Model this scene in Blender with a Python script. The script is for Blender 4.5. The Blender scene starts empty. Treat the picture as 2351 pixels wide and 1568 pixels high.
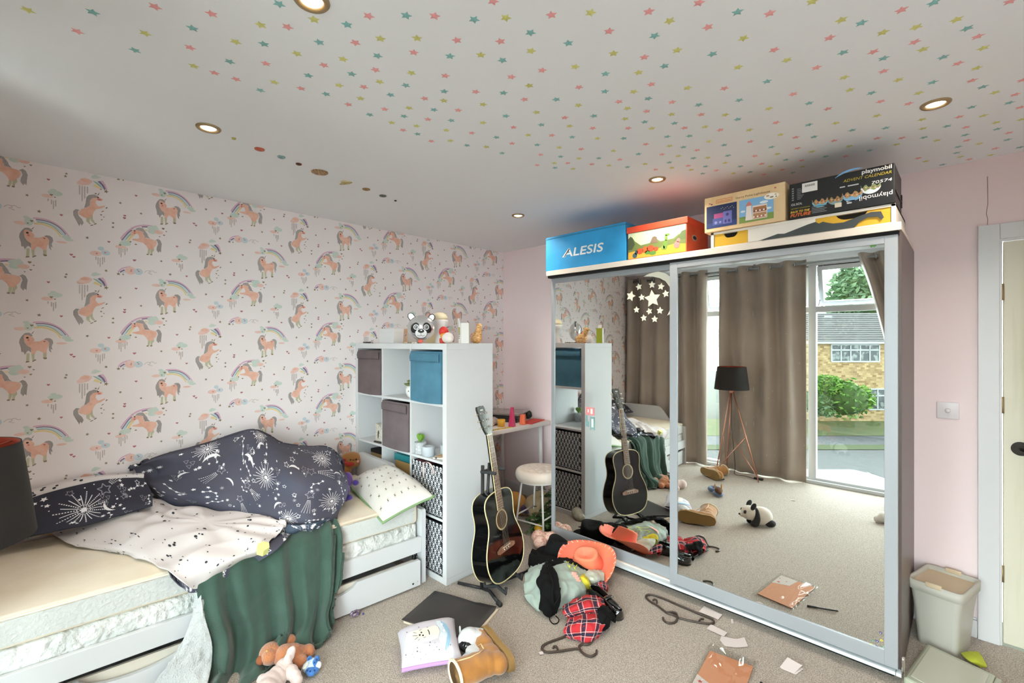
import bpy, bmesh, math, random
from mathutils import Vector, Matrix, noise as mnoise
PI = math.pi
SC = bpy.context.scene
COL = SC.collection
# ------------------------------------------------------------------ camera
FPX, CX, HZ = 1060.0, 1175.5, 786.0
YAW = math.radians(44.6)
CAM = Vector((3.36, 0.0, 1.475))
cd = bpy.data.cameras.new('camera')
cd.sensor_width = 36.0
cd.lens = 36.0 * FPX / 2351.0
cd.shift_y = (HZ - 784.0) / 2351.0
cd.clip_start = 0.02
cd.clip_end = 200
cam = bpy.data.objects.new('camera', cd)
cam.location = CAM
cam.rotation_euler = (PI / 2, 0, YAW)
COL.objects.link(cam)
SC.camera = cam
# ------------------------------------------------------------------ view
SC.view_settings.view_transform = 'Standard'
SC.view_settings.look = 'None'
SC.view_settings.gamma = 1.0
SC.view_settings.use_curve_mapping = False
SC.view_settings.exposure = 0.55
SC.cycles.use_denoising = True
SC.cycles.max_bounces = 14
SC.cycles.diffuse_bounces = 10
SC.cycles.glossy_bounces = 5
SC.cycles.transparent_max_bounces = 12
SC.cycles.sample_clamp_indirect = 6.0
SC.cycles.caustics_reflective = False
SC.cycles.caustics_refractive = False
# ------------------------------------------------------------------ sky
SKY_NEAR, SKY_FAR = 3.5, 22.0        # dull sky over our own roof, bright hazy sky beyond the street
W = bpy.data.worlds.new('overcast_sky')
SC.world = W
W.use_nodes = True
nt = W.node_tree
bg = nt.nodes['Background']
tc = nt.nodes.new('ShaderNodeTexCoord')
sx = nt.nodes.new('ShaderNodeSeparateXYZ')
nt.links.new(tc.outputs['Generated'], sx.inputs[0])
mr = nt.nodes.new('ShaderNodeMapRange')
mr.interpolation_type = 'SMOOTHSTEP'
mr.inputs['From Min'].default_value = 0.15
mr.inputs['From Max'].default_value = -0.75
mr.inputs['To Min'].default_value = SKY_NEAR
mr.inputs['To Max'].default_value = SKY_FAR
nt.links.new(sx.outputs['Y'], mr.inputs['Value'])
bg.inputs[0].default_value = (0.93, 0.97, 1.0, 1)
m2 = nt.nodes.new('ShaderNodeMapRange')
m2.inputs['From Min'].default_value = 0.15
m2.inputs['From Max'].default_value = 0.6
m2.inputs['To Min'].default_value = 1.0
m2.inputs['To Max'].default_value = 0.45
nt.links.new(sx.outputs['Z'], m2.inputs['Value'])
mm = nt.nodes.new('ShaderNodeMath')
mm.operation = 'MULTIPLY'
nt.links.new(mr.outputs[0], mm.inputs[0])
nt.links.new(m2.outputs[0], mm.inputs[1])
nt.links.new(mm.outputs[0], bg.inputs[1])
# ------------------------------------------------------------------ daylight portal over the window opening
pl = bpy.data.lights.new('window_daylight', 'AREA')
pl.shape = 'RECTANGLE'
pl.size = 3.66
pl.size_y = 2.3
pl.cycles.is_portal = True
po = bpy.data.objects.new('window_daylight', pl)
po.location = (2.15, -0.62, 1.16)
po.rotation_euler = (PI / 2, 0, PI)
COL.objects.link(po)
DOWNLIGHT_W = 3.0
WARM = (1.0, 0.88, 0.74)
# ------------------------------------------------------------------ room numbers
RX, YB, YF, HC = 4.6, 3.28, -0.47, 2.385
YD = 2.575           # face of the nearer sliding door
# ------------------------------------------------------------------ picture measurements to room points
FWD = Vector((-math.sin(YAW), math.cos(YAW), 0))
RGT = Vector((math.cos(YAW), math.sin(YAW), 0))
def ray(u, v):
    return FWD + RGT * ((u - CX) / FPX) + Vector((0, 0, (HZ - v) / FPX))
def P(u, v, z=0.0):
    d = ray(u, v)
    return CAM + d * ((z - CAM.z) / d.z)
def PX(u, v, x):
    d = ray(u, v)
    return CAM + d * ((x - CAM.x) / d.x)
def PY(u, v, y):
    d = ray(u, v)
    return CAM + d * ((y - CAM.y) / d.y)
def PM(u, v, z=0.0, ym=YD):      # a point seen in the mirror doors
    p = P(u, v, z)
    return Vector((p.x, 2 * ym - p.y, p.z))
# ------------------------------------------------------------------ materials
def lin(c):
    if isinstance(c, str):
        c = c.lstrip('#')
        c = [int(c[i:i + 2], 16) / 255 for i in (0, 2, 4)]
    return tuple((x / 12.92 if x <= 0.04045 else ((x + 0.055) / 1.055) ** 2.4) for x in c) + (1.0,)
MATS = {}
def mat(name, col, rough=0.6, metal=0.0, bump=None, mix=None, coat=0.0, sheen=0.0, trans=0.0, ior=None, emit=None, spec=None, alpha=None):
    """bump=(scale, strength[, distance]); mix=(colour2, scale, low, high[, stretch]) a noise blend to a second colour"""
    if name in MATS:
        return MATS[name]
    m = bpy.data.materials.new(name)
    m.use_nodes = True
    t = m.node_tree
    b = t.nodes['Principled BSDF']
    b.inputs['Base Color'].default_value = lin(col)
    b.inputs['Roughness'].default_value = rough
    b.inputs['Metallic'].default_value = metal
    if coat:
        b.inputs['Coat Weight'].default_value = coat
        b.inputs['Coat Roughness'].default_value = 0.08
    if sheen:
        b.inputs['Sheen Weight'].default_value = sheen
        b.inputs['Sheen Roughness'].default_value = 0.5
    if trans:
        b.inputs['Transmission Weight'].default_value = trans
    if ior:
        b.inputs['IOR'].default_value = ior
    if spec is not None:
        b.inputs['Specular IOR Level'].default_value = spec
    if alpha is not None:
        b.inputs['Alpha'].default_value = alpha
    if emit:
        b.inputs['Emission Color'].default_value = lin(emit[0])
        b.inputs['Emission Strength'].default_value = emit[1]
    co = None
    if bump or mix:
        co = t.nodes.new('ShaderNodeTexCoord')
    if mix:
        n = t.nodes.new('ShaderNodeTexNoise')
        n.inputs['Scale'].default_value = mix[1]
        n.inputs['Detail'].default_value = 4
        r = t.nodes.new('ShaderNodeValToRGB')
        r.color_ramp.elements[0].position = mix[2]
        r.color_ramp.elements[1].position = mix[3]
        r.color_ramp.elements[0].color = lin(col)
        r.color_ramp.elements[1].color = lin(mix[0])
        if len(mix) > 4:
            mp = t.nodes.new('ShaderNodeMapping')
            mp.inputs['Scale'].default_value = mix[4]
            t.links.new(co.outputs['Object'], mp.inputs[0])
            t.links.new(mp.outputs[0], n.inputs['Vector'])
        else:
            t.links.new(co.outputs['Object'], n.inputs['Vector'])
        t.links.new(n.outputs['Fac'], r.inputs[0])
        t.links.new(r.outputs[0], b.inputs['Base Color'])
    if bump:
        n = t.nodes.new('ShaderNodeTexNoise')
        n.inputs['Scale'].default_value = bump[0]
        n.inputs['Detail'].default_value = 5
        bp = t.nodes.new('ShaderNodeBump')
        bp.inputs['Strength'].default_value = bump[1]
        bp.inputs['Distance'].default_value = bump[2] if len(bump) > 2 else 0.004
        t.links.new(co.outputs['Object'], n.inputs['Vector'])
        t.links.new(n.outputs['Fac'], bp.inputs['Height'])
        t.links.new(bp.outputs[0], b.inputs['Normal'])
    MATS[name] = m
    return m
def pane_mat(name, gloss=0.07, tint='#f4faf8'):
    if name in MATS:
        return MATS[name]
    m = bpy.data.materials.new(name)
    m.use_nodes = True
    t = m.node_tree
    t.nodes.remove(t.nodes['Principled BSDF'])
    out = t.nodes['Material Output']
    a = t.nodes.new('ShaderNodeBsdfTransparent')
    a.inputs[0].default_value = lin(tint)
    g = t.nodes.new('ShaderNodeBsdfGlossy')
    g.inputs['Roughness'].default_value = 0.02
    x = t.nodes.new('ShaderNodeMixShader')
    x.inputs[0].default_value = gloss
    t.links.new(a.outputs[0], x.inputs[1])
    t.links.new(g.outputs[0], x.inputs[2])
    t.links.new(x.outputs[0], out.inputs[0])
    MATS[name] = m
    return m
# ------------------------------------------------------------------ mesh builder
class MB:
    def __init__(s):
        s.v, s.f, s.m, s.s, s.mats = [], [], [], [], []
    def mi(s, m):
        if m not in s.mats:
            s.mats.append(m)
        return s.mats.index(m)
    def add(s, vs, fs, m, smooth=False, M=None):
        o = len(s.v)
        k = s.mi(m)
        for p in vs:
            p = Vector(p)
            s.v.append(M @ p if M is not None else p)
        for f in fs:
            s.f.append([i + o for i in f])
            s.m.append(k)
            s.s.append(smooth)
        return s
    def box(s, lo, hi, m, M=None):
        x0, y0, z0 = lo
        x1, y1, z1 = hi
        vs = [(x0, y0, z0), (x1, y0, z0), (x1, y1, z0), (x0, y1, z0), (x0, y0, z1), (x1, y0, z1), (x1, y1, z1), (x0, y1, z1)]
        return s.add(vs, [(0, 3, 2, 1), (4, 5, 6, 7), (0, 1, 5, 4), (1, 2, 6, 5), (2, 3, 7, 6), (3, 0, 4, 7)], m, False, M)
    def rbox(s, lo, hi, r, m, M=None, seg=3):
        """box with rounded edges"""
        bm = bmesh.new()
        bmesh.ops.create_cube(bm, size=1.0)
        lo, hi = Vector(lo), Vector(hi)
        for v in bm.verts:
            v.co = Vector([lo[i] + (v.co[i] + 0.5) * (hi[i] - lo[i]) for i in range(3)])
        bmesh.ops.bevel(bm, geom=list(bm.edges), offset=min(r, 0.49 * min(hi - lo)), segments=seg, affect='EDGES', profile=0.5)
        return s.bm(bm, m, True, M)
    def bm(s, bm, m, smooth=True, M=None):
        bm.verts.index_update()
        s.add([v.co.copy() for v in bm.verts], [[v.index for v in f.verts] for f in bm.faces], m, smooth, M)
        bm.free()
        return s
    def tube(s, pts, r, m, n=8, M=None, cap=True, closed=False, flat=1.0):
        pts = [Vector(p) for p in pts]
        N = len(pts)
        rs = r if isinstance(r, (list, tuple)) else [r] * N
        vs, fs = [], []
        up = None
        for i, p in enumerate(pts):
            if closed:
                d = pts[(i + 1) % N] - pts[i - 1]
            else:
                d = pts[min(i + 1, N - 1)] - pts[max(i - 1, 0)]
            if d.length < 1e-9:
                d = Vector((0, 0, 1))
            d.normalize()
            if up is None:
                up = Vector((0, 0, 1)) if abs(d.z) < 0.9 else Vector((1, 0, 0))
            a = d.cross(up)
            if a.length < 1e-6:
                a = d.cross(Vector((0, 1, 0)))
            a.normalize()
            b = a.cross(d).normalized()
            up = b
            for k in range(n):
                t = 2 * PI * k / n
                vs.append(p + (a * math.cos(t) + b * math.sin(t) * flat) * rs[i])
        for i in range(N if closed else N - 1):
            for k in range(n):
                j = (i + 1) % N
                fs.append((i * n + k, i * n + (k + 1) % n, j * n + (k + 1) % n, j * n + k))
        if cap and not closed:
            fs.append(tuple(range(n - 1, -1, -1)))
            fs.append(tuple(range((N - 1) * n, N * n)))
        return s.add(vs, fs, m, True, M)
    def lathe(s, prof, m, n=24, M=None, smooth=True, cap=True):
        vs, fs = [], []
        for (r, z) in prof:
            for k in range(n):
                t = 2 * PI * k / n
                vs.append((r * math.cos(t), r * math.sin(t), z))
        for i in range(len(prof) - 1):
            for k in range(n):
                fs.append((i * n + k, i * n + (k + 1) % n, (i + 1) * n + (k + 1) % n, (i + 1) * n + k))
        if cap:
            if prof[0][0] > 1e-5:
                fs.append(tuple(range(n - 1, -1, -1)))
            if prof[-1][0] > 1e-5:
                fs.append(tuple(range((len(prof) - 1) * n, len(prof) * n)))
        return s.add(vs, fs, m, smooth, M)
    def ell(s, c, r, m, M=None, n=20, k=12, R=None):
        c = Vector(c)
        r = (r, r, r) if isinstance(r, (int, float)) else r
        vs, fs = [], []
        for i in range(k + 1):
            ph = PI * i / k
            for j in range(n):
                th = 2 * PI * j / n
                q = Vector((r[0] * math.sin(ph) * math.cos(th), r[1] * math.sin(ph) * math.sin(th), r[2] * math.cos(ph)))
                if R is not None:
                    q = R @ q
                vs.append(c + q)
        for i in range(k):
            for j in range(n):
                a, b = i * n + j, i * n + (j + 1) % n
                fs.append((a, a + n, b + n, b))
        return s.add(vs, fs, m, True, M)
    def poly(s, pts, m, M=None):
        return s.add(pts, [tuple(range(len(pts)))], m, False, M)
    def prism(s, pts, z0, z1, m, M=None, smooth=False):
        """2-D outline extruded between z0 and z1 (outline counter-clockwise)"""
        n = len(pts)
        vs = [(p[0], p[1], z0) for p in pts] + [(p[0], p[1], z1) for p in pts]
        fs = [tuple(range(n - 1, -1, -1)), tuple(range(n, 2 * n))]
        s.add(vs, fs, m, False, M)
        fs = [(i, (i + 1) % n, n + (i + 1) % n, n + i) for i in range(n)]
        return s.add(vs, fs, m, smooth, M)
    def grid(s, pts, m, smooth=True, M=None, closed=False):
        R, C = len(pts), len(pts[0])
        vs = [p for row in pts for p in row]
        fs = []
        for i in range(R - 1):
            for j in range(C if closed else C - 1):
                a, b = i * C + j, i * C + (j + 1) % C
                fs.append((a, b, b + C, a + C))
        return s.add(vs, fs, m, smooth, M)
    def build(s, name, parent=None, world=False, bevel=0, solid=0, remesh=0, sub=0, smoothit=0, pivot=None, soff=-1.0):
        me = bpy.data.meshes.new(name)
        off = Vector((0, 0, 0))
        if parent is not None and world:
            off = parent.matrix_basis.translation.copy()
        if parent is None:
            if pivot is not None:
                off = Vector(pivot)
            else:
                xs = [v.x for v in s.v]; ys = [v.y for v in s.v]; zs = [v.z for v in s.v]
                off = Vector(((min(xs) + max(xs)) / 2, (min(ys) + max(ys)) / 2, min(zs)))
        me.from_pydata([tuple(v - off) for v in s.v], [], s.f)
        for m in s.mats:
            me.materials.append(m)
        me.polygons.foreach_set('material_index', s.m)
        me.polygons.foreach_set('use_smooth', s.s)
        me.update()
        o = bpy.data.objects.new(name, me)
        COL.objects.link(o)
        if parent is not None:
            o.parent = parent
        else:
            o.location = off
        if remesh:
            md = o.modifiers.new('remesh', 'REMESH')
            md.mode = 'VOXEL'
            md.voxel_size = remesh
            md.use_smooth_shade = True
        if smoothit:
            md = o.modifiers.new('smooth', 'SMOOTH')
            md.factor = 0.5
            md.iterations = smoothit
        if solid:
            md = o.modifiers.new('thickness', 'SOLIDIFY')
            md.thickness = solid
            md.offset = soff
        if bevel:
            md = o.modifiers.new('bevel', 'BEVEL')
            md.width = bevel
            md.segments = 2
            md.limit_method = 'ANGLE'
            md.angle_limit = math.radians(40)
        if sub:
            md = o.modifiers.new('sub', 'SUBSURF')
            md.levels = sub
            md.render_levels = sub
        return o
def thing(name, label, cat, loc=(0, 0, 0), rotz=0.0, group=None):
    o = bpy.data.objects.new(name, None)
    o.empty_display_size = 0.05
    COL.objects.link(o)
    o.location = loc
    o.rotation_euler = (0, 0, rotz)
    tag(o, label, cat, group)
    return o
def tag(o, label, cat, group=None):
    o['label'] = label
    o['category'] = cat
    if group:
        o['group'] = group
    return o
def struct(o):
    o['kind'] = 'structure'
    return o
def dup(root, loc=None, rotz=None, label=None):
    r = root.copy()
    COL.objects.link(r)
    if loc is not None:
        r.location = loc
    if rotz is not None:
        r.rotation_euler = (0, 0, rotz)
    if label:
        r['label'] = label
    for ch in list(root.children):
        c = ch.copy()
        COL.objects.link(c)
        c.parent = r
        for g in ch.children:
            d = g.copy()
            COL.objects.link(d)
            d.parent = c
    return r
def TR(x=0, y=0, z=0, rx=0, ry=0, rz=0, s=1.0):
    return Matrix.Translation((x, y, z)) @ Matrix.Rotation(rz, 4, 'Z') @ Matrix.Rotation(ry, 4, 'Y') @ Matrix.Rotation(rx, 4, 'X') @ Matrix.Scale(s, 4)
def frame(o, ex, ey):
    """matrix taking (x, y, z) to o + x ex + y ey + z (ex cross ey)"""
    ex, ey = Vector(ex).normalized(), Vector(ey).normalized()
    ez = ex.cross(ey)
    M = Matrix.Identity(4)
    for i in range(3):
        M[i][0], M[i][1], M[i][2], M[i][3] = ex[i], ey[i], ez[i], o[i]
    return M
def circ(cx, cy, r, n=20, ry=None, a0=0.0, a1=2 * PI):
    ry = r if ry is None else ry
    full = abs(a1 - a0 - 2 * PI) < 1e-6
    k = n if full else n + 1
    return [(cx + r * math.cos(a0 + (a1 - a0) * i / n), cy + ry * math.sin(a0 + (a1 - a0) * i / n)) for i in range(k)]
def star2(cx, cy, r, inner=0.45, rot=0.0, n=5):
    out = []
    for i in range(2 * n):
        rr = r if i % 2 == 0 else r * inner
        a = PI / 2 + rot + PI * i / n
        out.append((cx + rr * math.cos(a), cy + rr * math.sin(a)))
    return out
def heart2(cx, cy, s):
    out = []
    for i in range(20):
        t = 2 * PI * i / 20
        out.append((cx + s * 16 * math.sin(t) ** 3 / 16, cy + s * (13 * math.cos(t) - 5 * math.cos(2 * t) - 2 * math.cos(3 * t) - math.cos(4 * t)) / 16))
    return out[::-1]
def P3(pts, z=0.0):
    return [(p[0], p[1], z) for p in pts]
TXT = {}
def text2(body, size):
    """flat mesh of a line of writing: (vertices, faces, width)"""
    key = body
    if key not in TXT:
        c = bpy.data.curves.new('t', 'FONT')
        c.body = body
        c.size = 1.0
        c.resolution_u = 3
        o = bpy.data.objects.new('t', c)
        COL.objects.link(o)
        dg = bpy.context.evaluated_depsgraph_get()
        me = o.evaluated_get(dg).to_mesh()
        vs = [v.co.copy() for v in me.vertices]
        fs = [list(p.vertices) for p in me.polygons]
        o.evaluated_get(dg).to_mesh_clear()
        bpy.data.objects.remove(o)
        bpy.data.curves.remove(c)
        TXT[key] = (vs, fs)
    vs, fs = TXT[key]
    x0 = min(v.x for v in vs); x1 = max(v.x for v in vs)
    return [((v.x - x0) * size, v.y * size, 0.0) for v in vs], fs, (x1 - x0) * size
def write(mb, body, size, m, M, width=None, shear=0.0, bold=0.0):
    vs, fs, w = text2(body, size)
    k = (width / w) if width else 1.0
    vs = [(v[0] * k + shear * v[1], v[1], 0.0) for v in vs]
    mb.add(vs, fs, m, False, M)
    if bold:
        for dx, dy in ((bold, 0), (-bold, 0), (0, bold), (0, -bold)):
            mb.add([(v[0] + dx, v[1] + dy, -0.00005) for v in vs], fs, m, False, M)
# ------------------------------------------------------------------ cloth patches
def cr1(p0, p1, p2, p3, t):
    return 0.5 * ((2 * p1) + (p2 - p0) * t + (2 * p0 - 5 * p1 + 4 * p2 - p3) * t * t + (3 * p1 - p0 - 3 * p2 + p3) * t ** 3)
def spline(pts, n):
    pts = [Vector(p) for p in pts]
    out = []
    N = len(pts)
    for i in range(n + 1):
        x = (N - 1) * i / n
        k = min(int(x), N - 2)
        t = x - k
        p0 = pts[k - 1] if k > 0 else pts[0] * 2 - pts[1]
        p3 = pts[k + 2] if k + 2 < N else pts[N - 1] * 2 - pts[N - 2]
        out.append(cr1(p0, pts[k], pts[k + 1], p3, t))
    return out
class Patch:
    """smooth surface through a grid of control points, with creases"""
    def __init__(s, ctrl, nu=60, nv=40, wr=0.0, wscale=8.0, seed=0, fold=None, pin=0.0):
        rows = [spline(r, nu) for r in ctrl]
        cols = [spline([r[j] for r in rows], nv) for j in range(nu + 1)]
        g = [[cols[j][i] for j in range(nu + 1)] for i in range(nv + 1)]
        s.nu, s.nv = nu, nv
        s.g = g
        if wr or fold:
            nn = [[s.nrm(i, j) for j in range(nu + 1)] for i in range(nv + 1)]
            off = Vector((seed * 7.3, seed * 3.1, seed * 1.7))
            h = [[None] * (nu + 1) for _ in range(nv + 1)]
            for i in range(nv + 1):
                for j in range(nu + 1):
                    p = g[i][j]
                    d = 0.0
                    if wr:
                        q = p * wscale + off
                        a = mnoise.noise(q)
                        b = mnoise.noise(q * 2.3 + Vector((5, 1, 2)))
                        d += wr * ((1 - abs(a) * 2.2) * 0.8 + 0.35 * b)
                    if fold:
                        d += fold(j / nu, i / nv)
                    if pin:
                        e = min(i, nv - i) / nv
                        d *= min(1.0, e / pin)
                    h[i][j] = p + nn[i][j] * d
            s.g = h
        s.L = sum((s.g[nv // 2][j + 1] - s.g[nv // 2][j]).length for j in range(nu))
        s.Hh = sum((s.g[i + 1][nu // 2] - s.g[i][nu // 2]).length for i in range(nv))
    def nrm(s, i, j):
        a = s.g[i][min(j + 1, s.nu)] - s.g[i][max(j - 1, 0)]
        b = s.g[min(i + 1, s.nv)][j] - s.g[max(i - 1, 0)][j]
        n = a.cross(b)
        if n.length < 1e-12:
            return Vector((0, 0, 1))
        n.normalize()
        if n.dot(CAM - s.g[i][j]) < 0:
            n = -n
        return n
    def at(s, a, b, off=0.0):
        a = min(max(a, 0.0), 0.9999); b = min(max(b, 0.0), 0.9999)
        x, y = a * s.nu, b * s.nv
        j, i = int(x), int(y)
        fx, fy = x - j, y - i
        p = (s.g[i][j] * (1 - fx) + s.g[i][j + 1] * fx) * (1 - fy) + (s.g[i + 1][j] * (1 - fx) + s.g[i + 1][j + 1] * fx) * fy
        if off:
            n = (s.nrm(i, j) * (1 - fx) + s.nrm(i, j + 1) * fx) * (1 - fy) + (s.nrm(i + 1, j) * (1 - fx) + s.nrm(i + 1, j + 1) * fx) * fy
            p = p + n.normalized() * off
        return p
    def mesh(s, mb, m, th=0.0):
        """the cloth face towards the room, with a back face th behind it and a closed rim"""
        mb.grid(s.g, m)
        if th:
            bk = [[s.g[i][j] - s.nrm(i, j) * th for j in range(s.nu + 1)] for i in range(s.nv + 1)]
            mb.grid(bk[::-1], m)
            for a, b in ((s.g[0], bk[0]), (s.g[-1], bk[-1]), ([r[0] for r in s.g], [r[0] for r in bk]), ([r[-1] for r in s.g], [r[-1] for r in bk])):
                mb.grid([a, b], m)
        return s
    def ok(s, x, y, mrg=0.0):
        return mrg < x < s.L - mrg and mrg < y < s.Hh - mrg
    def stamp(s, mb, pts, m, off=0.0016):
        """flat print outline given in metres along the cloth: fan of small faces"""
        cx = sum(p[0] for p in pts) / len(pts); cy = sum(p[1] for p in pts) / len(pts)
        q = [s.at(p[0] / s.L, p[1] / s.Hh, off) for p in pts]
        c = s.at(cx / s.L, cy / s.Hh, off)
        n = len(q)
        mb.add(q + [c], [(k, (k + 1) % n, n) for k in range(n)], m)
    def strip(s, mb, A, B, m, off=0.0016):
        """print between two polylines"""
        a = [s.at(p[0] / s.L, p[1] / s.Hh, off) for p in A]
        b = [s.at(p[0] / s.L, p[1] / s.Hh, off) for p in B]
        n = len(a)
        mb.add(a + b, [(k, k + 1, n + k + 1, n + k) for k in range(n - 1)], m)
    def line(s, mb, p, q, w, m, n=3, off=0.0016):
        p, q = Vector(p).to_2d() if len(p) > 2 else Vector(p), Vector(q).to_2d() if len(q) > 2 else Vector(q)
        d = q - p
        if d.length < 1e-6:
            return
        t = Vector((-d.y, d.x)).normalized() * w / 2
        s.strip(mb, [p + d * (k / n) + t for k in range(n + 1)], [p + d * (k / n) - t for k in range(n + 1)], m, off)
rnd = random.Random(7)
# ================================================================== room shell
M_CARPET = mat('carpet', '#dacfc2', 0.95, bump=(300, 1.0, 0.008), mix=('#9c8e80', 210, 0.36, 0.62), sheen=0.2)
M_CEIL = mat('ceiling_paint', '#eff2f6', 0.9, bump=(60, 0.05))
M_PINK = mat('pink_paint', '#ebd9da', 0.75, bump=(90, 0.06))
M_PAPER = mat('wallpaper_base', '#efe8e8', 0.7, bump=(300, 0.05))
M_WHITE = mat('white_gloss', '#d0d1d3', 0.35)
M_UPVC = mat('white_upvc', '#c6cacd', 0.3)
M_CREAM = mat('door_cream', '#d6d3c0', 0.5, mix=('#c2bfa6', 3.0, 0.5, 0.8, (6, 1, 0.4)))
M_BLACK = mat('black_plastic', '#1a1a1b', 0.4)
M_DARK = mat('dark_gap', '#0b0a0a', 0.8)
# carpet: gently tufted sheet
b = MB(); b.box((0, YF - 0.1, -0.12), (RX, YB, 0.0), M_CARPET)
struct(b.build('floor'))
b = MB(); b.box((-0.12, YF - 0.15, HC), (RX + 0.12, YB + 0.12, HC + 0.1), M_CEIL)
struct(b.build('ceiling'))
b = MB(); b.box((-0.12, YF - 0.1, 0), (0, YB, HC), M_PAPER)
wall_b = b
DX0, DX1, DTOP = 3.485, 4.245, 1.965
b = MB()
b.box((-0.12, YB, 0), (DX0 - 0.015, YB + 0.12, HC), M_PINK)
b.box((DX1 + 0.015, YB, 0), (RX + 0.12, YB + 0.12, HC), M_PINK)
b.box((DX0 - 0.015, YB, DTOP + 0.015), (DX1 + 0.015, YB + 0.12, HC), M_PINK)
wall_back = struct(b.build('wall_back'))
b = MB()
pts = [PY(2267, v, YB - 0.0006) for v in (405, 440, 468, 490, 503, 518)]
pts = [p + Vector((d, 0, 0)) for p, d in zip(pts, (0, 0.001, 0.0015, -0.004, 0.001, 0.0))]
for p, q in zip(pts[:-1], pts[1:]):
    b.poly([p + Vector((-0.0012, 0, 0)), q + Vector((-0.0012, 0, 0)), q + Vector((0.0012, 0, 0)), p + Vector((0.0012, 0, 0))], mat('crack', '#7d6a6a', 0.9))
o = b.build('wall_crack', wall_back, world=True); o.location = Vector((0, 0, 0)) ; o['label'] = 'thin dark crack above the door frame'
b = MB(); b.box((RX, YF - 0.1, 0), (RX + 0.12, YB, HC), M_PINK)
struct(b.build('wall_right'))
OX0, OX1, OZ = 0.32, 4.0, 2.33
b = MB()
b.box((0, YF - 0.15, 0), (OX0, YF, HC), M_PINK)
b.box((OX1, YF - 0.15, 0), (RX, YF, HC), M_PINK)
b.box((OX0, YF - 0.15, OZ), (OX1, YF, HC), M_CEIL)
b.box((OX0, YF - 0.15, -0.12), (OX1, YF - 0.1, 0.0), M_CEIL)
struct(b.build('wall_front'))
b = MB()
for x0, x1 in ((0.0, DX0 - 0.09), (DX1 + 0.09, RX)):
    b.box((x0, YB - 0.016, 0), (x1, YB, 0.088), M_WHITE)
    b.box((x0, YB - 0.010, 0.088), (x1, YB, 0.098), M_WHITE)
struct(b.build('baseboard_back', bevel=0.002))
b = MB(); b.box((0, -0.4, 0), (0.016, YB - 0.016, 0.095), M_WHITE)
struct(b.build('baseboard_left', bevel=0.003))
# ------------------------------------------------------------------ door
b = MB()
for x0, x1 in ((DX0 - 0.088, DX0 - 0.012), (DX1 + 0.012, DX1 + 0.088)):
    b.box((x0, YB - 0.02, 0), (x1, YB, DTOP + 0.088), M_WHITE)
b.box((DX0 - 0.012, YB - 0.02, DTOP + 0.012), (DX1 + 0.012, YB, DTOP + 0.088), M_WHITE)
for x0, x1 in ((DX0 - 0.015, DX0 - 0.004), (DX1 + 0.004, DX1 + 0.015)):
    b.box((x0, YB - 0.012, 0), (x1, YB + 0.1, DTOP + 0.01), M_WHITE)
b.box((DX0 - 0.015, YB - 0.012, DTOP + 0.004), (DX1 + 0.015, YB + 0.1, DTOP + 0.015), M_WHITE)
struct(b.build('trim_1', bevel=0.003))
b = MB(); b.box((DX0, YB + 0.002, 0.012), (DX1, YB + 0.04, DTOP), M_CREAM)
door = b.build('door_1', bevel=0.002); struct(door)
b = MB()
hp = PY(2338, 1030, YB)
Mh = frame(Vector((hp.x + 0.008, YB + 0.002, hp.z)), (1, 0, 0), (0, 0, 1))
M_BRONZE = mat('dark_bronze', '#2a2622', 0.3, metal=0.8)
b.prism(circ(0, 0, 0.033, 28), 0, 0.006, M_BRONZE, Mh)
b.prism(circ(0, 0, 0.024, 24), 0.006, 0.012, M_BRONZE, Mh)
b.tube([Mh @ Vector((0, 0, 0.008)), Mh @ Vector((0, 0, 0.045)), Mh @ Vector((0.012, 0, 0.055)), Mh @ Vector((0.09, 0.0, 0.055))], 0.007, M_BRONZE, 10)
h = b.build('door_handle', door, world=True)
M_BRASS = mat('old_brass', '#a08a62', 0.45, metal=0.7)
for zc in (1.72, 1.17, 0.35):
    b = MB(); b.tube([(DX0 - 0.003, YB - 0.006, zc - 0.04), (DX0 - 0.003, YB - 0.006, zc + 0.04)], 0.006, M_BRASS, 10)
    b.build('hinge', door, world=True)
# ------------------------------------------------------------------ dimmer switch
sp = PY(2176, 942, YB)
t = thing('dimmer_switch', 'white dimmer switch plate on the pink wall beside the door frame', 'light switch', (sp.x, YB, sp.z - 0.043))
b = MB(); b.rbox((-0.043, -0.009, 0), (0.043, 0, 0.086), 0.003, mat('switch_plate', '#d9d3d6', 0.35)); b.build('plate', t)
b = MB(); b.lathe([(0.011, 0), (0.011, 0.010), (0.009, 0.013), (0, 0.013)], mat('switch_knob', '#dcd8da', 0.3), 20, frame(Vector((0, -0.009, 0.043)), (1, 0, 0), (0, 0, 1))); b.build('knob', t)
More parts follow.
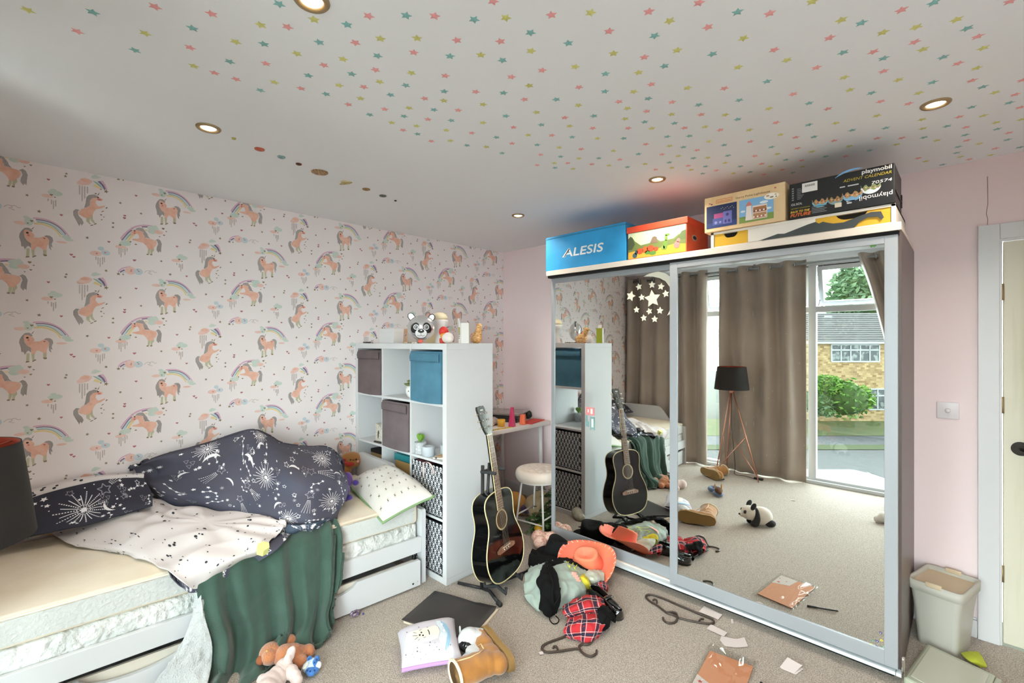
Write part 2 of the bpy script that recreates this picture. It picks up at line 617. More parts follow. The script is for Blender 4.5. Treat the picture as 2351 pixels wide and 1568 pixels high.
# ------------------------------------------------------------------ wallpaper print
WP = {
 'peach': mat('print_peach', '#edc1ad', 0.7, mix=('#e5af99', 40, 0.4, 0.7)), 'mane': mat('print_silver', '#a09895', 0.42, metal=0.5, bump=(900, 0.6), mix=('#c4bfbe', 500, 0.4, 0.6)),
 'mint': mat('print_mint', '#c6d8cd', 0.7, mix=('#d8dfd8', 25, 0.3, 0.8)), 'leg': mat('print_sage', '#c3c3a6', 0.7), 'hoof': mat('print_gold', '#8d806a', 0.5, metal=0.3),
 'pinkb': mat('print_orchid', '#dcb6cc', 0.7), 'purple': mat('print_purple', '#80708f', 0.7), 'sky': mat('print_sky', '#c9d8de', 0.7), 'green': mat('print_green', '#9cb8aa', 0.7),
 'yellow': mat('print_yellow', '#e8d59c', 0.7), 'rose': mat('print_blush', '#e9c2b6', 0.7, mix=('#eed6cf', 30, 0.3, 0.8)), 'cheek': mat('print_cheek', '#d68482', 0.7), 'eye': mat('print_eye', '#3a2f2c', 0.7),
 'heart': mat('print_heart', '#b3707c', 0.7), 'rain': mat('print_rain', '#b3aba8', 0.5, metal=0.3, mix=('#d3c9c5', 400, 0.4, 0.6)), 'white': mat('print_white', '#eee6e6', 0.6)}
TILE = []
def el(cx, cy, rx, ry=None, n=12):
    return circ(cx, cy, rx, n, ry)
def motif(ox, oy, sc, ref, kx, ky, items):
    o = PX(ox + ref[0] / sc, oy + ref[1] / sc, 0)
    def T(p):
        return (o.y + (p[0] - ref[0]) * kx, o.z + (ref[1] - p[1]) * ky)
    for it in items:
        c = it[0]
        if it[1] == 'band':
            pts = spline([Vector((p[0], p[1], 0)) for p in it[2]], 10)
            w = it[3] / 2
            for i in range(10):
                q = []
                for j, sgn in ((i, 1), (i + 1, 1), (i + 1, -1), (i, -1)):
                    d = pts[min(j + 1, 10)] - pts[max(j - 1, 0)]
                    d.normalize()
                    q.append(T((pts[j].x - d.y * w * sgn, pts[j].y + d.x * w * sgn)))
                TILE.append((q, c))
        elif it[1] == 'star':
            x, y, r = it[2]
            a = T((x, y)); TILE.append((star2(a[0], a[1], r * ky, 0.42, rnd.uniform(-.4, .4)), c))
        elif it[1] == 'heart':
            x, y, r = it[2]
            a = T((x, y)); TILE.append((heart2(a[0], a[1], r * ky), c))
        else:
            TILE.append(([T(p) for p in it[1]], c))
def rain(x, y0, y1, w=26):
    return [('rain', [(x - w / 2, y0), (x + w / 2, y0), (x + w / 2, y1 - w), (x, y1), (x - w / 2, y1 - w)])]
motif(30, 960, 13.07, (700, 950), .000119, .000169, [
 ('mint', el(400, 250, 95, 45)), ('mint', el(490, 350, 150, 95)), ('rose', el(230, 440, 190, 50)), ('mint', el(470, 440, 110, 50)),
 ('mint', el(1620, 705, 150, 60)), ('mint', el(1710, 780, 150, 45)), ('rose', el(1470, 875, 170, 34)),
 ('sky', 'band', [(700, 318), (900, 312), (1130, 352), (1320, 437), (1470, 552), (1575, 665)], 70),
 ('pinkb', 'band', [(600, 250), (850, 235), (1100, 265), (1350, 365), (1550, 505), (1690, 660)], 42),
 ('purple', 'band', [(680, 285), (900, 277), (1150, 317), (1350, 402), (1500, 512), (1605, 625)], 26),
 ('green', 'band', [(720, 350), (950, 350), (1150, 403), (1300, 485), (1420, 595), (1490, 650)], 26),
 ('yellow', 'band', [(630, 408), (850, 393), (1050, 428), (1250, 508), (1370, 612), (1440, 715)], 48),
 ('leg', [(410, 1170), (500, 1170), (490, 1400), (400, 1410)]), ('leg', [(550, 1180), (650, 1170), (640, 1330), (675, 1370), (585, 1400)]), ('leg', [(905, 1150), (1008, 1150), (1003, 1315), (900, 1315)]),
 ('hoof', [(395, 1405), (490, 1400), (495, 1430), (385, 1452)]), ('hoof', [(580, 1400), (690, 1352), (695, 1380), (585, 1432)]), ('hoof', [(890, 1305), (1015, 1305), (1012, 1345), (940, 1358)]),
 ('peach', [(330, 640), (420, 600), (520, 620), (560, 680), (630, 730), (640, 790), (600, 830), (680, 820), (800, 815), (900, 770), (1000, 770), (1080, 810), (1075, 900), (1050, 990), (1010, 1080), (1008, 1165), (920, 1172), (860, 1130), (770, 1085), (700, 1095), (650, 1190), (555, 1200), (555, 1090), (520, 1000), (430, 950), (370, 860), (330, 760)]),
 ('mane', [(360, 570), (470, 555), (570, 600), (585, 660), (520, 660), (450, 620), (350, 625), (325, 700), (350, 840), (430, 950), (540, 1010), (545, 1150), (470, 1090), (420, 1120), (360, 1215), (320, 1120), (262, 1135), (245, 1000), (195, 860), (210, 760), (270, 660)]),
 ('mane', [(925, 755), (1000, 715), (1110, 720), (1190, 780), (1208, 860), (1160, 970), (1192, 1075), (1130, 1040), (1152, 1165), (1085, 1100), (1068, 980), (1085, 860), (1040, 790)]),
 ('hoof', [(555, 580), (640, 495), (590, 585)]), ('eye', el(435, 708, 42, 26)), ('cheek', el(465, 775, 36, 28)), ('heart', 'heart', (940, 820, 26)), ('hoof', 'heart', (560, 340, 36)), ('hoof', 'heart', (445, 420, 22)),
 ('hoof', 'star', (780, 25, 55)), ('heart', 'heart', (1460, 40, 36)), ('heart', 'heart', (1775, 1230, 40))])
motif(150, 830, 10.45, (600, 900), .000166, .0002245, [
 ('rose', [(275, 460), (350, 390), (450, 320), (560, 330), (640, 360), (640, 400), (560, 470), (400, 510), (290, 500)]), ('peach', el(470, 375, 110, 38)),
 ('mint', [(640, 230), (720, 190), (780, 215), (870, 240), (780, 275), (690, 295), (620, 285)]),
 ('pinkb', [(840, 320), (910, 312), (970, 390), (1018, 505), (985, 515), (930, 400)]), ('purple', [(775, 348), (835, 328), (930, 410), (978, 505), (945, 525), (870, 420)]),
 ('sky', [(700, 372), (780, 350), (870, 425), (940, 525), (890, 512)]), ('green', [(650, 350), (720, 362), (850, 440), (905, 505), (760, 420)]), ('yellow', [(668, 475), (700, 428), (780, 445), (875, 510), (810, 515)]),
 ('hoof', 'star', (985, 555, 50)), ('hoof', 'star', (855, 525, 24)), ('hoof', 'star', (980, 135, 30)), ('hoof', 'star', (20, 365, 36)), ('hoof', 'star', (1160, 1300, 34))]
 + rain(345, 520, 750, 34) + rain(405, 520, 900, 34) + rain(465, 520, 830, 34) + rain(530, 520, 690, 34) + [
 ('leg', [(500, 1250), (595, 1240), (580, 1360), (625, 1405), (590, 1412), (505, 1350)]), ('leg', [(585, 1235), (655, 1180), (662, 1280), (722, 1362), (680, 1372), (615, 1320)]),
 ('peach', [(600, 800), (700, 740), (780, 710), (850, 740), (903, 762), (880, 805), (790, 803), (740, 805), (722, 880), (790, 950), (870, 930), (960, 903), (952, 932), (850, 992), (740, 1022), (680, 1100), (652, 1185), (590, 1245), (510, 1275), (430, 1252), (330, 1212), (322, 1150), (400, 1068), (500, 1030), (590, 960)]),
 ('mane', [(565, 712), (690, 678), (785, 700), (760, 745), (660, 762), (595, 830), (585, 960), (505, 1022), (455, 1038), (485, 930), (507, 770)]),
 ('mane', [(345, 1100), (260, 1092), (198, 1150), (198, 1240), (265, 1360), (340, 1485), (362, 1420), (402, 1462), (442, 1390), (400, 1310), (320, 1240), (305, 1150)]),
 ('hoof', [(598, 1432), (665, 1402), (672, 1422), (605, 1448)]), ('hoof', [(680, 1388), (745, 1358), (752, 1382), (690, 1404)]), ('hoof', [(966, 962), (1010, 928), (1024, 950), (985, 977)]), ('hoof', [(868, 1062), (925, 1030), (930, 1048), (872, 1076)]),
 ('cheek', el(815, 782, 48, 24)), ('eye', el(785, 735, 20, 17)), ('hoof', [(766, 680), (828, 600), (798, 682)]),
 ('hoof', 'heart', (862, 1142, 20)), ('hoof', 'heart', (930, 1185, 14)), ('hoof', 'heart', (876, 1260, 16)), ('hoof', 'heart', (730, 652, 20))])
motif(250, 920, 14.26, (1000, 780), .0001364, .0001741, [
 ('sky', 'band', [(500, 890), (590, 740), (740, 590), (900, 480)], 95), ('pinkb', 'band', [(400, 830), (520, 670), (700, 490), (900, 360), (1150, 295), (1440, 283)], 55),
 ('purple', 'band', [(430, 875), (560, 700), (650, 590), (755, 500)], 32), ('purple', 'band', [(1075, 355), (1180, 338), (1280, 328), (1390, 325)], 32), ('green', 'band', [(570, 830), (620, 750), (660, 700), (720, 640)], 32),
 ('yellow', 'band', [(630, 890), (690, 770), (760, 690), (830, 620)], 70), ('yellow', [(1180, 420), (1260, 415), (1260, 455), (1185, 460)]),
 ('mint', el(590, 950, 140, 85)), ('mint', el(460, 980, 110, 90)), ('rose', el(350, 1090, 120, 55)), ('rose', el(480, 1085, 110, 45)),
 ('mint', el(1450, 350, 200, 85)), ('mint', el(1530, 275, 65, 30)), ('mint', el(1420, 460, 150, 80)), ('rose', el(1650, 450, 155, 68)),
 ('hoof', 'star', (380, 1025, 46)), ('hoof', 'heart', (1800, 315, 40)), ('hoof', 'heart', (1905, 395, 22)), ('hoof', 'heart', (1830, 530, 28)), ('hoof', 'heart', (1675, 600, 20))]
 + rain(350, 1120, 1350, 34) + rain(410, 1120, 1430, 34) + rain(470, 1140, 1270, 30) + rain(535, 1125, 1350, 34) + rain(600, 1100, 1225, 30) + [
 ('leg', [(1370, 1040), (1475, 1000), (1490, 1080), (1430, 1150), (1432, 1215), (1368, 1215)]), ('leg', [(1285, 1050), (1365, 1055), (1335, 1215), (1268, 1222)]),
 ('peach', [(765, 500), (870, 480), (1000, 480), (1130, 520), (1150, 650), (1190, 700), (1300, 710), (1450, 728), (1550, 748), (1583, 840), (1540, 930), (1470, 995), (1420, 1062), (1290, 1064), (1230, 960), (1120, 870), (1000, 855), (850, 835), (755, 815), (780, 780), (900, 768), (1000, 740), (980, 650), (930, 590), (870, 620), (800, 655), (730, 685), (718, 620)]),
 ('mane', [(870, 475), (900, 420), (1000, 383), (1120, 393), (1180, 470), (1260, 570), (1282, 640), (1355, 708), (1270, 692), (1180, 692), (1130, 570), (1130, 512), (1000, 482)]),
 ('mane', [(1538, 730), (1620, 678), (1700, 718), (1752, 830), (1732, 980), (1722, 1128), (1672, 1085), (1640, 1145), (1568, 1060), (1580, 950), (1622, 850), (1590, 760)]),
 ('hoof', el(1270, 1235, 42, 20)), ('hoof', el(1390, 1232, 42, 20)), ('hoof', el(710, 885, 30, 22)), ('hoof', el(880, 950, 40, 18)), ('cheek', el(840, 585, 36, 30)), ('eye', el(845, 516, 26, 20)),
 ('hoof', [(830, 475), (700, 375), (795, 462)]), ('hoof', 'star', (160, 490, 44)), ('heart', 'heart', (518, 145, 40)), ('hoof', 'star', (1735, 1415, 44)), ('heart', 'heart', (830, 1475, 38))])
motif(90, 770, 8.254, (270, 1220), .000205, .0002857, [
 ('mint', el(300, 1170, 140, 48)), ('mint', el(270, 1125, 60, 28)), ('rose', el(160, 1242, 110, 34)), ('hoof', 'heart', (232, 1212, 22)), ('hoof', 'heart', (297, 1246, 14))]
 + rain(175, 1290, 1345, 24) + rain(235, 1300, 1395, 26) + rain(270, 1310, 1475, 24) + rain(310, 1295, 1420, 26) + [('hoof', 'star', (505, 780, 26)), ('heart', 'heart', (180, 945, 22)), ('heart', 'heart', (645, 447, 22))])
motif(90, 770, 8.254, (1150, 300), .000215, .0002857, [
 ('sky', el(1170, 190, 62, 40)), ('sky', el(1260, 262, 90, 48)), ('rose', el(1070, 290, 115, 48)), ('cheek', el(1090, 290, 20, 14)), ('cheek', el(1250, 257, 18, 14))]
 + rain(1075, 350, 425, 20) + rain(1115, 360, 505, 20) + rain(1155, 370, 545, 20) + rain(1200, 350, 500, 20) + rain(1235, 345, 455, 20) + [('hoof', 'star', (1270, 605, 26)), ('heart', 'heart', (1322, 42, 22)), ('hoof', 'star', (915, 12, 30))])
motif(90, 770, 8.254, (1700, 560), .000232, .0002857, [
 ('pinkb', 'band', [(1500, 590), (1560, 525), (1640, 490), (1730, 468)], 26), ('purple', 'band', [(1535, 595), (1565, 570), (1590, 556), (1620, 540)], 26), ('sky', 'band', [(1570, 610), (1610, 585), (1640, 560), (1680, 530)], 20),
 ('rose', el(1730, 545, 105, 78)), ('sky', el(1880, 552, 88, 66)), ('cheek', el(1740, 555, 18, 12)), ('cheek', el(1885, 545, 18, 12)), ('eye', el(1745, 528, 12, 6)), ('eye', el(1865, 518, 12, 6)), ('hoof', 'star', (1505, 628, 34)), ('hoof', 'star', (1592, 632, 20)),
 ('rain', 'band', [(1990, 560), (2040, 520), (2090, 520), (2120, 550), (2060, 560), (2150, 590)], 9), ('rain', 'band', [(2100, 520), (2160, 510), (2200, 540), (2240, 530)], 9),
 ('hoof', 'star', (1540, 1087, 28)), ('hoof', 'star', (1930, 1230, 26)), ('heart', 'heart', (1815, 330, 20)), ('heart', 'heart', (1835, 890, 22)), ('heart', 'heart', (1622, 1322, 22))])
def clip(poly, lo, hi):
    for ax, lim, sg in ((0, lo[0], 1), (0, hi[0], -1), (1, lo[1], 1), (1, hi[1], -1)):
        out = []
        for i, p in enumerate(poly):
            q = poly[i - 1]
            a, c = (p[ax] - lim) * sg >= 0, (q[ax] - lim) * sg >= 0
            if a != c:
                t = (lim - q[ax]) / (p[ax] - q[ax])
                out.append((q[0] + (p[0] - q[0]) * t, q[1] + (p[1] - q[1]) * t))
            if a:
                out.append(p)
        poly = out
        if len(poly) < 3:
            return []
    return poly
b = wall_b
for k in range(-2, 8):
    for j in range(-3, 4):
        dy, dz = 0.542 * k, 0.527 * j + (0.2635 if k % 2 else 0.0)
        for idx, (poly, c) in enumerate(TILE):
            q = [(p[0] + dy, p[1] + dz) for p in poly]
            if max(p[1] for p in q) < 0.1 or min(p[1] for p in q) > HC or max(p[0] for p in q) < -0.42 or min(p[0] for p in q) > YB:
                continue
            q = clip(q, (-0.42, 0.1), (YB - 0.001, HC - 0.001))
            if q:
                x = 0.0005 + idx * 0.0000025
                b.add([(x, p[0], p[1]) for p in q], [tuple(range(len(q)))], WP[c])
wall_left = struct(b.build('wall_left'))
# ================================================================== ceiling: downlights, stars, planets
def PC(u, v):
    return P(u, v, HC)
rim_m = mat('downlight_rim', '#a58f6c', 0.4, metal=0.6)
glow_m = mat('downlight_glow', '#fff3dc', 0.5, emit=('#ffe2b0', 18.0))
t0 = None
DL = [(1.07, 0.49, 'lit recessed ceiling spotlight nearest the unicorn wall and the bed'), (1.07, 2.385, 'lit recessed ceiling spotlight by the corner above the shelf unit and desk'),
      (2.13, 2.40, 'lit recessed ceiling spotlight above the blue and dinosaur boxes'), (3.274, 2.387, 'lit recessed ceiling spotlight above the black game box and the door end'),
      (2.119, 0.4995, 'lit recessed ceiling spotlight cut by the top edge of the photo'), (3.27, 0.47, 'lit recessed ceiling spotlight over the window end of the room')]
for i, (x, y, lab) in enumerate(DL):
    if t0 is None:
        t0 = t = thing('ceiling_spotlight', lab, 'ceiling light', (x, y, HC), 0, 'recessed ceiling spotlights')
        b = MB(); b.lathe([(0.028, -0.002), (0.033, -0.007), (0.043, -0.007), (0.046, -0.003), (0.046, 0.0)], rim_m, 28, cap=False); b.build('rim', t)
        b = MB(); b.lathe([(0.0285, -0.002), (0.02, -0.006), (0.0, -0.0075)], glow_m, 20, cap=False); b.build('bulb', t)
    else:
        t = dup(t0, (x, y, HC), 0, lab)
    L = bpy.data.lights.new('spotlight_lamp', 'AREA')
    L.shape = 'DISK'; L.size = 0.05; L.energy = DOWNLIGHT_W; L.color = WARM; L.spread = math.radians(125)
    lo = bpy.data.objects.new('spotlight_lamp', L)
    COL.objects.link(lo); lo.location = (x, y, HC - 0.009)
Z1 = '''Y125,45 T417,55 P697,30 P348,141 Y653,150 T607,226 P952,62 T866,127 P855,214 Y872,297 P965,328 P1062,356 T1033,277 Y1060,188 Y1173,112 T1255,18 P1293,121 Y1412,88 T1187,198 Y1335,241 P1196,286 T1436,190 Y1234,370 T1171,406 P1354,398 T1387,340 P1457,293 Y1543,266 T1561,111 P1598,192 P1658,72 Y1711,174 T1698,251 T1582,333 P1689,314 Y1525,384 T1467,423 P1636,391 Y1708,368 T1827,70 Y1876,172 P1861,236 Y1850,328 T1825,384 P1955,72 T2133,88 Y2275,80 P2055,181 P2251,186 T2024,253 Y2163,247 T2260,271 P2003,341 P2300,346 T1998,411 P2140,413 T2265,418 P1910,443 Y1996,453 Y2173,470 T1757,427 Y1622,443 P1567,470 P1730,491 Y1840,486 T1952,494 P2061,496 T1663,516 T1817,523 P1925,537 T2030,542 T2275,522 Y2172,552 Y1762,552 P1813,585 Y1874,567 T1878,603 Y2008,586 P2122,598 P2310,573 P1940,635 Y2026,633 T2233,618 T2100,654 Y2188,661 P2303,645 T2258,689 P2218,5'''
Z2 = '''P227,67 Y403,57 P665,52 P890,12 Y1401,6 T1063,54 P1208,60 Y758,94 P930,122 P486,140 T690,161 Y1090,172 T133,147 T303,194 Y136,229 Y506,240 P645,257 Y792,226 T951,243 P1228,224 Y333,300 Y1285,270 T470,332 Y619,326 T735,297 P185,316 Y1066,302 P676,379 P351,392 Y128,385 T467,411 Y597,412 Y839,395 T1196,366 P1004,397 T249,447 P106,447 P530,457 T662,443 P769,459 T1071,450 P1313,423 Y348,473 Y568,487 P655,500 T889,471 Y1204,488 Y160,505 P287,529 T418,521 Y558,534 Y767,514 P900,515 Y1008,516 T1064,536 T182,561 Y309,567 P413,576 P572,576 T646,548 T780,554 Y678,577 P825,575 Y917,570 P985,584 P1237,551 Y1117,584 Y122,607 P229,608 T320,616 Y433,622 T552,622 T747,614 T848,611 Y1257,605 T163,651 Y261,663 P361,670 P651,648 Y758,656 T820,661 Y935,635 T1003,652 P1122,636 P1325,617 P178,695 T269,704 Y506,678 T618,692 P724,694 Y798,701 P881,675 T865,711 Y930,709 T1020,699 T1216,661 P1141,701 Y1242,692 P163,742 Y240,733 P300,733 Y351,712 T440,711 P534,717 T243,754 Y324,759 P409,738 Y486,744 T569,751 Y648,737 P695,762 T757,730 Y768,754 P842,745 Y855,763 T920,748 T907,780 P968,766 Y1007,732 T1076,748 Y1045,779 T1120,773 P1172,736 Y1211,747 T1281,718 P1351,721 Y1355,749 P1265,762 P1181,784 T1312,776 P1333,666 Y1397,681 T1459,703 P1549,702 Y1565,657 T1657,676 Y1778,649 P1802,620 P1691,621 P1497,632 T1407,615 Y1506,553 T1383,561 T1579,585 Y1690,520 T1730,575 P1469,489 T1385,464 Y1568,404 T1665,418 P1706,456 P1832,466 Y1878,418 Y1543,348 P1418,304 Y1787,359 P1720,320 T1940,370 P2117,362 T2165,391 Y2138,306 P2054,285 T1988,257 T1720,262 P1674,233 T1538,236 P1477,170 Y1530,90 T1620,103 Y1717,146 P1800,45 Y1866,122 P1859,189 Y1897,222 T1945,12 Y2048,88 T2095,128 P2143,164 Y2168,216 P2290,5 T2115,482 P2060,525 Y2168,520 Y2225,551 T2285,462 P2312,425 Y2220,416 P2335,482 P2345,360 Y1893,537 Y1896,578 T1901,618 P2090,572 T2005,567 T2086,607 Y1960,631 P2095,631 T2230,580 P2282,597 T2277,628 Y2340,537 T2333,662 Y2150,646 P2222,667 T2055,660 T2048,687 Y2065,705 P2105,716 Y2202,697 P1875,711 Y1910,725 T1985,740'''
protos = {}
for key, colr, word in (('Y', '#cfce7e', 'yellow-green'), ('T', '#83b9b8', 'teal'), ('P', '#eaa3a6', 'pink')):
    me = MB()
    mm = mat('star_' + word, colr, 0.5)
    n = 10
    s2 = star2(0, 0, 0.0165, 0.5)
    vs = [(p[0], p[1], -0.0006) for p in s2] + [(p[0], p[1], 0.0) for p in s2] + [(0, 0, -0.0026)]
    me.add(vs, [(k, (k + 1) % n, n + (k + 1) % n, n + k) for k in range(n)] + [((k + 1) % n, k, 2 * n) for k in range(n)], mm)
    protos[key] = (me, word)
first = {}
for src, ox, sx_, sy_ in ((Z1, 0, 1.9592, 1.96), (Z2, 1150, 1.9575, 1.958)):
    for w in src.split():
        k = w[0]
        a, c = w[1:].split(',')
        p = PC(ox + float(a) / sx_, float(c) / sy_)
        if not (0.02 < p.x < RX - 0.02 and -0.45 < p.y < YB - 0.02):
            continue
        word = protos[k][1]
        if k not in first:
            o = protos[k][0].build('star_sticker', pivot=(0, 0, 0))
            tag(o, 'small %s star sticker scattered on the white ceiling' % word, 'sticker', word + ' star stickers on the ceiling')
            first[k] = o
        else:
            o = first[k].copy(); COL.objects.link(o)
        o.location = p
        o.rotation_euler = (0, 0, rnd.uniform(0, 2 * PI))
# planets: little painted discs, in a line by the unicorn wall
def planet(u, v, r, colr, lab, mix=None, extra=None):
    p = PC(u, v)
    b = MB()
    m = mat('planet_' + colr[1:], colr, 0.6, mix=mix)
    b.lathe([(0, -0.006), (r * 0.7, -0.006), (r * 0.95, -0.004), (r, 0.0)], m, 24)
    if extra:
        extra(b)
    o = b.build('planet_sticker', pivot=(0, 0, 0))
    o.location = p
    o.rotation_euler = (0, 0, -0.5)
    tag(o, lab, 'sticker', 'row of planet stickers on the ceiling')
planet(596, 342, 0.022, '#c9674a', 'orange-red round planet sticker on the ceiling', ('#a34a32', 60, .4, .7))
planet(646, 360, 0.0185, '#9ab9b4', 'pale teal round planet sticker on the ceiling', ('#5f8a92', 60, .4, .6))
planet(686, 376, 0.0145, '#6e3b2e', 'small dark brown planet sticker on the ceiling', ('#4a2820', 60, .4, .6))
planet(734, 395, 0.043, '#8a6a4c', 'largest planet sticker, round with brown and tan bands', ('#c19a6c', 16, .42, .58, (1.2, 7, 1)))
def rings(b):
    m = mat('planet_ring', '#b9a86c', 0.5)
    R = Matrix.Rotation(0.9, 4, 'Z')
    b.lathe([(0.030, -0.006), (0.030, -0.009), (0.037, -0.009), (0.037, -0.006), (0.030, -0.006)], m, 28, R @ Matrix.Diagonal((1.2, 0.32, 1, 1)), cap=False)
planet(794, 418, 0.028, '#dcd3b4', 'pale ringed planet sticker on the ceiling', ('#c9b98a', 30, .4, .6), rings)
planet(841, 434, 0.023, '#a5834f', 'small gold-brown planet sticker on the ceiling', ('#7c6038', 50, .4, .6))
planet(879, 449, 0.0225, '#6b6f69', 'small dark grey planet sticker on the ceiling', ('#51585a', 50, .4, .6))
planet(908, 460, 0.008, '#332b28', 'tiny near-black dot sticker at the far end of the planet row')
planet(537, 317, 0.009, '#b9b66a', 'tiny olive dot sticker at the window end of the planet row')
# ================================================================== sliding mirror wardrobe
WX0, WX1, WTOP = 1.18, 3.16, 1.99
YL = YD + 0.04
M_MIRROR = mat('mirror_glass', '#eef3f1', 0.0, metal=1.0)
M_ALU = mat('door_aluminium', '#a3a7ac', 0.38, metal=0.25)
M_OAK = mat('pale_trim', '#e2d8cc', 0.45)
M_ESP = mat('dark_brown_side', '#5c4e4a', 0.35)
t = thing('wardrobe', 'large wardrobe with two sliding mirror doors under the row of boxes', 'wardrobe', (WX0, YD, 0))
wb = t
def L(x, y, z):
    return (x - WX0, y - YD, z)
b = MB(); b.box(L(WX1 - 0.022, YD + 0.035, 0.03), L(WX1 - 0.002, YB - 0.02, WTOP - 0.03), M_ESP); b.build('side_panel', t, bevel=0.001)['label'] = 'dark brown side panel beside the door end'
b = MB(); b.box(L(WX0 + 0.002, YD + 0.05, 0.03), L(WX0 + 0.022, YB - 0.02, WTOP - 0.03), mat('pale_panel', '#d6cec8', 0.5)); b.build('side_panel', t, bevel=0.001)
b = MB(); b.box(L(WX0, YD - 0.012, WTOP - 0.034), L(WX1, YD + 0.012, WTOP), M_OAK); b.box(L(WX0, YD + 0.012, WTOP - 0.022), L(WX1 - 0.004, YB - 0.02, WTOP), M_OAK); b.build('top_panel', t, bevel=0.001)
b = MB(); b.box(L(WX0 + 0.03, YD + 0.06, 0.0), L(WX1 - 0.03, YD + 0.075, 0.055), M_DARK); b.box(L(WX0 + 0.02, YB - 0.03, 0.05), L(WX1 - 0.02, YB - 0.02, WTOP - 0.03), M_DARK); b.box(L(WX0 + 0.02, YD + 0.08, 0.05), L(WX1 - 0.02, YB - 0.03, 0.066), M_DARK)
b.box(L(WX1 - 0.03, YD + 0.05, 0.06), L(WX1 - 0.022, YD + 0.1, WTOP - 0.03), M_DARK); b.build('carcass', t)
b = MB()
b.box(L(WX0 + 0.3, YD - 0.008, 0.044), L(WX1 - 0.02, YD + 0.075, 0.058), mat('track_white', '#d3dde2', 0.35)); b.box(L(WX0 + 0.02, YD + 0.03, 0.050), L(WX1 - 0.02, YD + 0.1, 0.066), M_OAK)
b.box(L(WX1 - 0.018, YD - 0.008, 0.044), L(WX1, YD + 0.03, 0.058), mat('track_white', '#d3dde2', 0.35))
b.build('bottom_track', t, bevel=0.001)
b = MB(); b.box(L(WX0 + 0.01, YD - 0.004, WTOP - 0.05), L(WX1 - 0.01, YD + 0.09, WTOP - 0.034), M_DARK); b.build('top_track', t)
def mdoor(x0, x1, y, st, z0=0.068, z1=1.953):
    b = MB()
    b.box(L(x0, y, z0), L(x0 + st, y + 0.028, z1), M_ALU); b.box(L(x1 - st, y, z0), L(x1, y + 0.028, z1), M_ALU)
    b.box(L(x0 + st, y, z0), L(x1 - st, y + 0.026, z0 + 0.066), M_ALU); b.box(L(x0 + st, y, z1 - 0.047), L(x1 - st, y + 0.026, z1), M_ALU)
    d = b.build('sliding_door', t, bevel=0.0012)
    b = MB(); b.box(L(x0 + st - 0.004, y + 0.006, z0 + 0.06), L(x1 - st + 0.004, y + 0.012, z1 - 0.042), M_MIRROR)
    m = b.build('mirror_panel', d)
    return d
d1 = mdoor(WX0 + 0.006, 2.165, YL, 0.030)
d2 = mdoor(2.118, WX1 - 0.012, YD, 0.046)
b = MB(); b.tube([L(WX1 + 0.004, YD + 0.012, 0.05), L(WX1 + 0.004, YD + 0.012, 0.115), L(WX1 + 0.002, YD + 0.016, 0.125)], 0.007, mat('chrome', '#d8d5d0', 0.15, metal=1.0), 10); b.build('corner_clip', t)
# ------------------------------------------------------------------ stickers on the mirrors
M_STK = mat('sticker_cream', '#e6e2d0', 0.6)
def on_mirror(y, u, v):
    return PY(u, v, y + 0.0055)
def zs(x, y):       # coordinates of the close-up of the moon and stars
    return on_mirror(YL, 1260 + x / 3.734, 580 + y / 3.734)
kz = PY(1497, 700, YL).y and (zs(900, 400) - zs(900, 300)).length / 100
for x, y, r, lab, rot in ((888, 395, 78, 'largest cream star sticker in the middle of the mirror star cluster', 0.1), (703, 373, 48, 'second largest cream star sticker, at the wallpaper side of the star cluster', -0.3),
        (772, 293, 32, 'small cream star sticker between the second largest star and the top of the cluster', 0.2), (885, 275, 33, 'small cream star sticker at the very top of the mirror star cluster', 0.0),
        (962, 290, 33, 'small cream star sticker beside the topmost star under the crescent moon', -0.2), (1003, 352, 33, 'small cream star sticker nearest the inner curve of the crescent moon', 0.15),
        (797, 384, 31, 'small cream star sticker tucked between the two large stars', 0.1), (752, 490, 31, 'small cream star sticker at the lower edge below the second largest star', 0.0),
        (862, 503, 31, 'small cream star sticker straight under the largest star', 0.3), (953, 497, 33, 'small cream star sticker near the lower tip of the crescent moon', -0.1),
        (814, 560, 32, 'small cream star sticker, lower pair, further from the moon', 0.1), (908, 570, 32, 'lowest small cream star sticker in the mirror cluster', 0.0)):
    c = zs(x, y)
    b = MB(); b.prism(star2(0, 0, r * kz, 0.5, rot), 0, 0.0012, M_STK, frame(c, (1, 0, 0), (0, 0, 1)))
    tag(b.build('star_sticker'), lab, 'sticker', 'star stickers on the mirror')
pts = [(815, 205), (860, 180), (940, 162), (1000, 178), (1056, 215), (1056, 265), (1057, 500), (1040, 525), (1015, 540), (1035, 500), (1052, 430), (1054, 360), (1035, 290), (1000, 245), (950, 218), (890, 205)]
c = zs(960, 330)
b = MB(); b.prism([((zs(*p) - c).x, (zs(*p) - c).z) for p in pts][::-1], 0, 0.0012, M_STK, frame(c, (1, 0, 0), (0, 0, 1)))
tag(b.build('moon_sticker'), 'cream crescent moon sticker curving over the stars on the mirror', 'sticker')
fl = [(2022, 1453, 'n'), (2024, 1470, 'y'), (2014, 1472, 'n'), (2004, 1471, 't'), (2000, 1480, 'y'), (1995, 1485, 'n'), (2013, 1484, 'b'), (2028, 1485, 'g'), (2006, 1490, 'y'), (2021, 1492, 'b')]
fc = {'n': ('#3a3f86', 'dark blue'), 'y': ('#e6de5a', 'yellow'), 't': ('#4d9c8c', 'teal'), 'b': ('#5a6276', 'slate blue'), 'g': ('#5aa37c', 'green')}
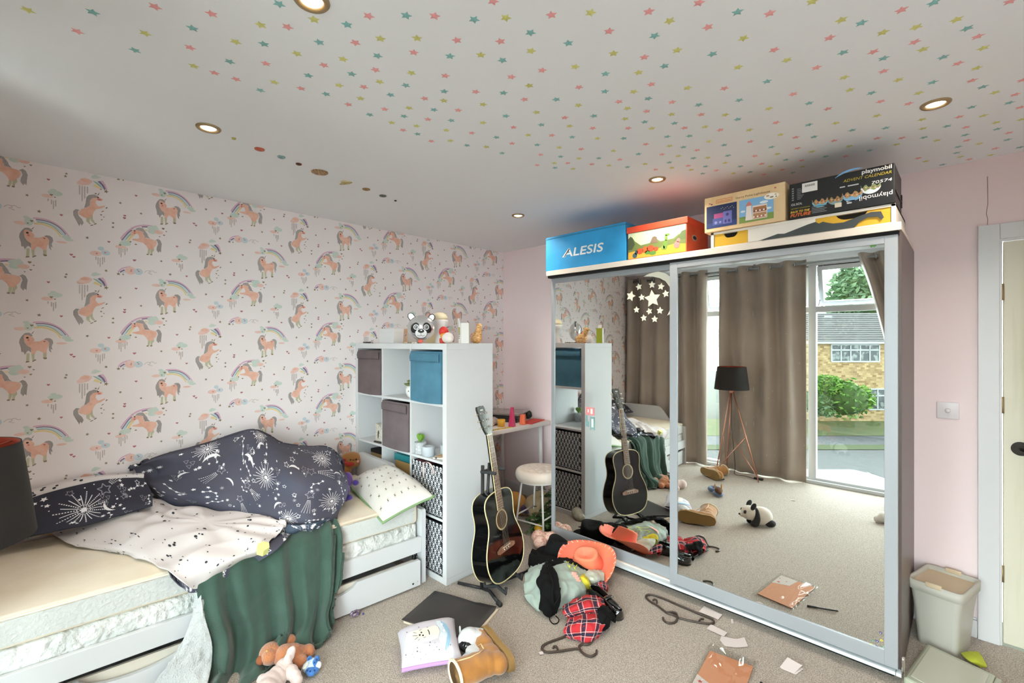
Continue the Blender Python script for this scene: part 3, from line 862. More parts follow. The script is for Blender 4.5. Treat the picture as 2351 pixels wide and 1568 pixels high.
FLAB = ['topmost dark blue flower sticker in the bottom mirror corner', 'yellow flower sticker touching the mirror frame in the flower patch', 'large dark blue flower sticker in the middle of the flower patch', 'teal flower sticker in the bottom mirror flower patch',
        'yellow flower sticker under the teal flower', 'dark blue flower sticker at the outer edge of the flower patch, furthest from the frame', 'slate blue flower sticker between the yellow and green flowers', 'green flower sticker by the mirror frame', 'lowest yellow flower sticker in the flower patch', 'lowest slate blue flower sticker by the bottom rail']
for (u, v, k), lab in zip(fl, FLAB):
    c = on_mirror(YD, u, v)
    r = 0.0062 if k in 'yn' else 0.005
    b = MB()
    M = frame(c, (1, 0, 0), (0, 0, 1))
    pts = [((r * (0.75 + 0.25 * math.cos(5 * a))) * math.cos(a), (r * (0.75 + 0.25 * math.cos(5 * a))) * math.sin(a)) for a in [2 * PI * i / 30 for i in range(30)]]
    b.prism(pts, 0, 0.0008, mat('flower_' + k, fc[k][0], 0.5), M)
    b.prism(circ(0, 0, r * 0.3, 10), 0.0008, 0.0012, mat('flower_eye_' + ('d' if k == 'y' else 'w'), '#5a4a20' if k == 'y' else '#e8ecf0', 0.5), M)
    tag(b.build('flower_sticker'), lab, 'sticker', 'flower stickers on the mirror')
c = on_mirror(YD, 2003, 563)
b = MB(); M = frame(c, (1, 0, 0), (0, 0, 1)); g1, g2 = mat('stk_green', '#5f9a4a', 0.5), mat('stk_olive', '#a9b452', 0.5)
b.prism(circ(0, 0, 0.009, 16, 0.006), 0, 0.001, g1, M); b.prism(circ(-0.008, 0.004, 0.005, 14), 0.0002, 0.0013, g2, M)
for x, y in ((0.009, 0.003), (0.006, -0.007), (-0.004, -0.007), (0.011, -0.003)):
    b.prism(circ(x, y, 0.003, 10), 0.0001, 0.0011, g1, M)
tag(b.build('animal_sticker'), 'small green sticker at the top of the mirror near the frame', 'sticker')
# coloured block tag
c = on_mirror(YL, 1354, 958)
s = (on_mirror(YL, 1354, 940) - on_mirror(YL, 1354, 950)).z / 10
b = MB(); M = frame(c, (1, 0, 0), (0, 0, 1)); pk, tl, wh = mat('tag_pink', '#e08a8c', 0.5), mat('tag_teal', '#7fa3a3', 0.5), mat('tag_white', '#dfe2dd', 0.5)
def rect(x0, y0, x1, y1, m, z=0.001):
    b.prism([(x0 * s * 1.15, y0 * s), (x1 * s * 1.15, y0 * s), (x1 * s * 1.15, y1 * s), (x0 * s * 1.15, y1 * s)], 0, z, m, M)
rect(-9, 5, 11, 23, pk); rect(-5, 11, -2, 18, wh, .0013); rect(2, 8, 7, 20, wh, .0013)
rect(-10, -9, -6, 3, tl); rect(1, -28, 4, 2, tl); rect(9, -28, 12, 2, tl); rect(4, -26, 9, -23, tl); rect(4, -2, 9, 1, tl); rect(4, -22, 9, -3, wh)
rect(-10, -22, -2, -10, tl)
tag(b.build('letter_tag'), 'small pink, white and teal block sticker on the mirror by the shelf reflection', 'sticker')
# ------------------------------------------------------------------ boxes on the wardrobe
def carton(name, label, x0, x1, y0, y1, z0, z1, m, bevel=0.003, part='carton_body'):
    t = thing(name, label, 'box', (x0, y0, z0))
    b = MB(); b.box((0, 0, 0), (x1 - x0, y1 - y0, z1 - z0), m)
    b.build(part, t, bevel=bevel)
    return t
def front(w, h):
    return frame(Vector((0, -0.0007, 0)), (1, 0, 0), (0, 0, 1))
ZT = WTOP
M_BLUE = mat('box_blue', '#2f9edb', 0.55, mix=('#2791cb', 6, 0.4, 0.7))
t = carton('carton', 'bright blue cardboard box with white maker name on top of the wardrobe', 1.172, 1.828, YD - 0.005, YD + 0.34, ZT + 0.001, 2.235, M_BLUE)
b = MB(); M = front(0, 0); wt = mat('print_pure_white', '#f2f4f5', 0.6)
write(b, 'ALESIS', 0.078, wt, frame(Vector((0.165, -0.0008, 0.083)), (1, 0, 0), (0, 0, 1)), width=0.32, shear=0.22, bold=0.002)
b.poly([(0.152, -0.0008, 0.083), (0.172, -0.0008, 0.083), (0.224, -0.0008, 0.138), (0.205, -0.0008, 0.138)], wt)
b.build('lettering', t)
b = MB(); b.box((-0.002, -0.002, 0.226), (0.658, 0.347, 0.2345), mat('box_blue_edge', '#2a7fa8', 0.6)); b.build('lid_flap', t, bevel=0.002)
# picture box with red lid
t = carton('picture_box', 'orange-red lidded cardboard box with painted dragon landscape front', 1.842, 2.222, YD + 0.0, YD + 0.30, ZT + 0.001, 2.16, mat('box_orange', '#c1502f', 0.55, mix=('#a8432a', 12, .4, .7)), part='box_body')
b = MB(); M = front(0, 0)
def pp(pts, colr, y, k=None):
    b.add([(p[0], -0.0006 - y * 0.0002, p[1]) for p in pts], [tuple(range(len(pts)))], mat(colr if not k else k, colr, 0.6))
pp([(0.004, 0.004), (0.374, 0.004), (0.374, 0.164), (0.004, 0.164)], '#cfdcb9', 0)
pp([(0.004, 0.004), (0.374, 0.004), (0.374, 0.05), (0.30, 0.058), (0.2, 0.045), (0.1, 0.055), (0.004, 0.045)], '#d8a83c', 1)
pp([(0.004, 0.045), (0.10, 0.055), (0.20, 0.045), (0.30, 0.058), (0.374, 0.05), (0.374, 0.10), (0.33, 0.11), (0.3, 0.09), (0.22, 0.085), (0.17, 0.12), (0.15, 0.085), (0.09, 0.08), (0.05, 0.11), (0.03, 0.14), (0.004, 0.11)], '#6f7f45', 2)
pp([(0.004, 0.06), (0.03, 0.06), (0.05, 0.09), (0.035, 0.13), (0.02, 0.145), (0.004, 0.13)], '#47553a', 3)
pp([(0.30, 0.075), (0.374, 0.075), (0.374, 0.13), (0.35, 0.125), (0.33, 0.1)], '#5d6f42', 3)
pp([(0.155, 0.08), (0.165, 0.115), (0.18, 0.122), (0.195, 0.115), (0.205, 0.08)], '#7b6a58', 4)
for cx, cz, rx, rz, c_ in ((0.085, 0.045, 0.022, 0.018, '#c4532f'), (0.12, 0.05, 0.018, 0.02, '#d2632f'), (0.155, 0.052, 0.024, 0.02, '#c4532f'), (0.19, 0.045, 0.016, 0.013, '#c4532f'), (0.135, 0.03, 0.018, 0.012, '#5a8a3c'), (0.17, 0.022, 0.022, 0.012, '#5a8a3c'),
        (0.05, 0.022, 0.016, 0.016, '#3f5d66'), (0.06, 0.04, 0.01, 0.014, '#3f5d66'), (0.32, 0.05, 0.018, 0.02, '#d97f7c'), (0.33, 0.075, 0.012, 0.012, '#d97f7c'), (0.25, 0.06, 0.014, 0.03, '#6b8f3f'), (0.255, 0.1, 0.009, 0.018, '#6b8f3f'), (0.262, 0.118, 0.016, 0.007, '#6b8f3f'), (0.235, 0.045, 0.012, 0.012, '#7d9f4f')):
    pp(circ(cx, cz, rx, 14, rz), c_, 6)
b.build('picture_front', t)
b = MB(); b.box((-0.006, -0.006, 0.165), (0.386, 0.307, 0.203), mat('lid_red', '#c8472c', 0.5)); b.build('lid', t, bevel=0.003)
b = MB(); Ms = frame(Vector((0.3807, 0.10, 0.095)), (0, 1, 0), (0, 0, 1)); b.prism([(x * 0.035, y * 0.018) for x, y in circ(0, 0, 1, 20)], 0, 0.0012, mat('metal_eye', '#cfccc8', 0.3, metal=0.7), Ms); b.prism([(x * 0.024, y * 0.011) for x, y in circ(0, 0, 1, 20)], 0.0012, 0.0016, M_DARK, Ms); b.build('hand_hole', t)
# white bench unit lying on the wardrobe, with yellow drawers
t = thing('drawer_unit', 'low white drawer unit with yellow fronts and a dark mountain cut-out under two boxes', 'drawer unit', (2.356, YD + 0.0, ZT + 0.001))
uw, ud, uh = 0.785, 0.42, 0.084
M_UW = mat('unit_white', '#e7e2da', 0.5)
b = MB(); b.box((0, 0, 0), (0.016, ud, uh), M_UW); b.box((uw - 0.016, 0, 0), (uw, ud, uh), M_UW); b.box((0, 0, uh - 0.012), (uw, ud, uh), M_UW); b.box((0.016, 0.004, 0), (uw - 0.016, ud, 0.006), M_UW); b.box((0.19, 0.0, 0.006), (0.49, 0.02, uh - 0.012), M_UW); b.box((0.016, ud - 0.01, 0.006), (uw - 0.016, ud, uh - 0.012), M_UW)
b.build('unit_body', t, bevel=0.001)
def yellow(x0, x1):
    b = MB()
    w = x1 - x0; h = uh - 0.018
    n = 12
    cut = [(w * 0.72 - (w * 0.44) * i / n, h - 0.026 * (1 - (2 * i / n - 1) ** 4) * 1.0) for i in range(n + 1)]
    b.prism([(0, 0), (w, 0), (w, h)] + cut + [(0, h)], 0, 0.012, mat('drawer_yellow', '#d9ab2b', 0.5), frame(Vector((x0, 0.016, 0.006)), (1, 0, 0), (0, 0, 1)))
    b.box((x0, 0.018, 0.006), (x1, 0.03, uh - 0.013), M_DARK)
    d = b.build('drawer_front', t)
yellow(0.018, 0.188); yellow(0.492, uw - 0.018)
b = MB()
mm = mat('mountain_dark', '#3f4648', 0.6)
b.add([(x, -0.0012, z) for x, z in ((0.24, 0.004), (0.33, 0.026), (0.36, 0.022), (0.41, 0.036), (0.46, 0.05), (0.49, 0.056), (0.505, 0.046), (0.52, 0.052), (0.535, 0.045), (0.56, 0.036), (0.60, 0.034), (0.66, 0.052), (0.70, 0.062), (0.735, 0.058), (0.745, 0.03), (0.735, 0.02), (0.725, 0.036), (0.69, 0.04), (0.66, 0.026), (0.64, 0.004))], [tuple(range(20))], mm)
b.build('mountain_cutout', t)
# cream toy box
t = carton('toy_box', 'cream toy box with two picture panels lying on the white drawer unit', 2.326, 2.722, YD - 0.012, YD + 0.22, 2.077, 2.268, mat('box_cream', '#e6c99c', 0.6, mix=('#dcb989', 14, .4, .7)), part='box_body')
b = MB()
def q(pts, colr, lv=1):
    b.add([(p[0], -0.0006 - lv * 0.00025, p[1]) for p in pts], [tuple(range(len(pts)))], mat('p' + colr, colr, 0.5))
def rc(x0, z0, x1, z1, colr, lv=1):
    q([(x0, z0), (x1, z0), (x1, z1), (x0, z1)], colr, lv)
rc(0.012, 0.020, 0.170, 0.140, '#1f2f5a'); rc(0.012, 0.020, 0.170, 0.048, '#2a3f78', 2)
rc(0.100, 0.034, 0.145, 0.100, '#6f6fb4', 3); rc(0.052, 0.070, 0.100, 0.095, '#b04f86', 3); rc(0.045, 0.034, 0.100, 0.070, '#4d589a', 3)
q(circ(0.122, 0.082, 0.008, 12), '#3a3c78', 4); rc(0.108, 0.04, 0.118, 0.055, '#3a3c78', 4); rc(0.125, 0.04, 0.137, 0.055, '#3a3c78', 4); q(circ(0.085, 0.047, 0.006, 10), '#8f95c8', 4); q(circ(0.062, 0.047, 0.008, 10), '#8f95c8', 4)
for i in range(9):
    q(circ(0.09 + 0.008 * i, 0.118 + 0.006 * math.sin(i * 2.1), 0.0018, 6), '#e8d9a6', 4)
rc(0.182, 0.020, 0.345, 0.140, '#7fb2dc'); rc(0.182, 0.020, 0.345, 0.052, '#7f9a4e', 2)
for x, z, rx, rz in ((0.20, 0.08, 0.012, 0.006), (0.30, 0.11, 0.02, 0.007), (0.32, 0.075, 0.016, 0.006)):
    q(circ(x, z, rx, 12, rz), '#dfeaf2', 2)
q([(0.212, 0.03), (0.246, 0.03), (0.240, 0.105), (0.218, 0.105)], '#f0e4df', 3); q([(0.212, 0.104), (0.246, 0.104), (0.238, 0.118), (0.229, 0.128), (0.220, 0.118)], '#c97f76', 4); rc(0.246, 0.03, 0.315, 0.100, '#ecd9cc', 3); rc(0.250, 0.064, 0.312, 0.092, '#a8744c', 4); rc(0.250, 0.034, 0.312, 0.060, '#b98a62', 4)
for i in range(7):
    q(circ(0.255 + 0.009 * i, 0.072, 0.0045, 8), '#f3e9e2' if i % 2 else '#8a4a3a', 5); q(circ(0.253 + 0.009 * i, 0.042, 0.0045, 8), '#c06a5a' if i % 2 else '#f3e9e2', 5)
q(circ(0.335, 0.132, 0.034, 24, 0.016), '#f4efe4', 5); q(circ(0.318, 0.136, 0.008, 10, 0.004), '#b98a62', 6); q(circ(0.336, 0.127, 0.009, 10, 0.004), '#8f7f6a', 6); q(circ(0.356, 0.126, 0.003, 8), '#2b2622', 6); q(circ(0.354, 0.137, 0.004, 8), '#c9a06a', 6)
rc(0.062, 0.150, 0.148, 0.170, '#d27c4a', 2); rc(0.065, 0.153, 0.145, 0.167, '#e6b98a', 3)
for x, z, c_ in ((0.03, 0.156, '#c9605a'), (0.04, 0.150, '#7c3a5a'), (0.052, 0.158, '#e8b48a'), (0.352, 0.17, '#c4585a')):
    q(circ(x, z, 0.005, 10, 0.004), c_, 3)
write(b, 'Sylvanian Families', 0.0105, mat('p#b0522a', '#b0522a', 0.5), frame(Vector((0.069, -0.0018, 0.156)), (1, 0, 0), (0, 0, 1)), width=0.072)
write(b, 'Starry Point Lighthouse', 0.0155, mat('p#6a4a30', '#6a4a30', 0.5), frame(Vector((0.164, -0.0012, 0.153)), (1, 0, 0), (0, 0, 1)), width=0.165)
b.build('printed_front', t)
# black game box
t = carton('game_box', 'black advent calendar box on the white drawer unit nearest the door', 2.738, 3.138, YD - 0.008, YD + 0.27, 2.077, 2.248, mat('box_black', '#161719', 0.4), part='box_body')
b = MB()
K = lambda x, z, y=0.0012: frame(Vector((x, -y, z)), (1, 0, 0), (0, 0, 1))
wht, yel, gry = mat('p#eeeeee', '#eeeeee', 0.5), mat('p#c9b23c', '#c9b23c', 0.5), mat('p#8d8f94', '#8d8f94', 0.5)
write(b, 'playmobil', 0.024, wht, K(0.287, 0.150), width=0.103, bold=0.0008)
write(b, 'ADVENT CALENDAR', 0.018, yel, K(0.218, 0.128), width=0.172, shear=0.2)
write(b, '70574', 0.018, wht, K(0.320, 0.096), width=0.07, shear=0.2)
Mi = frame(Vector((0.395, -0.0012, 0.045)), (-1, 0, 0), (0, 0, -1)); 
vs, fs, w = text2('playmobil', 0.028); k = 0.115 / w
b.add([(0.393 - v[0] * k, -0.0012, 0.050 - v[1]) for v in vs], fs, wht)
write(b, 'GLSDL', 0.014, wht, K(0.008, 0.064), width=0.048, shear=0.15)
write(b, 'ADVENT CALENDAR', 0.008, yel, K(0.008, 0.045), width=0.08, shear=0.15)
og = mat('p#d9692c', '#d9692c', 0.5); ye2 = mat('p#e5b93c', '#e5b93c', 0.5)
write(b, 'BACK TO THE', 0.013, ye2, K(0.006, 0.028), width=0.078, shear=0.3, bold=0.0006); write(b, 'FUTURE', 0.021, og, K(0.006, 0.009), width=0.082, shear=0.3, bold=0.0012)
rc2 = lambda x0, z0, x1, z1, c_, lv=1: b.add([(x0, -0.0006 - lv * 0.0003, z0), (x1, -0.0006 - lv * 0.0003, z0), (x1, -0.0006 - lv * 0.0003, z1), (x0, -0.0006 - lv * 0.0003, z1)], [(0, 1, 2, 3)], mat('p' + c_, c_, 0.5))
rc2(0.055, 0.118, 0.118, 0.162, '#e9e7e4', 2)
for i in range(16):
    rc2(0.066 + 0.0027 * i, 0.143, 0.066 + 0.0027 * i + (0.0016 if i % 3 else 0.0008), 0.153, '#3a3a3a', 3)
for i in range(6):
    rc2(0.012, 0.088 + 0.011 * i, 0.020, 0.094 + 0.011 * i, '#8d8f94', 1)
for i in range(7):
    rc2(0.034, 0.090 + 0.008 * i, 0.05 + 0.006 * (i % 3), 0.094 + 0.008 * i, '#6f7278', 1)
for i in range(5):
    rc2(0.095, 0.012 + 0.007 * i, 0.155 - 0.008 * (i % 2), 0.0145 + 0.007 * i, '#8d8f94', 1)
for i in range(5):
    pts = []
for i in range(12):
    a0, a1 = 0.9 + 0.9 * i / 12, 0.9 + 0.9 * (i + 1) / 12
    r0, r1 = 0.115, 0.108
    w_ = math.sin(PI * (i + 0.5) / 12) * 0.004 + 0.0006
    pts = [(0.262 + (0.12 + s_ * w_) * math.cos(PI - a), 0.07 + (0.11 + s_ * w_) * math.sin(a)) for s_, a in ((1, a0), (1, a1), (-1, a1), (-1, a0))]
    b.add([(p[0], -0.001, p[1]) for p in pts], [(0, 1, 2, 3)], mat('p#7fb6e6', '#7fb6e6', 0.5))
for cx, cz, r, w_ in ((0.128, 0.062, 0.032, 0), (0.188, 0.060, 0.030, 1), (0.252, 0.068, 0.038, 2), (0.318, 0.086, 0.036, 3)):
    cs = (('#b58a5a', '#6fb4cf'), ('#9a7a4a', '#7a9aa0'), ('#a8855a', '#6f9fc4'), ('#7c8a5c', '#c9d6dc'))[w_]
    pts = [(cx + r * math.cos(a), cz + r * 0.85 * math.sin(a)) for a in [PI + PI * i / 14 for i in range(15)]]
    b.add([(p[0], -0.0009, p[1]) for p in pts], [tuple(range(15))], mat('p' + cs[1], cs[1], 0.5))
    pts = [(cx + r * math.cos(PI + PI * i / 14), cz + 0.006 + 0.008 * math.sin(i * 1.7)) for i in range(15)] + [(cx + 0.7 * r * math.cos(-PI * i / 14), cz - 0.012 + 0.004 * math.sin(i)) for i in range(15)]
    b.add([(p[0], -0.0012, p[1]) for p in pts], [tuple(range(30))], mat('p' + cs[0], cs[0], 0.5))
    for i in range(7):
        b.add([(p[0], -0.0015, p[1]) for p in circ(cx - r * 0.7 + r * 0.23 * i, cz - 0.004 + 0.004 * math.sin(i * 2), 0.003, 6)], [tuple(range(6))], mat('p#d9b48a', '#d9b48a', 0.5) if i % 2 else mat('p#8a3f4a', '#8a3f4a', 0.5))
for x0, x1, z in ((0.23, 0.262, 0.036), (0.232, 0.25, 0.028), (0.235, 0.275, 0.106), (0.205, 0.225, 0.106)):
    rc2(x0, z, x1, z + 0.005, '#c9ccd2', 1)
rc2(0.186, 0.020, 0.212, 0.040, '#d6cbb8', 2)
b.build('printed_front', t)
b = MB(); b.box((0.4004, 0.02, 0.052), (0.404, 0.262, 0.058), mat('box_tape', '#0e0e0f', 0.3)); b.box((0.4004, 0.26, 0.03), (0.404, 0.272, 0.09), M_DARK); b.build('side_seam', t)
# dark coat edge on the pink wall, seen past the wardrobe side
b = MB()
g = [[Vector((0.70 + 0.03 * (1 - i / 12) * (1 - j / 14) + (0.16 + 0.05 * i / 12) * j / 14, YB - 0.03 - 0.018 * math.sin(j * .9 + i * .15) - 0.012 * i / 12, 1.24 - 0.42 * i / 12)) for j in range(15)] for i in range(13)]
b.grid(g, mat('coat_black', '#1c1b1d', 0.9, sheen=0.2))
o = b.build('hanging_coat', solid=0.02)
tag(o, 'black garment hanging on the pink wall beside the wardrobe', 'coat')
# ================================================================== white cube shelf unit and what it holds
KX, KY, KR = 1.117, 1.710, math.radians(1.2)
KT, KI, KC, KH = 0.038, 0.016, 0.335, 0.336
KW = 2 * KT + 3 * KC + 2 * KI
KTOP = 2 * KT + 4 * KH + 3 * KI
KD = 0.39
KM = Matrix.Translation((KX, KY, 0)) @ Matrix.Rotation(KR, 4, 'Z')
M_SHELF = mat('shelf_white', '#d6d8da', 0.42)
t = thing('shelf_unit', 'tall white cube shelf unit standing between bed and desk', 'shelf unit', (KX, KY, 0), KR)
def part(name, lo, hi):
    b = MB(); b.box(lo, hi, M_SHELF); return b.build(name, t, bevel=0.0012)
part('top_panel', (-KW, 0, KTOP - KT), (0, KD, KTOP))
part('bottom_panel', (-KW, 0, 0.0), (0, KD, KT))
part('side_panel', (-KT, 0.0, KT), (0, KD, KTOP - KT))
part('side_panel', (-KW, 0.0, KT), (-KW + KT, KD, KTOP - KT))
cx0 = lambda c: -KW + KT + c * (KC + KI)          # left edge of column c
cz0 = lambda r: KTOP - KT - (r + 1) * KH - r * KI   # floor of row r
for c in (1, 2):
    part('divider', (cx0(c) - KI, 0.002, KT), (cx0(c), KD - 0.002, KTOP - KT))
for r in range(3):
    for c in range(3):
        part('shelf', (cx0(c), 0.003, cz0(r) - KI), (cx0(c) + KC, KD - 0.003, cz0(r)))
def inK(x, y, z):
    return KM @ Vector((x, y, z))
def cell(c, r, fx=0.5, fy=0.5):
    return inK(cx0(c) + KC * fx, KD * fy, cz0(r) + 0.001)
# ---- fabric boxes
def fabric_box(label, colr, c, r, yo, colr2, group=None, dz=0.0):
    p = inK(cx0(c) + 0.006, yo, cz0(r) + 0.002)
    t = thing('storage_box', label, 'storage box', p, KR, group)
    w, d, h = KC - 0.012, 0.375 - max(yo, 0), 0.322 + dz
    m = mat('fabric_' + colr[1:], colr, 0.9, bump=(700, 0.25, 0.001), mix=(colr2, 9, .35, .7))
    b = MB()
    # softly bowed front, open top
    nx, nz = 14, 12
    def bow(x, z):
        return -0.010 * math.sin(PI * x) * math.sin(PI * min(1, z * 1.05)) * 1.0
    fr = [[Vector((w * i / nx, bow(i / nx, k / nz), h * k / nz - 0.006 * math.sin(PI * i / nx) * (k == 0))) for i in range(nx + 1)] for k in range(nz + 1)]
    b.grid(fr, m)
    b.box((0, 0.0, 0), (0.004, d, h), m); b.box((w - 0.004, 0.0, 0), (w, d, h), m)
    bk = [[Vector((w * i / nx, d - bow(i / nx, k / nz), h * k / nz)) for i in range(nx, -1, -1)] for k in range(nz + 1)]
    b.grid(bk, m)
    b.box((0.004, 0.012, 0.0), (w - 0.004, d - 0.012, 0.004), m)
    b.build('box_body', t)
    for face in (0, 1):
        b = MB()
        y = -0.004 if face == 0 else d + 0.004
        sg = 1 if face == 0 else -1
        rows = []
        for k in range(7):
            z = h - 0.012 - 0.052 * k / 6
            rows.append([Vector((w * (0.03 + 0.94 * i / 24), y + sg * (bow(0.03 + 0.94 * i / 24, z / h) - 0.003 - 0.004 * math.sin(k / 6 * PI) - 0.0025 * mnoise.noise(Vector((i * 0.45, k * 0.5, c + r * 3)))), z - 0.004 * mnoise.noise(Vector((i * 0.3, 3.3, c))) * (k == 6))) for i in range(25)])
        b.grid(rows if sg > 0 else [r_[::-1] for r_ in rows], m)
        b.build('folded_cuff', t, solid=0.003)
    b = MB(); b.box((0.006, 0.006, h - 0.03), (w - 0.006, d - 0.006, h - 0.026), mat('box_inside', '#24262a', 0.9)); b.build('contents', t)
    return t
fabric_box('grey-brown fabric storage box in the top row of the shelf next to the wallpaper', '#6d6062', 0, 0, -0.004, '#625658')
fabric_box('grey-brown fabric storage box in the middle column, second row, under the plant pots', '#736769', 1, 1, -0.006, '#675c5e')
fabric_box('blue fabric storage box in the top corner of the shelf below the balloon', '#4f8199', 2, 0, -0.008, '#457389')
# ---- skull print bags
M_SK = mat('skull_white', '#dcdfe2', 0.8); M_NV = mat('skull_navy', '#20232d', 0.85, bump=(500, 0.2, 0.001))
def skull(b, M, x, z, s, lv=0.0):
    A = lambda pts, m, o: b.add([M @ Vector((x + p[0] * s, z + p[1] * s, o)) for p in pts], [tuple(range(len(pts)))], m)
    A([(-.42, .05), (-.36, .34), (-.15, .5), (.15, .5), (.36, .34), (.42, .05), (.3, -.14), (.2, -.2), (.2, -.4), (-.2, -.4), (-.2, -.2), (-.3, -.14)], M_SK, 0.0004)
    A(circ(-.17, .08, .12, 8, .13), M_NV, 0.0008); A(circ(.17, .08, .12, 8, .13), M_NV, 0.0008)
    A([(-.05, -.1), (.05, -.1), (0, .0)], M_NV, 0.0008)
    for k in (-0.1, 0.0, 0.1):
        A([(k - .012, -.4), (k + .012, -.4), (k + .012, -.26), (k - .012, -.26)], M_NV, 0.0008)
    for sg in (-1, 1):
        A([(sg * -.62, -.32), (sg * -.56, -.40), (sg * .62, -.74), (sg * .58, -.64)][::sg], M_SK, 0.0005)
        A(circ(sg * .62, -.70, .09, 6), M_SK, 0.0006); A(circ(sg * .62, -.34, .09, 6), M_SK, 0.0006)
def skull_bag(label, r, h, handles):
    p = inK(cx0(2) + 0.006, 0.004, cz0(r) + 0.002)
    t = thing('storage_bag', label, 'storage bag', p, KR, 'skull print storage bags')
    w, d = KC - 0.012, 0.376
    b = MB(); b.box((0, 0, 0), (w, d, 0.004), M_NV); b.box((0, 0, 0), (w, 0.004, h), M_NV); b.box((0, d - 0.004, 0), (w, d, h), M_NV); b.box((0, 0, 0), (0.004, d, h), M_NV); b.box((w - 0.004, 0, 0), (w, d, h), M_NV)
    Mf = frame(Vector((0, -0.0002, 0)), (1, 0, 0), (0, 0, 1)); Mk = frame(Vector((w, d + 0.0002, 0)), (-1, 0, 0), (0, 0, 1))
    s = 0.036
    for M in (Mf, Mk):
        nrow = int(h / 0.034)
        for i in range(nrow):
            for j in range(9):
                x = 0.02 + j * 0.0358 + (0.018 if i % 2 else 0)
                if x < w - 0.015:
                    skull(b, M, x, 0.028 + i * 0.034, s * 0.82)
    b.build('bag_body', t)
    b = MB(); b.box((0.008, 0.008, h - 0.03), (w - 0.008, d - 0.008, h - 0.024), mat('bag_inside', '#1f1d22', 0.9)); b.build('contents', t)
    if handles:
        b = MB()
        pts = [Vector((0.13, -0.004, h - 0.09)), Vector((0.13, -0.006, h - 0.02)), Vector((0.15, -0.012, h + 0.010)), Vector((0.20, -0.02, h + 0.018)), Vector((0.225, -0.012, h - 0.005)), Vector((0.235, -0.006, h - 0.05))]
        q = spline(pts, 24)
        rows = [[v + Vector((0, -0.001, -0.0)) for v in q], [v + Vector((0.016, -0.001, 0.004)) for v in q]]
        b.grid(rows, mat('strap_pink', '#d9c6c4', 0.8)); b.build('strap', t, solid=0.002)
        b = MB(); b.box((0.03, 0.02, h - 0.02), (0.13, 0.1, h + 0.004), mat('maroon', '#5a2731', 0.9)); b.build('red_lining', t)
    return t
skull_bag('black bag with white skull print and pale strap, third row of the shelf', 2, 0.31, True)
skull_bag('black bag with white skull print and no strap, bottom row of the shelf', 3, 0.318, False)
# ---- succulent in a bird pot (middle column, top row)
p = cell(1, 0, 0.74, 0.25)
t = thing('plant_pot', 'round white bird-face pot with a succulent in the shelf top row', 'plant pot', p, KR - 0.3)
b = MB(); b.lathe([(0.03, 0), (0.044, 0.006), (0.057, 0.03), (0.060, 0.05), (0.055, 0.07), (0.046, 0.082), (0.042, 0.082), (0.044, 0.07), (0.03, 0.06), (0.0, 0.058)], mat('pot_white', '#e9ebea', 0.3), 28); b.build('pot', t)
b = MB(); b.ell((-0.02, -0.054, 0.048), (0.005, 0.004, 0.005), M_BLACK); b.build('eye', t); b = MB(); b.ell((0.03, -0.049, 0.048), (0.005, 0.004, 0.005), M_BLACK); b.build('eye', t)
b = MB(); b.ell((-0.048, -0.024, 0.04), (0.014, 0.010, 0.022), mat('pot_white', '#e9ebea', 0.3)); b.build('wing', t)
M_SUC = mat('succulent', '#66713f', 0.6, mix=('#7d8a52', 60, .4, .7))
for ring, (nn, rr, zz, tilt, ln) in enumerate(((9, 0.028, 0.085, 1.35, 0.040), (7, 0.02, 0.095, 0.9, 0.034), (5, 0.008, 0.102, 0.4, 0.026))):
    for i in range(nn):
        a = 2 * PI * i / nn + ring
        R = Matrix.Rotation(a, 3, 'Z') @ Matrix.Rotation(tilt, 3, 'Y')
        b = MB(); b.ell(Vector((rr * math.cos(a), rr * math.sin(a), zz)) + R @ Vector((0, 0, ln * 0.5)), (0.008, 0.014, ln * 0.62), M_SUC, R=R, n=10, k=8); b.build('leaf', t)
# ---- stripy glass cactus and patterned vase behind
p = cell(1, 0, 0.80, 0.56)
t = thing('ornament', 'white and green striped tapered ornament behind the bird pot', 'ornament', p, 0)
m1, m2 = mat('stripe_white', '#dfe4e0', 0.4), mat('stripe_sage', '#a9bfae', 0.4)
b = MB()
for i in range(9):
    z0, z1 = 0.018 * i, 0.018 * (i + 1)
    r0, r1 = 0.05 * (1 - (z0 / 0.19) ** 2) ** 0.5 + 0.004, 0.05 * (1 - (min(z1, .185) / 0.19) ** 2) ** 0.5 + 0.004
    b.lathe([(r0, z0), ((r0 + r1) / 2 + 0.003, (z0 + z1) / 2), (r1, z1)], m2 if i % 2 else m1, 20, cap=(i in (0, 8)))
b.build('striped_body', t)
p = cell(1, 0, 0.76, 0.82)
b = MB(); b.lathe([(0.03, 0), (0.05, 0.02), (0.062, 0.09), (0.06, 0.16), (0.045, 0.22), (0.032, 0.24), (0.036, 0.25), (0.03, 0.25), (0.0, 0.2)], mat('vase_grey', '#8d8f95', 0.5, mix=('#4b4d55', 45, .47, .55)), 28, Matrix.Translation(p))
tag(b.build('vase'), 'grey marbled vase at the back of the shelf top row', 'vase')
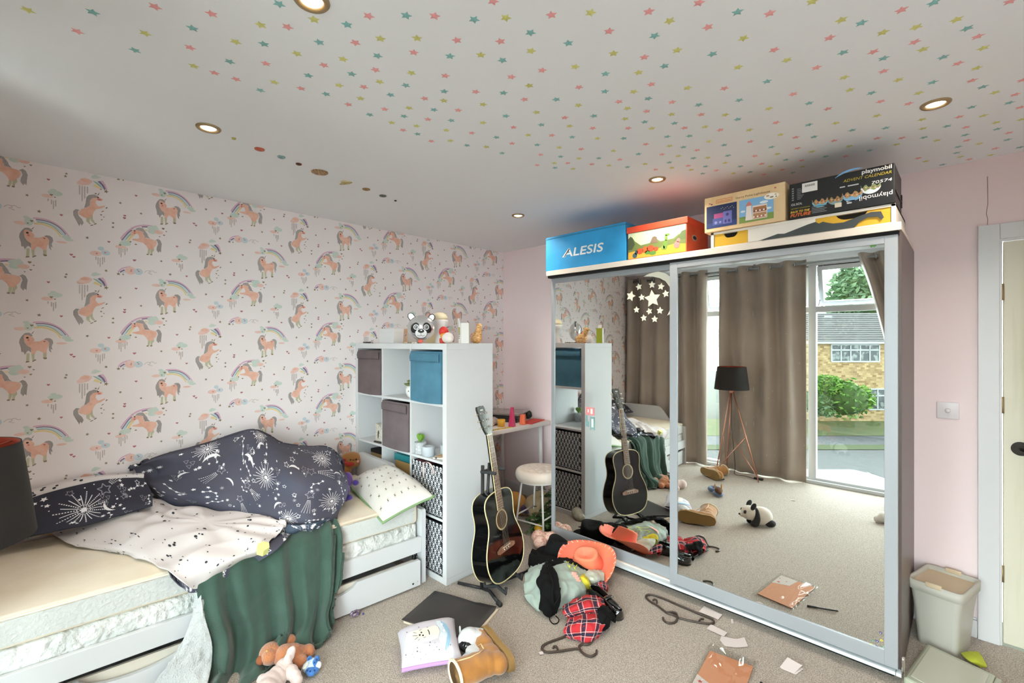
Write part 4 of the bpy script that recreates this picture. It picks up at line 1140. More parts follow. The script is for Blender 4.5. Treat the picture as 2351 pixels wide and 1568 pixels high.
# ---- first column, second row
p = inK(cx0(0) + 0.215, 0.10, cz0(1) + 0.001)
t = thing('magazine_file', 'black magazine file behind the grey box in the second row', 'magazine file', p, KR)
b = MB()
pr = [(0, 0), (0.25, 0), (0.25, 0.30), (0.16, 0.30), (0, 0.2)]
Mz = frame(Vector((0, 0, 0)), (0, 1, 0), (0, 0, 1))
b.prism(pr, 0, 0.004, mat('file_black', '#1b1818', 0.45), Mz); b.prism(pr, 0.09, 0.094, mat('file_black', '#1b1818', 0.45), Mz)
b.box((0, 0, 0), (0.094, 0.004, 0.2), mat('file_black', '#1b1818', 0.45)); b.box((0, 0.246, 0), (0.094, 0.25, 0.3), mat('file_black', '#1b1818', 0.45)); b.build('file_body', t)
b = MB(); b.box((0.01, 0.02, 0.005), (0.05, 0.24, 0.285), mat('paper_lilac', '#a9a3c4', 0.8)); b.box((0.055, 0.02, 0.005), (0.08, 0.24, 0.27), mat('paper_navy', '#242a55', 0.8)); b.build('papers', t)
# white arched bookend with dark slot
p = inK(cx0(0) + 0.215, 0.025, cz0(1) + 0.001)
t = thing('ornament', 'small speckled white arch ornament with dark slot in the second row', 'ornament', p, KR)
b = MB()
ar = [(0, 0), (0.09, 0)] + [(0.09 * math.cos(PI / 2 * i / 8), 0.06 + 0.075 * math.sin(PI / 2 * i / 8)) for i in range(9)] + [(0, 0.135)]
b.prism(ar, -0.07, 0, mat('speckled', '#d4d0c4', 0.6, mix=('#a8a294', 120, .5, .6)), frame(Vector((0, 0, 0)), (1, 0, 0), (0, 0, 1)))
b.build('arch_body', t, bevel=0.003)
b = MB(); b.prism([(0.03, 0.03), (0.036, 0.03), (0.048, 0.075), (0.044, 0.09), (0.034, 0.085), (0.028, 0.06)], 0, 0.0012, mat('slot_dark', '#3a3128', 0.7), frame(Vector((0, 0, 0)), (1, 0, 0), (0, 0, 1))); b.build('slot', t)
b = MB(); b.rbox((0, -0.008, 0), (0.11, 0.008, 0.012), 0.004, mat('wood_dark', '#3d342b', 0.6), TR(*inK(cx0(0) + 0.22, 0.012, cz0(1) + 0.001), rz=KR + 0.12))
tag(b.build('penknife'), 'short dark brown stick lying on the shelf before the white arch', 'stick')
# ---- third column, second row: cactus pot, cups, remote, papers
p = inK(cx0(2) + 0.045, 0.045, cz0(1) + 0.001)
t = thing('plant_pot', 'grey speckled pot with a green heart-shaped cactus', 'plant pot', p)
b = MB(); b.lathe([(0.034, 0), (0.039, 0.003), (0.040, 0.075), (0.036, 0.075), (0.034, 0.066), (0, 0.066)], mat('pot_grey', '#b3b9bd', 0.7, mix=('#d2d7da', 90, .5, .62)), 28); b.build('pot', t)
b = MB(); hh = heart2(0, 0, 0.03); 
b.prism([(x * 1.05, y) for x, y in hh], -0.010, 0.010, mat('cactus_green', '#6c9a34', 0.5), TR(0, 0, 0.105) @ frame(Vector((0, 0, 0)), (1, 0, 0), (0, 0, 1)), smooth=True); b.build('heart_cactus', t, bevel=0.008)
def cup(p, r, h, lab, colr):
    b = MB(); b.lathe([(r * 0.9, 0), (r, 0.004), (r, h - 0.004), (r * 0.96, h), (r * 0.55, h - 0.002), (r * 0.5, h - 0.006), (0, h - 0.006)], mat('cup_' + colr[1:], colr, 0.6), 26, Matrix.Translation(p))
    tag(b.build('candle_holder'), lab, 'candle holder')
cup(inK(cx0(2) + 0.135, 0.04, cz0(1) + 0.001), 0.042, 0.062, 'plain pale grey round holder beside the heart cactus', '#b9c1c8')
cup(inK(cx0(2) + 0.20, 0.14, cz0(1) + 0.001), 0.042, 0.066, 'grey dotted round holder behind the plain one', '#aeb6ba')
b = MB(); b.rbox((-0.022, -0.1, 0), (0.022, 0.1, 0.02), 0.006, mat('remote_grey', '#8d9396', 0.5), TR(*inK(cx0(2) + 0.285, 0.17, cz0(1) + 0.001), rz=KR - 0.2))
o = b.build('remote_control'); tag(o, 'grey remote control lying by the shelf side panel', 'remote control')
b = MB()
for i in range(5):
    for j in range(3):
        b.ell((-0.012 + 0.012 * j, -0.08 + 0.03 * i, 0.0205), (0.004, 0.004, 0.002), mat('key_light', '#d9dde0', 0.5), n=8, k=6)
ch = b.build('button_pad', o); ch.location = inK(cx0(2) + 0.285, 0.17, cz0(1) + 0.001) - o.location; ch.rotation_euler = (0, 0, KR - 0.2)
for i, (x, y, w, h, a, c_, lab) in enumerate(((0.24, 0.10, 0.11, 0.15, 0.5, '#c9c4bb', 'pale patterned notebook lying in the third column cell'), (0.26, 0.095, 0.09, 0.11, 0.15, '#c79a6c', 'small tan and black card on the patterned notebook'))):
    z0 = cz0(1) + 0.001 + i * 0.011
    b = MB(); b.rbox((-w / 2, -h / 2, 0), (w / 2, h / 2, 0.010 if i == 0 else 0.003), 0.001, mat('book_' + c_[1:], c_, 0.6, mix=('#33302e', 22, .55, .6)), TR(*inK(cx0(2) + x, y, z0), rz=a + KR))
    tag(b.build('notebook'), lab, 'notebook')
# ---- third row: box of folders, and a dark box
p = inK(cx0(1) + 0.09, 0.05, cz0(2) + 0.001)
t = thing('cardboard_tray', 'brown cardboard box holding teal folders, third shelf row', 'box', p, KR)
b = MB(); cm = mat('cardboard', '#a5834f', 0.8)
b.box((0, 0, 0), (0.235, 0.004, 0.255), cm); b.box((0, 0.3, 0), (0.235, 0.304, 0.255), cm); b.box((0, 0, 0), (0.004, 0.304, 0.255), cm); b.box((0.231, 0, 0), (0.235, 0.304, 0.255), cm); b.box((0, 0, 0), (0.235, 0.304, 0.004), cm); b.build('box_body', t)
for i, (a, c_) in enumerate(((0.1, '#2f8a92'), (0.05, '#3b97a0'), (0.0, '#2a7d86'), (-0.06, '#6fb3ba'))):
    f = MB(); f.box((-0.05 - 0.02 * i, 0.0, 0.0), (0.225, 0.003, 0.05 + 0.016 * i), mat('folder_' + c_[1:], c_, 0.4), TR(*inK(cx0(1) + 0.09, 0.07 + 0.035 * i, cz0(2) + 0.245), rz=KR) @ TR(ry=0.06 * i))
    tag(f.build('folder'), ('teal plastic folder at the front of the cardboard box', 'teal plastic folder second from the front of the cardboard box', 'dark teal folder third in the cardboard box', 'pale teal folder at the back of the cardboard box')[i], 'folder')
p = inK(cx0(0) + 0.02, 0.1, cz0(2) + 0.001)
t = thing('keepsake_box', 'dark box with pale side in the third shelf row near the wallpaper', 'box', p, KR)
b = MB(); b.box((0, 0, 0), (0.30, 0.2, 0.24), mat('box_tan', '#b79a6a', 0.7)); b.build('box_body', t); b = MB(); b.box((-0.003, -0.003, 0.235), (0.303, 0.203, 0.262), mat('lid_black', '#1d1b1b', 0.6)); b.build('lid', t, bevel=0.002)
# ================================================================== things on top of the shelf unit
ZK = KTOP + 0.001
def onK(x, y):
    return inK(x, y, ZK)
t = thing('gift_box', 'plain white lidded box on the shelf unit, beside the panda balloon', 'box', onK(-0.80, 0.10), KR)
b = MB(); b.box((-0.11, -0.02, 0), (0.09, 0.16, 0.085), mat('giftbox_white', '#dcdbdb', 0.6)); b.build('box_body', t, bevel=0.001)
b = MB(); b.box((-0.113, -0.023, 0.078), (0.093, 0.163, 0.106), mat('giftbox_white', '#dcdbdb', 0.6)); b.build('lid', t, bevel=0.001)
b = MB()
g = [[Vector((0.10 * i / 12 - 0.05, 0.002 * math.sin(i), 0.105 * k / 6 + 0.0)) for i in range(13)] for k in range(7)]
b.grid(g, mat('card_tan', '#c99d7c', 0.7), M=TR(*onK(-0.655, 0.14), rz=-0.3, rx=-0.06))
bands = [('#d7a5c4', 0.05), ('#6d5582', 0.044), ('#86ab98', 0.038), ('#e6cb80', 0.032)]
for c_, r_ in bands:
    b.add([TR(*onK(-0.655, 0.14), rz=-0.3, rx=-0.06) @ Vector((0.03 + (r_ - o_) * math.cos(a), -0.004, 0.02 + (r_ - o_) * math.sin(a))) for o_ in (0, 0.005) for a in [PI * (0.5 + 0.5 * i / 10) for i in range(11)]], [(i, i + 1, 12 + i, 11 + i) for i in range(10)], mat('card' + c_, c_, 0.6))
tag(b.build('greeting_card', solid=0.002), 'tan rainbow card standing behind the panda balloon', 'card')
# panda balloon (plain panda face)
pb = PY(968, 752, KY + 0.06)
t = thing('balloon', 'silver foil panda-face balloon on top of the shelf unit', 'balloon', (pb.x, pb.y, ZK))
zc = pb.z - ZK
view = (CAM - pb); view.z = 0; view.normalize()
ex = Vector((-view.y, view.x, 0)); ez = Vector((0, 0, 1))
MBn = Matrix.Identity(4)
for i in range(3):
    MBn[i][0], MBn[i][1], MBn[i][2] = ex[i], ez[i], view[i]
MBn[2][3] = zc
M_FOIL = mat('foil_silver', '#d9dadb', 0.22, metal=0.75, bump=(14, 0.25, 0.01))
b = MB(); b.ell((0, 0, 0), (0.094, 0.082, 0.06), M_FOIL, MBn, 32, 20); b.build('balloon_body', t)
def onb(x, y, o=0.0012):
    z = 0.06 * math.sqrt(max(0.0, 1 - (x / 0.094) ** 2 - (y / 0.082) ** 2))
    return Vector((x, y, z + o))
def bd(b, cx, cy, rx, ry, m, lv, rot=0.0):
    n = 24
    ring = lambda f: [MBn @ onb(cx + f * (rx * math.cos(a) * math.cos(rot) - ry * math.sin(a) * math.sin(rot)), cy + f * (rx * math.cos(a) * math.sin(rot) + ry * math.sin(a) * math.cos(rot)), 0.0008 + lv * 0.0006) for a in [2 * PI * i / n for i in range(n)]]
    vs = [MBn @ onb(cx, cy, 0.0008 + lv * 0.0006)] + ring(0.35) + ring(0.7) + ring(1.0)
    fs = [(0, 1 + i, 1 + (i + 1) % n) for i in range(n)] + [(1 + k * n + i, 1 + (k + 1) * n + i, 1 + (k + 1) * n + (i + 1) % n, 1 + k * n + (i + 1) % n) for k in range(2) for i in range(n)]
    b.add(vs, fs, m, True)
bk, wh, gy = mat('balloon_black', '#1f2022', 0.3), mat('balloon_white', '#e2e4e6', 0.3), mat('balloon_grey', '#c4c6c9', 0.25, metal=0.3)
for x_, s_ in ((-0.042, -1), (0.036, 1)):
    b = MB(); bd(b, x_, -0.003, 0.026, 0.036, bk, 0, s_ * 0.35); b.build('eye_patch', t)
for x_ in (-0.036, 0.031):
    b = MB()
    for r_, m_ in ((0.017, wh), (0.0125, bk), (0.0075, wh)):
        bd(b, x_, 0.0015, r_, r_, m_, 1 + (0.0125 >= r_) + (0.0075 >= r_))
    bd(b, x_ + 0.001, 0.001, 0.005, 0.006, bk, 4); b.build('eye', t)
b = MB(); bd(b, -0.004, -0.040, 0.041, 0.034, bk, 1); bd(b, -0.004, -0.040, 0.038, 0.031, wh, 2); bd(b, -0.004, -0.024, 0.021, 0.013, bk, 3); bd(b, -0.002, -0.020, 0.006, 0.0035, wh, 4); b.build('muzzle', t)
b = MB()
for sg in (-1, 1):
    b.tube([MBn @ onb(-0.004, -0.052, 0.004), MBn @ onb(-0.004 + sg * 0.012, -0.058, 0.004), MBn @ onb(-0.004 + sg * 0.024, -0.051, 0.004)], 0.0012, bk, 6)
b.tube([MBn @ onb(-0.004, -0.036, 0.004), MBn @ onb(-0.004, -0.053, 0.004)], 0.001, bk, 6); b.build('mouth', t)
for sg, x, y in ((-1, -0.066, 0.070), (1, 0.064, 0.064)):
    b = MB(); M2 = MBn @ Matrix.Translation((x, y, 0)) @ Matrix.Rotation(-sg * 0.6, 4, 'Z')
    b.prism([(-0.024, -0.012), (0.024, -0.012), (0.023, 0.014), (0.01, 0.029), (-0.01, 0.029), (-0.023, 0.014)], -0.004, 0.004, bk, M2); b.prism([(-0.017, -0.012), (0.017, -0.012), (0.016, 0.011), (0.007, 0.023), (-0.007, 0.023), (-0.016, 0.011)], -0.007, 0.007, M_FOIL, M2)
    b.build('ear', t, bevel=0.003)
b = MB(); b.tube([(0, 0, zc - 0.082), (0.002, -0.004, zc - 0.094), (0.004, -0.02, 0.004), (0.0, -0.055, 0.002)], [0.006, 0.004, 0.004, 0.005], M_FOIL, 8)
b.tube([(0.0, -0.058, 0.002), (0.0, -0.075, 0.0), (-0.008, -0.082, -0.03), (-0.012, -0.083, -0.045)], 0.0022, mat('ribbon_white', '#e4e4e4', 0.4), 6); b.build('tail', t)
# duck lamp: white body, cream upper half
pd = PY(1010, 745, KY + 0.26)
t = thing('night_light', 'white and cream rounded night light behind the panda balloon', 'night light', (pd.x, pd.y, ZK))
b = MB(); b.lathe([(0.03, 0), (0.035, 0.004), (0.03, 0.05), (0.034, 0.1), (0.052, 0.125), (0.058, 0.15), (0.057, 0.165)], mat('lamp_white', '#e8e4e2', 0.4), 28, cap=True); b.build('base', t)
b = MB(); b.lathe([(0.057, 0.165), (0.054, 0.185), (0.042, 0.205), (0.02, 0.217), (0, 0.219)], mat('lamp_cream', '#eee0bd', 0.4), 28); b.build('cap', t)
b = MB(); b.lathe([(0, -0.002), (0.007, 0), (0.006, 0.004), (0, 0.005)], mat('button_grey', '#c9c0a8', 0.4), 14, TR(-0.03, -0.043, 0.18, rx=1.1, rz=-0.6)); b.build('button', t)
# cream arch lamp (seen in the mirror)
pa = inK(-0.50, 0.26, ZK)
t = thing('arch_ornament', 'cream wooden arch ornament between the balloon and the red-capped toy', 'ornament', pa, KR)
b = MB()
out = [(0.07 * math.cos(PI * i / 14), 0.06 + 0.09 * math.sin(PI * i / 14)) for i in range(15)]
b.prism([(0.07, 0)] + out + [(-0.07, 0)], -0.045, 0.0, mat('arch_cream', '#e3d0a6', 0.55), frame(Vector((0, 0, 0)), (1, 0, 0), (0, 0, 1))); b.build('arch_body', t, bevel=0.003)
# red capped toy
pr_ = PY(1024, 765, KY + 0.13)
t = thing('soft_toy', 'small toy with a red cap, orange beak and white body on the shelf unit', 'soft toy', (pr_.x, pr_.y, ZK))
b = MB(); b.ell((0.02, 0, 0.035), (0.045, 0.035, 0.036), mat('toy_white', '#e6dcd6', 0.8)); b.build('body', t)
b = MB(); b.ell((-0.018, 0, 0.05), (0.028, 0.026, 0.028), mat('toy_orange', '#e39a3f', 0.7)); b.ell((0.008, -0.012, 0.06), (0.022, 0.012, 0.008), mat('toy_orange', '#e39a3f', 0.7)); b.build('face', t)
b = MB(); b.lathe([(0.03, 0), (0.032, 0.015), (0.026, 0.035), (0.012, 0.047), (0, 0.05)], mat('cap_red', '#d2342c', 0.6), 20, TR(-0.02, 0, 0.062, ry=-0.3)); b.build('cap', t)
b = MB(); b.rbox((-0.05, -0.02, 0), (-0.01, 0.02, 0.035), 0.008, mat('toy_red', '#d64a38', 0.7)); b.build('feet', t)
# tongue tray : long striped strip with coral tip
b = MB(); b.rbox((-0.1, -0.012, 0), (0.075, 0.012, 0.008), 0.003, mat('strip_dark', '#5a4c3c', 0.6, mix=('#d8c9a6', 70, .5, .55)), TR(*onK(-0.40, 0.035), rz=KR + 0.05))
b.ell(onK(-0.315, 0.035) + Vector((0, 0, 0.014)), (0.022, 0.014, 0.014), mat('coral_tip', '#dd6a58', 0.5))
tag(b.build('toy_snake'), 'striped toy snake with a coral head at the shelf edge', 'toy')
# carton
pc = PY(1062, 757, KY + 0.148)
t = thing('cream_carton', 'tall white carton with a lime window on the shelf unit', 'carton', (pc.x, pc.y, ZK), KR - 0.35)
b = MB(); b.box((-0.02, -0.02, 0), (0.032, 0.03, 0.128), mat('carton_white', '#e7e7e4', 0.5)); b.build('carton_body', t, bevel=0.0008)
b = MB(); b.box((-0.020, 0.0302, 0), (0.032, 0.031, 0.128), mat('carton_lime', '#a9b53a', 0.5)); b.build('lime_back', t)
b = MB(); b.add([(-0.019, -0.0206, 0.062), (0.010, -0.0206, 0.062), (0.010, -0.0206, 0.102), (-0.019, -0.0206, 0.102)], [(0, 1, 2, 3)], mat('window_lime', '#9aa356', 0.3)); 
for i in range(3):
    b.add([(-0.016, -0.0206, 0.03 + 0.012 * i), (0.002 + 0.004 * i, -0.0206, 0.03 + 0.012 * i), (0.002 + 0.004 * i, -0.0206, 0.036 + 0.012 * i), (-0.016, -0.0206, 0.036 + 0.012 * i)], [(0, 1, 2, 3)], mat('carton_ink', '#5a5f5c', 0.5))
b.build('printed_panel', t)
b = MB(); b.add([(-0.02, -0.02, 0.128), (0.012, -0.02, 0.128), (0.014, -0.026, 0.158), (-0.018, -0.026, 0.158)], [(0, 1, 2, 3)], mat('carton_white', '#e7e7e4', 0.5)); b.build('open_flap', t, solid=0.001)
# straw squirrel
ps = PY(1096, 763, KY + 0.32)
t = thing('animal_figure', 'orange-brown woven straw animal figure at the shelf end', 'figurine', (ps.x, ps.y, ZK), -0.3)
M_ST = mat('straw', '#c98a4a', 0.6, bump=(60, 0.9, 0.01), mix=('#e6c08a', 55, .42, .58, (1, 1, 3)))
b = MB(); b.ell((-0.005, 0, 0.04), (0.042, 0.032, 0.042), M_ST); b.ell((0.022, 0, 0.082), (0.026, 0.022, 0.04), M_ST, R=Matrix.Rotation(0.4, 3, 'Y')); b.ell((0.036, 0, 0.113), (0.024, 0.018, 0.018), M_ST); b.ell((-0.036, 0, 0.03), (0.03, 0.03, 0.03), M_ST)
b.build('body', t, remesh=0.004)
b = MB(); b.tube([(0.05, 0, 0.118), (0.066, 0, 0.112), (0.072, 0, 0.098)], [0.007, 0.005, 0.001], mat('straw_pale', '#e2c795', 0.6), 8); b.build('beak', t)
b = MB(); b.tube([(0.014, 0.01, 0.122), (0.01, 0.012, 0.134)], [0.006, 0.001], M_ST, 8); b.build('ear', t); b = MB(); b.tube([(0.014, -0.01, 0.122), (0.01, -0.012, 0.134)], [0.006, 0.001], M_ST, 8); b.build('ear', t)
# flat pen by the wallpaper end
b = MB(); b.tube([onK(-1.03, 0.02) + Vector((0, 0, 0.005)), onK(-0.955, 0.035) + Vector((0, 0, 0.005))], 0.005, mat('pen_dark', '#2a2e2c', 0.5), 8)
tag(b.build('pen'), 'dark pen lying on the shelf unit at the wallpaper end', 'pen')
# ================================================================== bed along the unicorn wall
BR = math.radians(-2.0)
BX, BY = 0.985, 1.652
M_BED = mat('bed_white', '#d2d4d6', 0.45)
bed = thing('bed', 'white single bed with trundle drawer along the unicorn wallpaper', 'bed', (BX, BY, 0), BR)
BMx = Matrix.Translation((BX, BY, 0)) @ Matrix.Rotation(BR, 4, 'Z')
def board(y0, y1, name):
    pts = [(-0.90, 0.0), (-0.86, 0.0), (-0.86, 0.2), (-0.05, 0.2), (-0.05, 0.0), (0.0, 0.0), (0.0, 0.43)]
    pts += [(0.0 - 0.012 * (1 - math.cos(PI / 2 * i / 4)), 0.43 + 0.02 * math.sin(PI / 2 * i / 4)) for i in range(1, 5)]
    for i in range(0, 15):
        s = i / 14
        pts.append((-0.17 - 0.24 * s, 0.455 + 0.20 * (0.5 - 0.5 * math.cos(PI * s))))
    pts += [(-0.85, 0.655), (-0.90, 0.62)]
    b = MB(); b.prism(pts, 0, y1 - y0, M_BED, frame(Vector((0, y1, 0)), (1, 0, 0), (0, 0, 1)))
    return b.build(name, bed, bevel=0.005)
board(-0.03, 0.0, 'headboard')
board(-2.0, -1.97, 'footboard')
b = MB(); b.box((-0.022, -1.97, 0.195), (0.0, -0.03, 0.287), M_BED); b.build('side_rail', bed, bevel=0.003)
b = MB(); b.box((-0.90, -1.97, 0.195), (-0.878, -0.03, 0.287), M_BED); b.build('side_rail', bed, bevel=0.003)
b = MB(); b.box((-0.878, -1.96, 0.225), (-0.022, -0.04, 0.24), M_BED); b.build('slat_base', bed)
# trundle drawer, a little skewed
Md = Matrix.Translation((0.006, -1.0, 0)) @ Matrix.Rotation(math.radians(-1.3), 4, 'Z') @ Matrix.Translation((0, 1.0, 0))
b = MB()
def scoop(y0, y1, top, dep):
    w = y1 - y0
    return [(y1, top)] + [(y1 - 0.0 - w * i / 16, top - dep * math.sin(PI * i / 16) ** 0.45) for i in range(1, 16)] + [(y0, top)]
top = 0.165
pts = [(-1.93, 0.012), (-0.055, 0.012), (-0.055, top - 0.008), (-0.063, top)] + scoop(-0.80, -0.45, top, 0.048) + scoop(-1.56, -1.22, top, 0.048) + [(-1.93, top)]
b.prism(pts, -0.02, 0.0, M_BED, Md @ frame(Vector((0, 0, 0)), (0, 1, 0), (0, 0, 1)))
dr = b.build('trundle_drawer', bed, bevel=0.004)
b = MB(); b.box((-0.80, -1.93, 0.02), (-0.02, -0.06, 0.03), M_BED, Md)
b.box((-0.045, -1.90, 0.02), (-0.032, -0.08, 0.158), mat('drawer_inner', '#ddd6c8', 0.6), Md); b.build('drawer_box', dr)
for yy, r, c_ in ((-0.105, 0.006, '#2b2b2d'), (-0.075, 0.004, '#b9bcc0')):
    b = MB(); b.prism(circ(yy, 0.035 if r > .005 else 0.04, r, 14), 0.0, 0.0015, mat('cap' + c_, c_, 0.5), Md @ frame(Vector((0, 0, 0)), (0, 1, 0), (0, 0, 1))); b.build('screw_cap', dr)
# plastic-wrapped mattress on the slats
b = MB(); b.rbox((-0.868, -1.955, 0.242), (-0.026, -0.045, 0.368), 0.02, mat('plastic_wrap', '#cfd3d0', 0.28, bump=(22, 1.0, 0.03), mix=('#e4e6e4', 9, .4, .6), coat=0.3), BMx)
tag(b.build('wrapped_mattress'), 'lower mattress wrapped in crinkled clear plastic inside the bed frame', 'mattress')
# top mattress
M_MT = mat('mattress_cream', '#ece2d0', 0.85, bump=(160, 0.25, 0.002), mix=('#e2d5bd', 5, .35, .7))
M_MS = mat('mattress_side', '#cfd2cf', 0.85, bump=(70, 0.7, 0.006))
mt = thing('mattress', 'thin cream foam mattress with quilted white side on the bed', 'mattress', (BX, BY, 0.37), BR)
b = MB(); b.rbox((-0.878, -1.955, 0.0), (-0.02, -0.045, 0.122), 0.018, M_MT); b.build('mattress_top', mt)
b = MB()
g = []
for k in range(13):
    z = 0.014 + 0.092 * k / 12
    g.append([Vector((-0.0195 + 0.004 * (0.5 + 0.5 * math.sin(z * 330 + 2.2 * math.sin(j * 0.9))) , -1.93 + 1.86 * j / 220, z)) for j in range(221)])
b.grid(g, M_MS); b.build('quilted_side', mt)
b = MB(); b.tube([(-0.018, -1.94, 0.112), (-0.018, -0.06, 0.112)], 0.004, mat('mattress_piping', '#e8dcc8', 0.8), 8); b.build('piping', mt)
# ------------------------------------------------------------------ duvet
M_NAVY = mat('duvet_navy', '#454757', 0.75, bump=(900, 0.12, 0.001), mix=('#4c4b58', 4, .4, .6))
M_PRT = mat('duvet_print', '#eeeef2', 0.7)
M_PRG = mat('duvet_print_grey', '#9a98a2', 0.7)
M_DW = mat('duvet_white', '#d9d3d2', 0.8, bump=(900, 0.1, 0.001))
M_DOT = mat('duvet_dot', '#2e2f38', 0.8)
duv = thing('duvet', 'rumpled duvet, navy with white stars and moons, pale spotted underside turned over', 'duvet', (0.5, 0.7, 0.495))
row1 = [PX(297, 1074, .06), PX(385, 1046, .10), PX(480, 1021, .16), PX(540, 1000, .22), PX(580, 991, .27), PX(615, 1004, .29), PX(645, 1022, .31), PX(700, 1031, .35), PX(755, 1035, .44), PX(783, 1065, .60)]
row0 = [p + Vector((max(-0.10, 0.045 - p.x), 0.06, 0)) for p in row1]
for p in row0:
    p.z = 0.56
row05 = [Vector((max(0.045, p.x - 0.05), p.y + 0.03, 0.5 * (p.z + 0.72))) for p in row1]
row2 = [P(302, 1080, .735), P(390, 1090, .715), P(480, 1085, .745), P(535, 1075, .775), P(572, 1070, .785), P(618, 1075, .775), P(660, 1085, .765), P(712, 1085, .745), P(770, 1090, .705), P(797, 1103, .665)]
row3 = [P(322, 1108, .675), P(400, 1135, .645), P(485, 1135, .665), P(540, 1130, .665), P(580, 1130, .665), P(622, 1133, .665), P(665, 1138, .665), P(720, 1140, .645), P(776, 1140, .605), P(795, 1143, .585)]
row4 = [P(338, 1136, .605), P(418, 1158, .588), P(495, 1168, .582), P(545, 1174, .578), P(585, 1179, .575), P(625, 1187, .572), P(660, 1192, .568), P(712, 1194, .552), P(755, 1188, .532), P(776, 1180, .522)]
row5 = [p + Vector((-0.02, 0.0, -0.05)) for p in row4]
nav = Patch([row0, row05, row1, row2, row3, row4, row5], 110, 90, wr=0.011, wscale=5.5, seed=3)
b = MB(); nav.mesh(b, M_NAVY, .012); navb = b
def burst(pt, b, x, y, r, n=22, m=None):
    for i in range(n):
        a = 2 * PI * i / n + 0.1
        c, s = math.cos(a), math.sin(a)
        rr = r * (1.0 if i % 2 else 0.86)
        if i % 2:
            k = 0.24
            while k < 1.0:
                pt.line(b, (x + c * rr * k, y + s * rr * k), (x + c * rr * (k + 0.055), y + s * rr * (k + 0.055)), 0.0042, m or M_PRT, 1)
                k += 0.095
        else:
            pt.line(b, (x + c * rr * 0.24, y + s * rr * 0.24), (x + c * rr, y + s * rr), 0.003, m or M_PRT, 4)
    pt.stamp(b, star2(x, y, r * 0.19, 0.55, 0, 8), m or M_PRT)
def moon(pt, b, x, y, r, rot, m=None):
    A, B = [], []
    for i in range(15):
        a = -1.15 + 2.3 * i / 14
        w = 0.30 * (1 - (a / 1.15) ** 2)
        A.append((x + r * math.cos(a + rot), y + r * math.sin(a + rot)))
        B.append((x + r * (1 - w) * math.cos(a + rot), y + r * (1 - w) * math.sin(a + rot)))
    pt.strip(b, A, B, m or M_PRT)
def ostar(pt, b, x, y, r, rot, m):
    q = star2(x, y, r, 0.5, rot)
    for i in range(10):
        pt.line(b, q[i], q[(i + 1) % 10], r * 0.13, m, 1)
def shooting(pt, b, x, y, a, m):
    ostar(pt, b, x, y, 0.03, a, M_PRG)
    for d in (-0.2, -0.07, 0.07, 0.2):
        k = 0.04
        while k < 0.13:
            pt.line(b, (x + k * math.cos(a + d), y + k * math.sin(a + d)), (x + (k + 0.005) * math.cos(a + d), y + (k + 0.005) * math.sin(a + d)), 0.0035, m, 1)
            k += 0.0095
def sprinkle(pt, b, n, seed, big=True, mrg=0.015):
    R = random.Random(seed)
    for i in range(n):
        x, y = R.uniform(mrg, pt.L - mrg), R.uniform(mrg, pt.Hh - mrg)
        k = R.random()
        if k < 0.42:
            pt.stamp(b, star2(x, y, R.uniform(.0065, .0125), 0.5, R.uniform(0, 6)), M_PRT)
        elif k < 0.62:
            pt.stamp(b, circ(x, y, R.uniform(.002, .0035), 6), M_PRT)
        elif k < 0.74:
            pt.stamp(b, star2(x, y, R.uniform(.013, .018), 0.35, R.uniform(0, 6), 8), M_PRT if R.random() < .7 else M_PRG)
        elif k < 0.84:
            ostar(pt, b, x, y, R.uniform(.013, .021), R.uniform(0, 6), M_PRT if R.random() < .6 else M_PRG)
        elif k < 0.93:
            a = R.uniform(0, 6)
            p = [(x, y)]
            for j in range(R.choice((2, 3))):
                a += R.uniform(-1, 1)
                p.append((p[-1][0] + 0.03 * math.cos(a), p[-1][1] + 0.03 * math.sin(a)))
            for q, w in zip(p[:-1], p[1:]):
                pt.line(b, q, w, 0.0018, M_PRT, 2)
            for q in p:
                pt.stamp(b, star2(q[0], q[1], 0.009, 0.5, a), M_PRT)
        else:
            for q in ((0, 0), (0.022, 0.012), (0.008, 0.03)):
                pt.line(b, (x + q[0], y + q[1]), (x + q[0] + 0.01, y + q[1] + 0.02), 0.002, M_PRG, 2); pt.line(b, (x + q[0] + 0.01, y + q[1] + 0.02), (x + q[0] + 0.018, y + q[1]), 0.002, M_PRG, 2); pt.line(b, (x + q[0], y + q[1]), (x + q[0] + 0.018, y + q[1]), 0.002, M_PRG, 2)
b = navb
L_, H_ = nav.L, nav.Hh
for a, c, r in ((.535, .56, .088), (.86, .70, .078), (.67, .83, .070), (.22, .38, .06), (.50, .36, .055), (.84, .42, .055)):
    burst(nav, b, a * L_, c * H_, r)
for a, c, r, t in ((.30, .60, .045, -.6), (.43, .50, .055, -.9), (.61, .76, .045, -2.2), (.51, .43, .035, -2.0), (.70, .50, .04, -1.4), (.90, .52, .035, -1.6), (.16, .52, .035, -2.4), (.24, .46, .05, -1.7)):
    moon(nav, b, a * L_, c * H_, r, t)
for a, c, t in ((.76, .66, 1.7), (.36, .72, 1.3), (.78, .50, 0.1), (.42, .62, 0.9), (.28, .50, 2.6)):
    shooting(nav, b, a * L_, c * H_, t, M_PRT)
sprinkle(nav, b, 340, 5)
b.build('navy_side', duv, world=True)
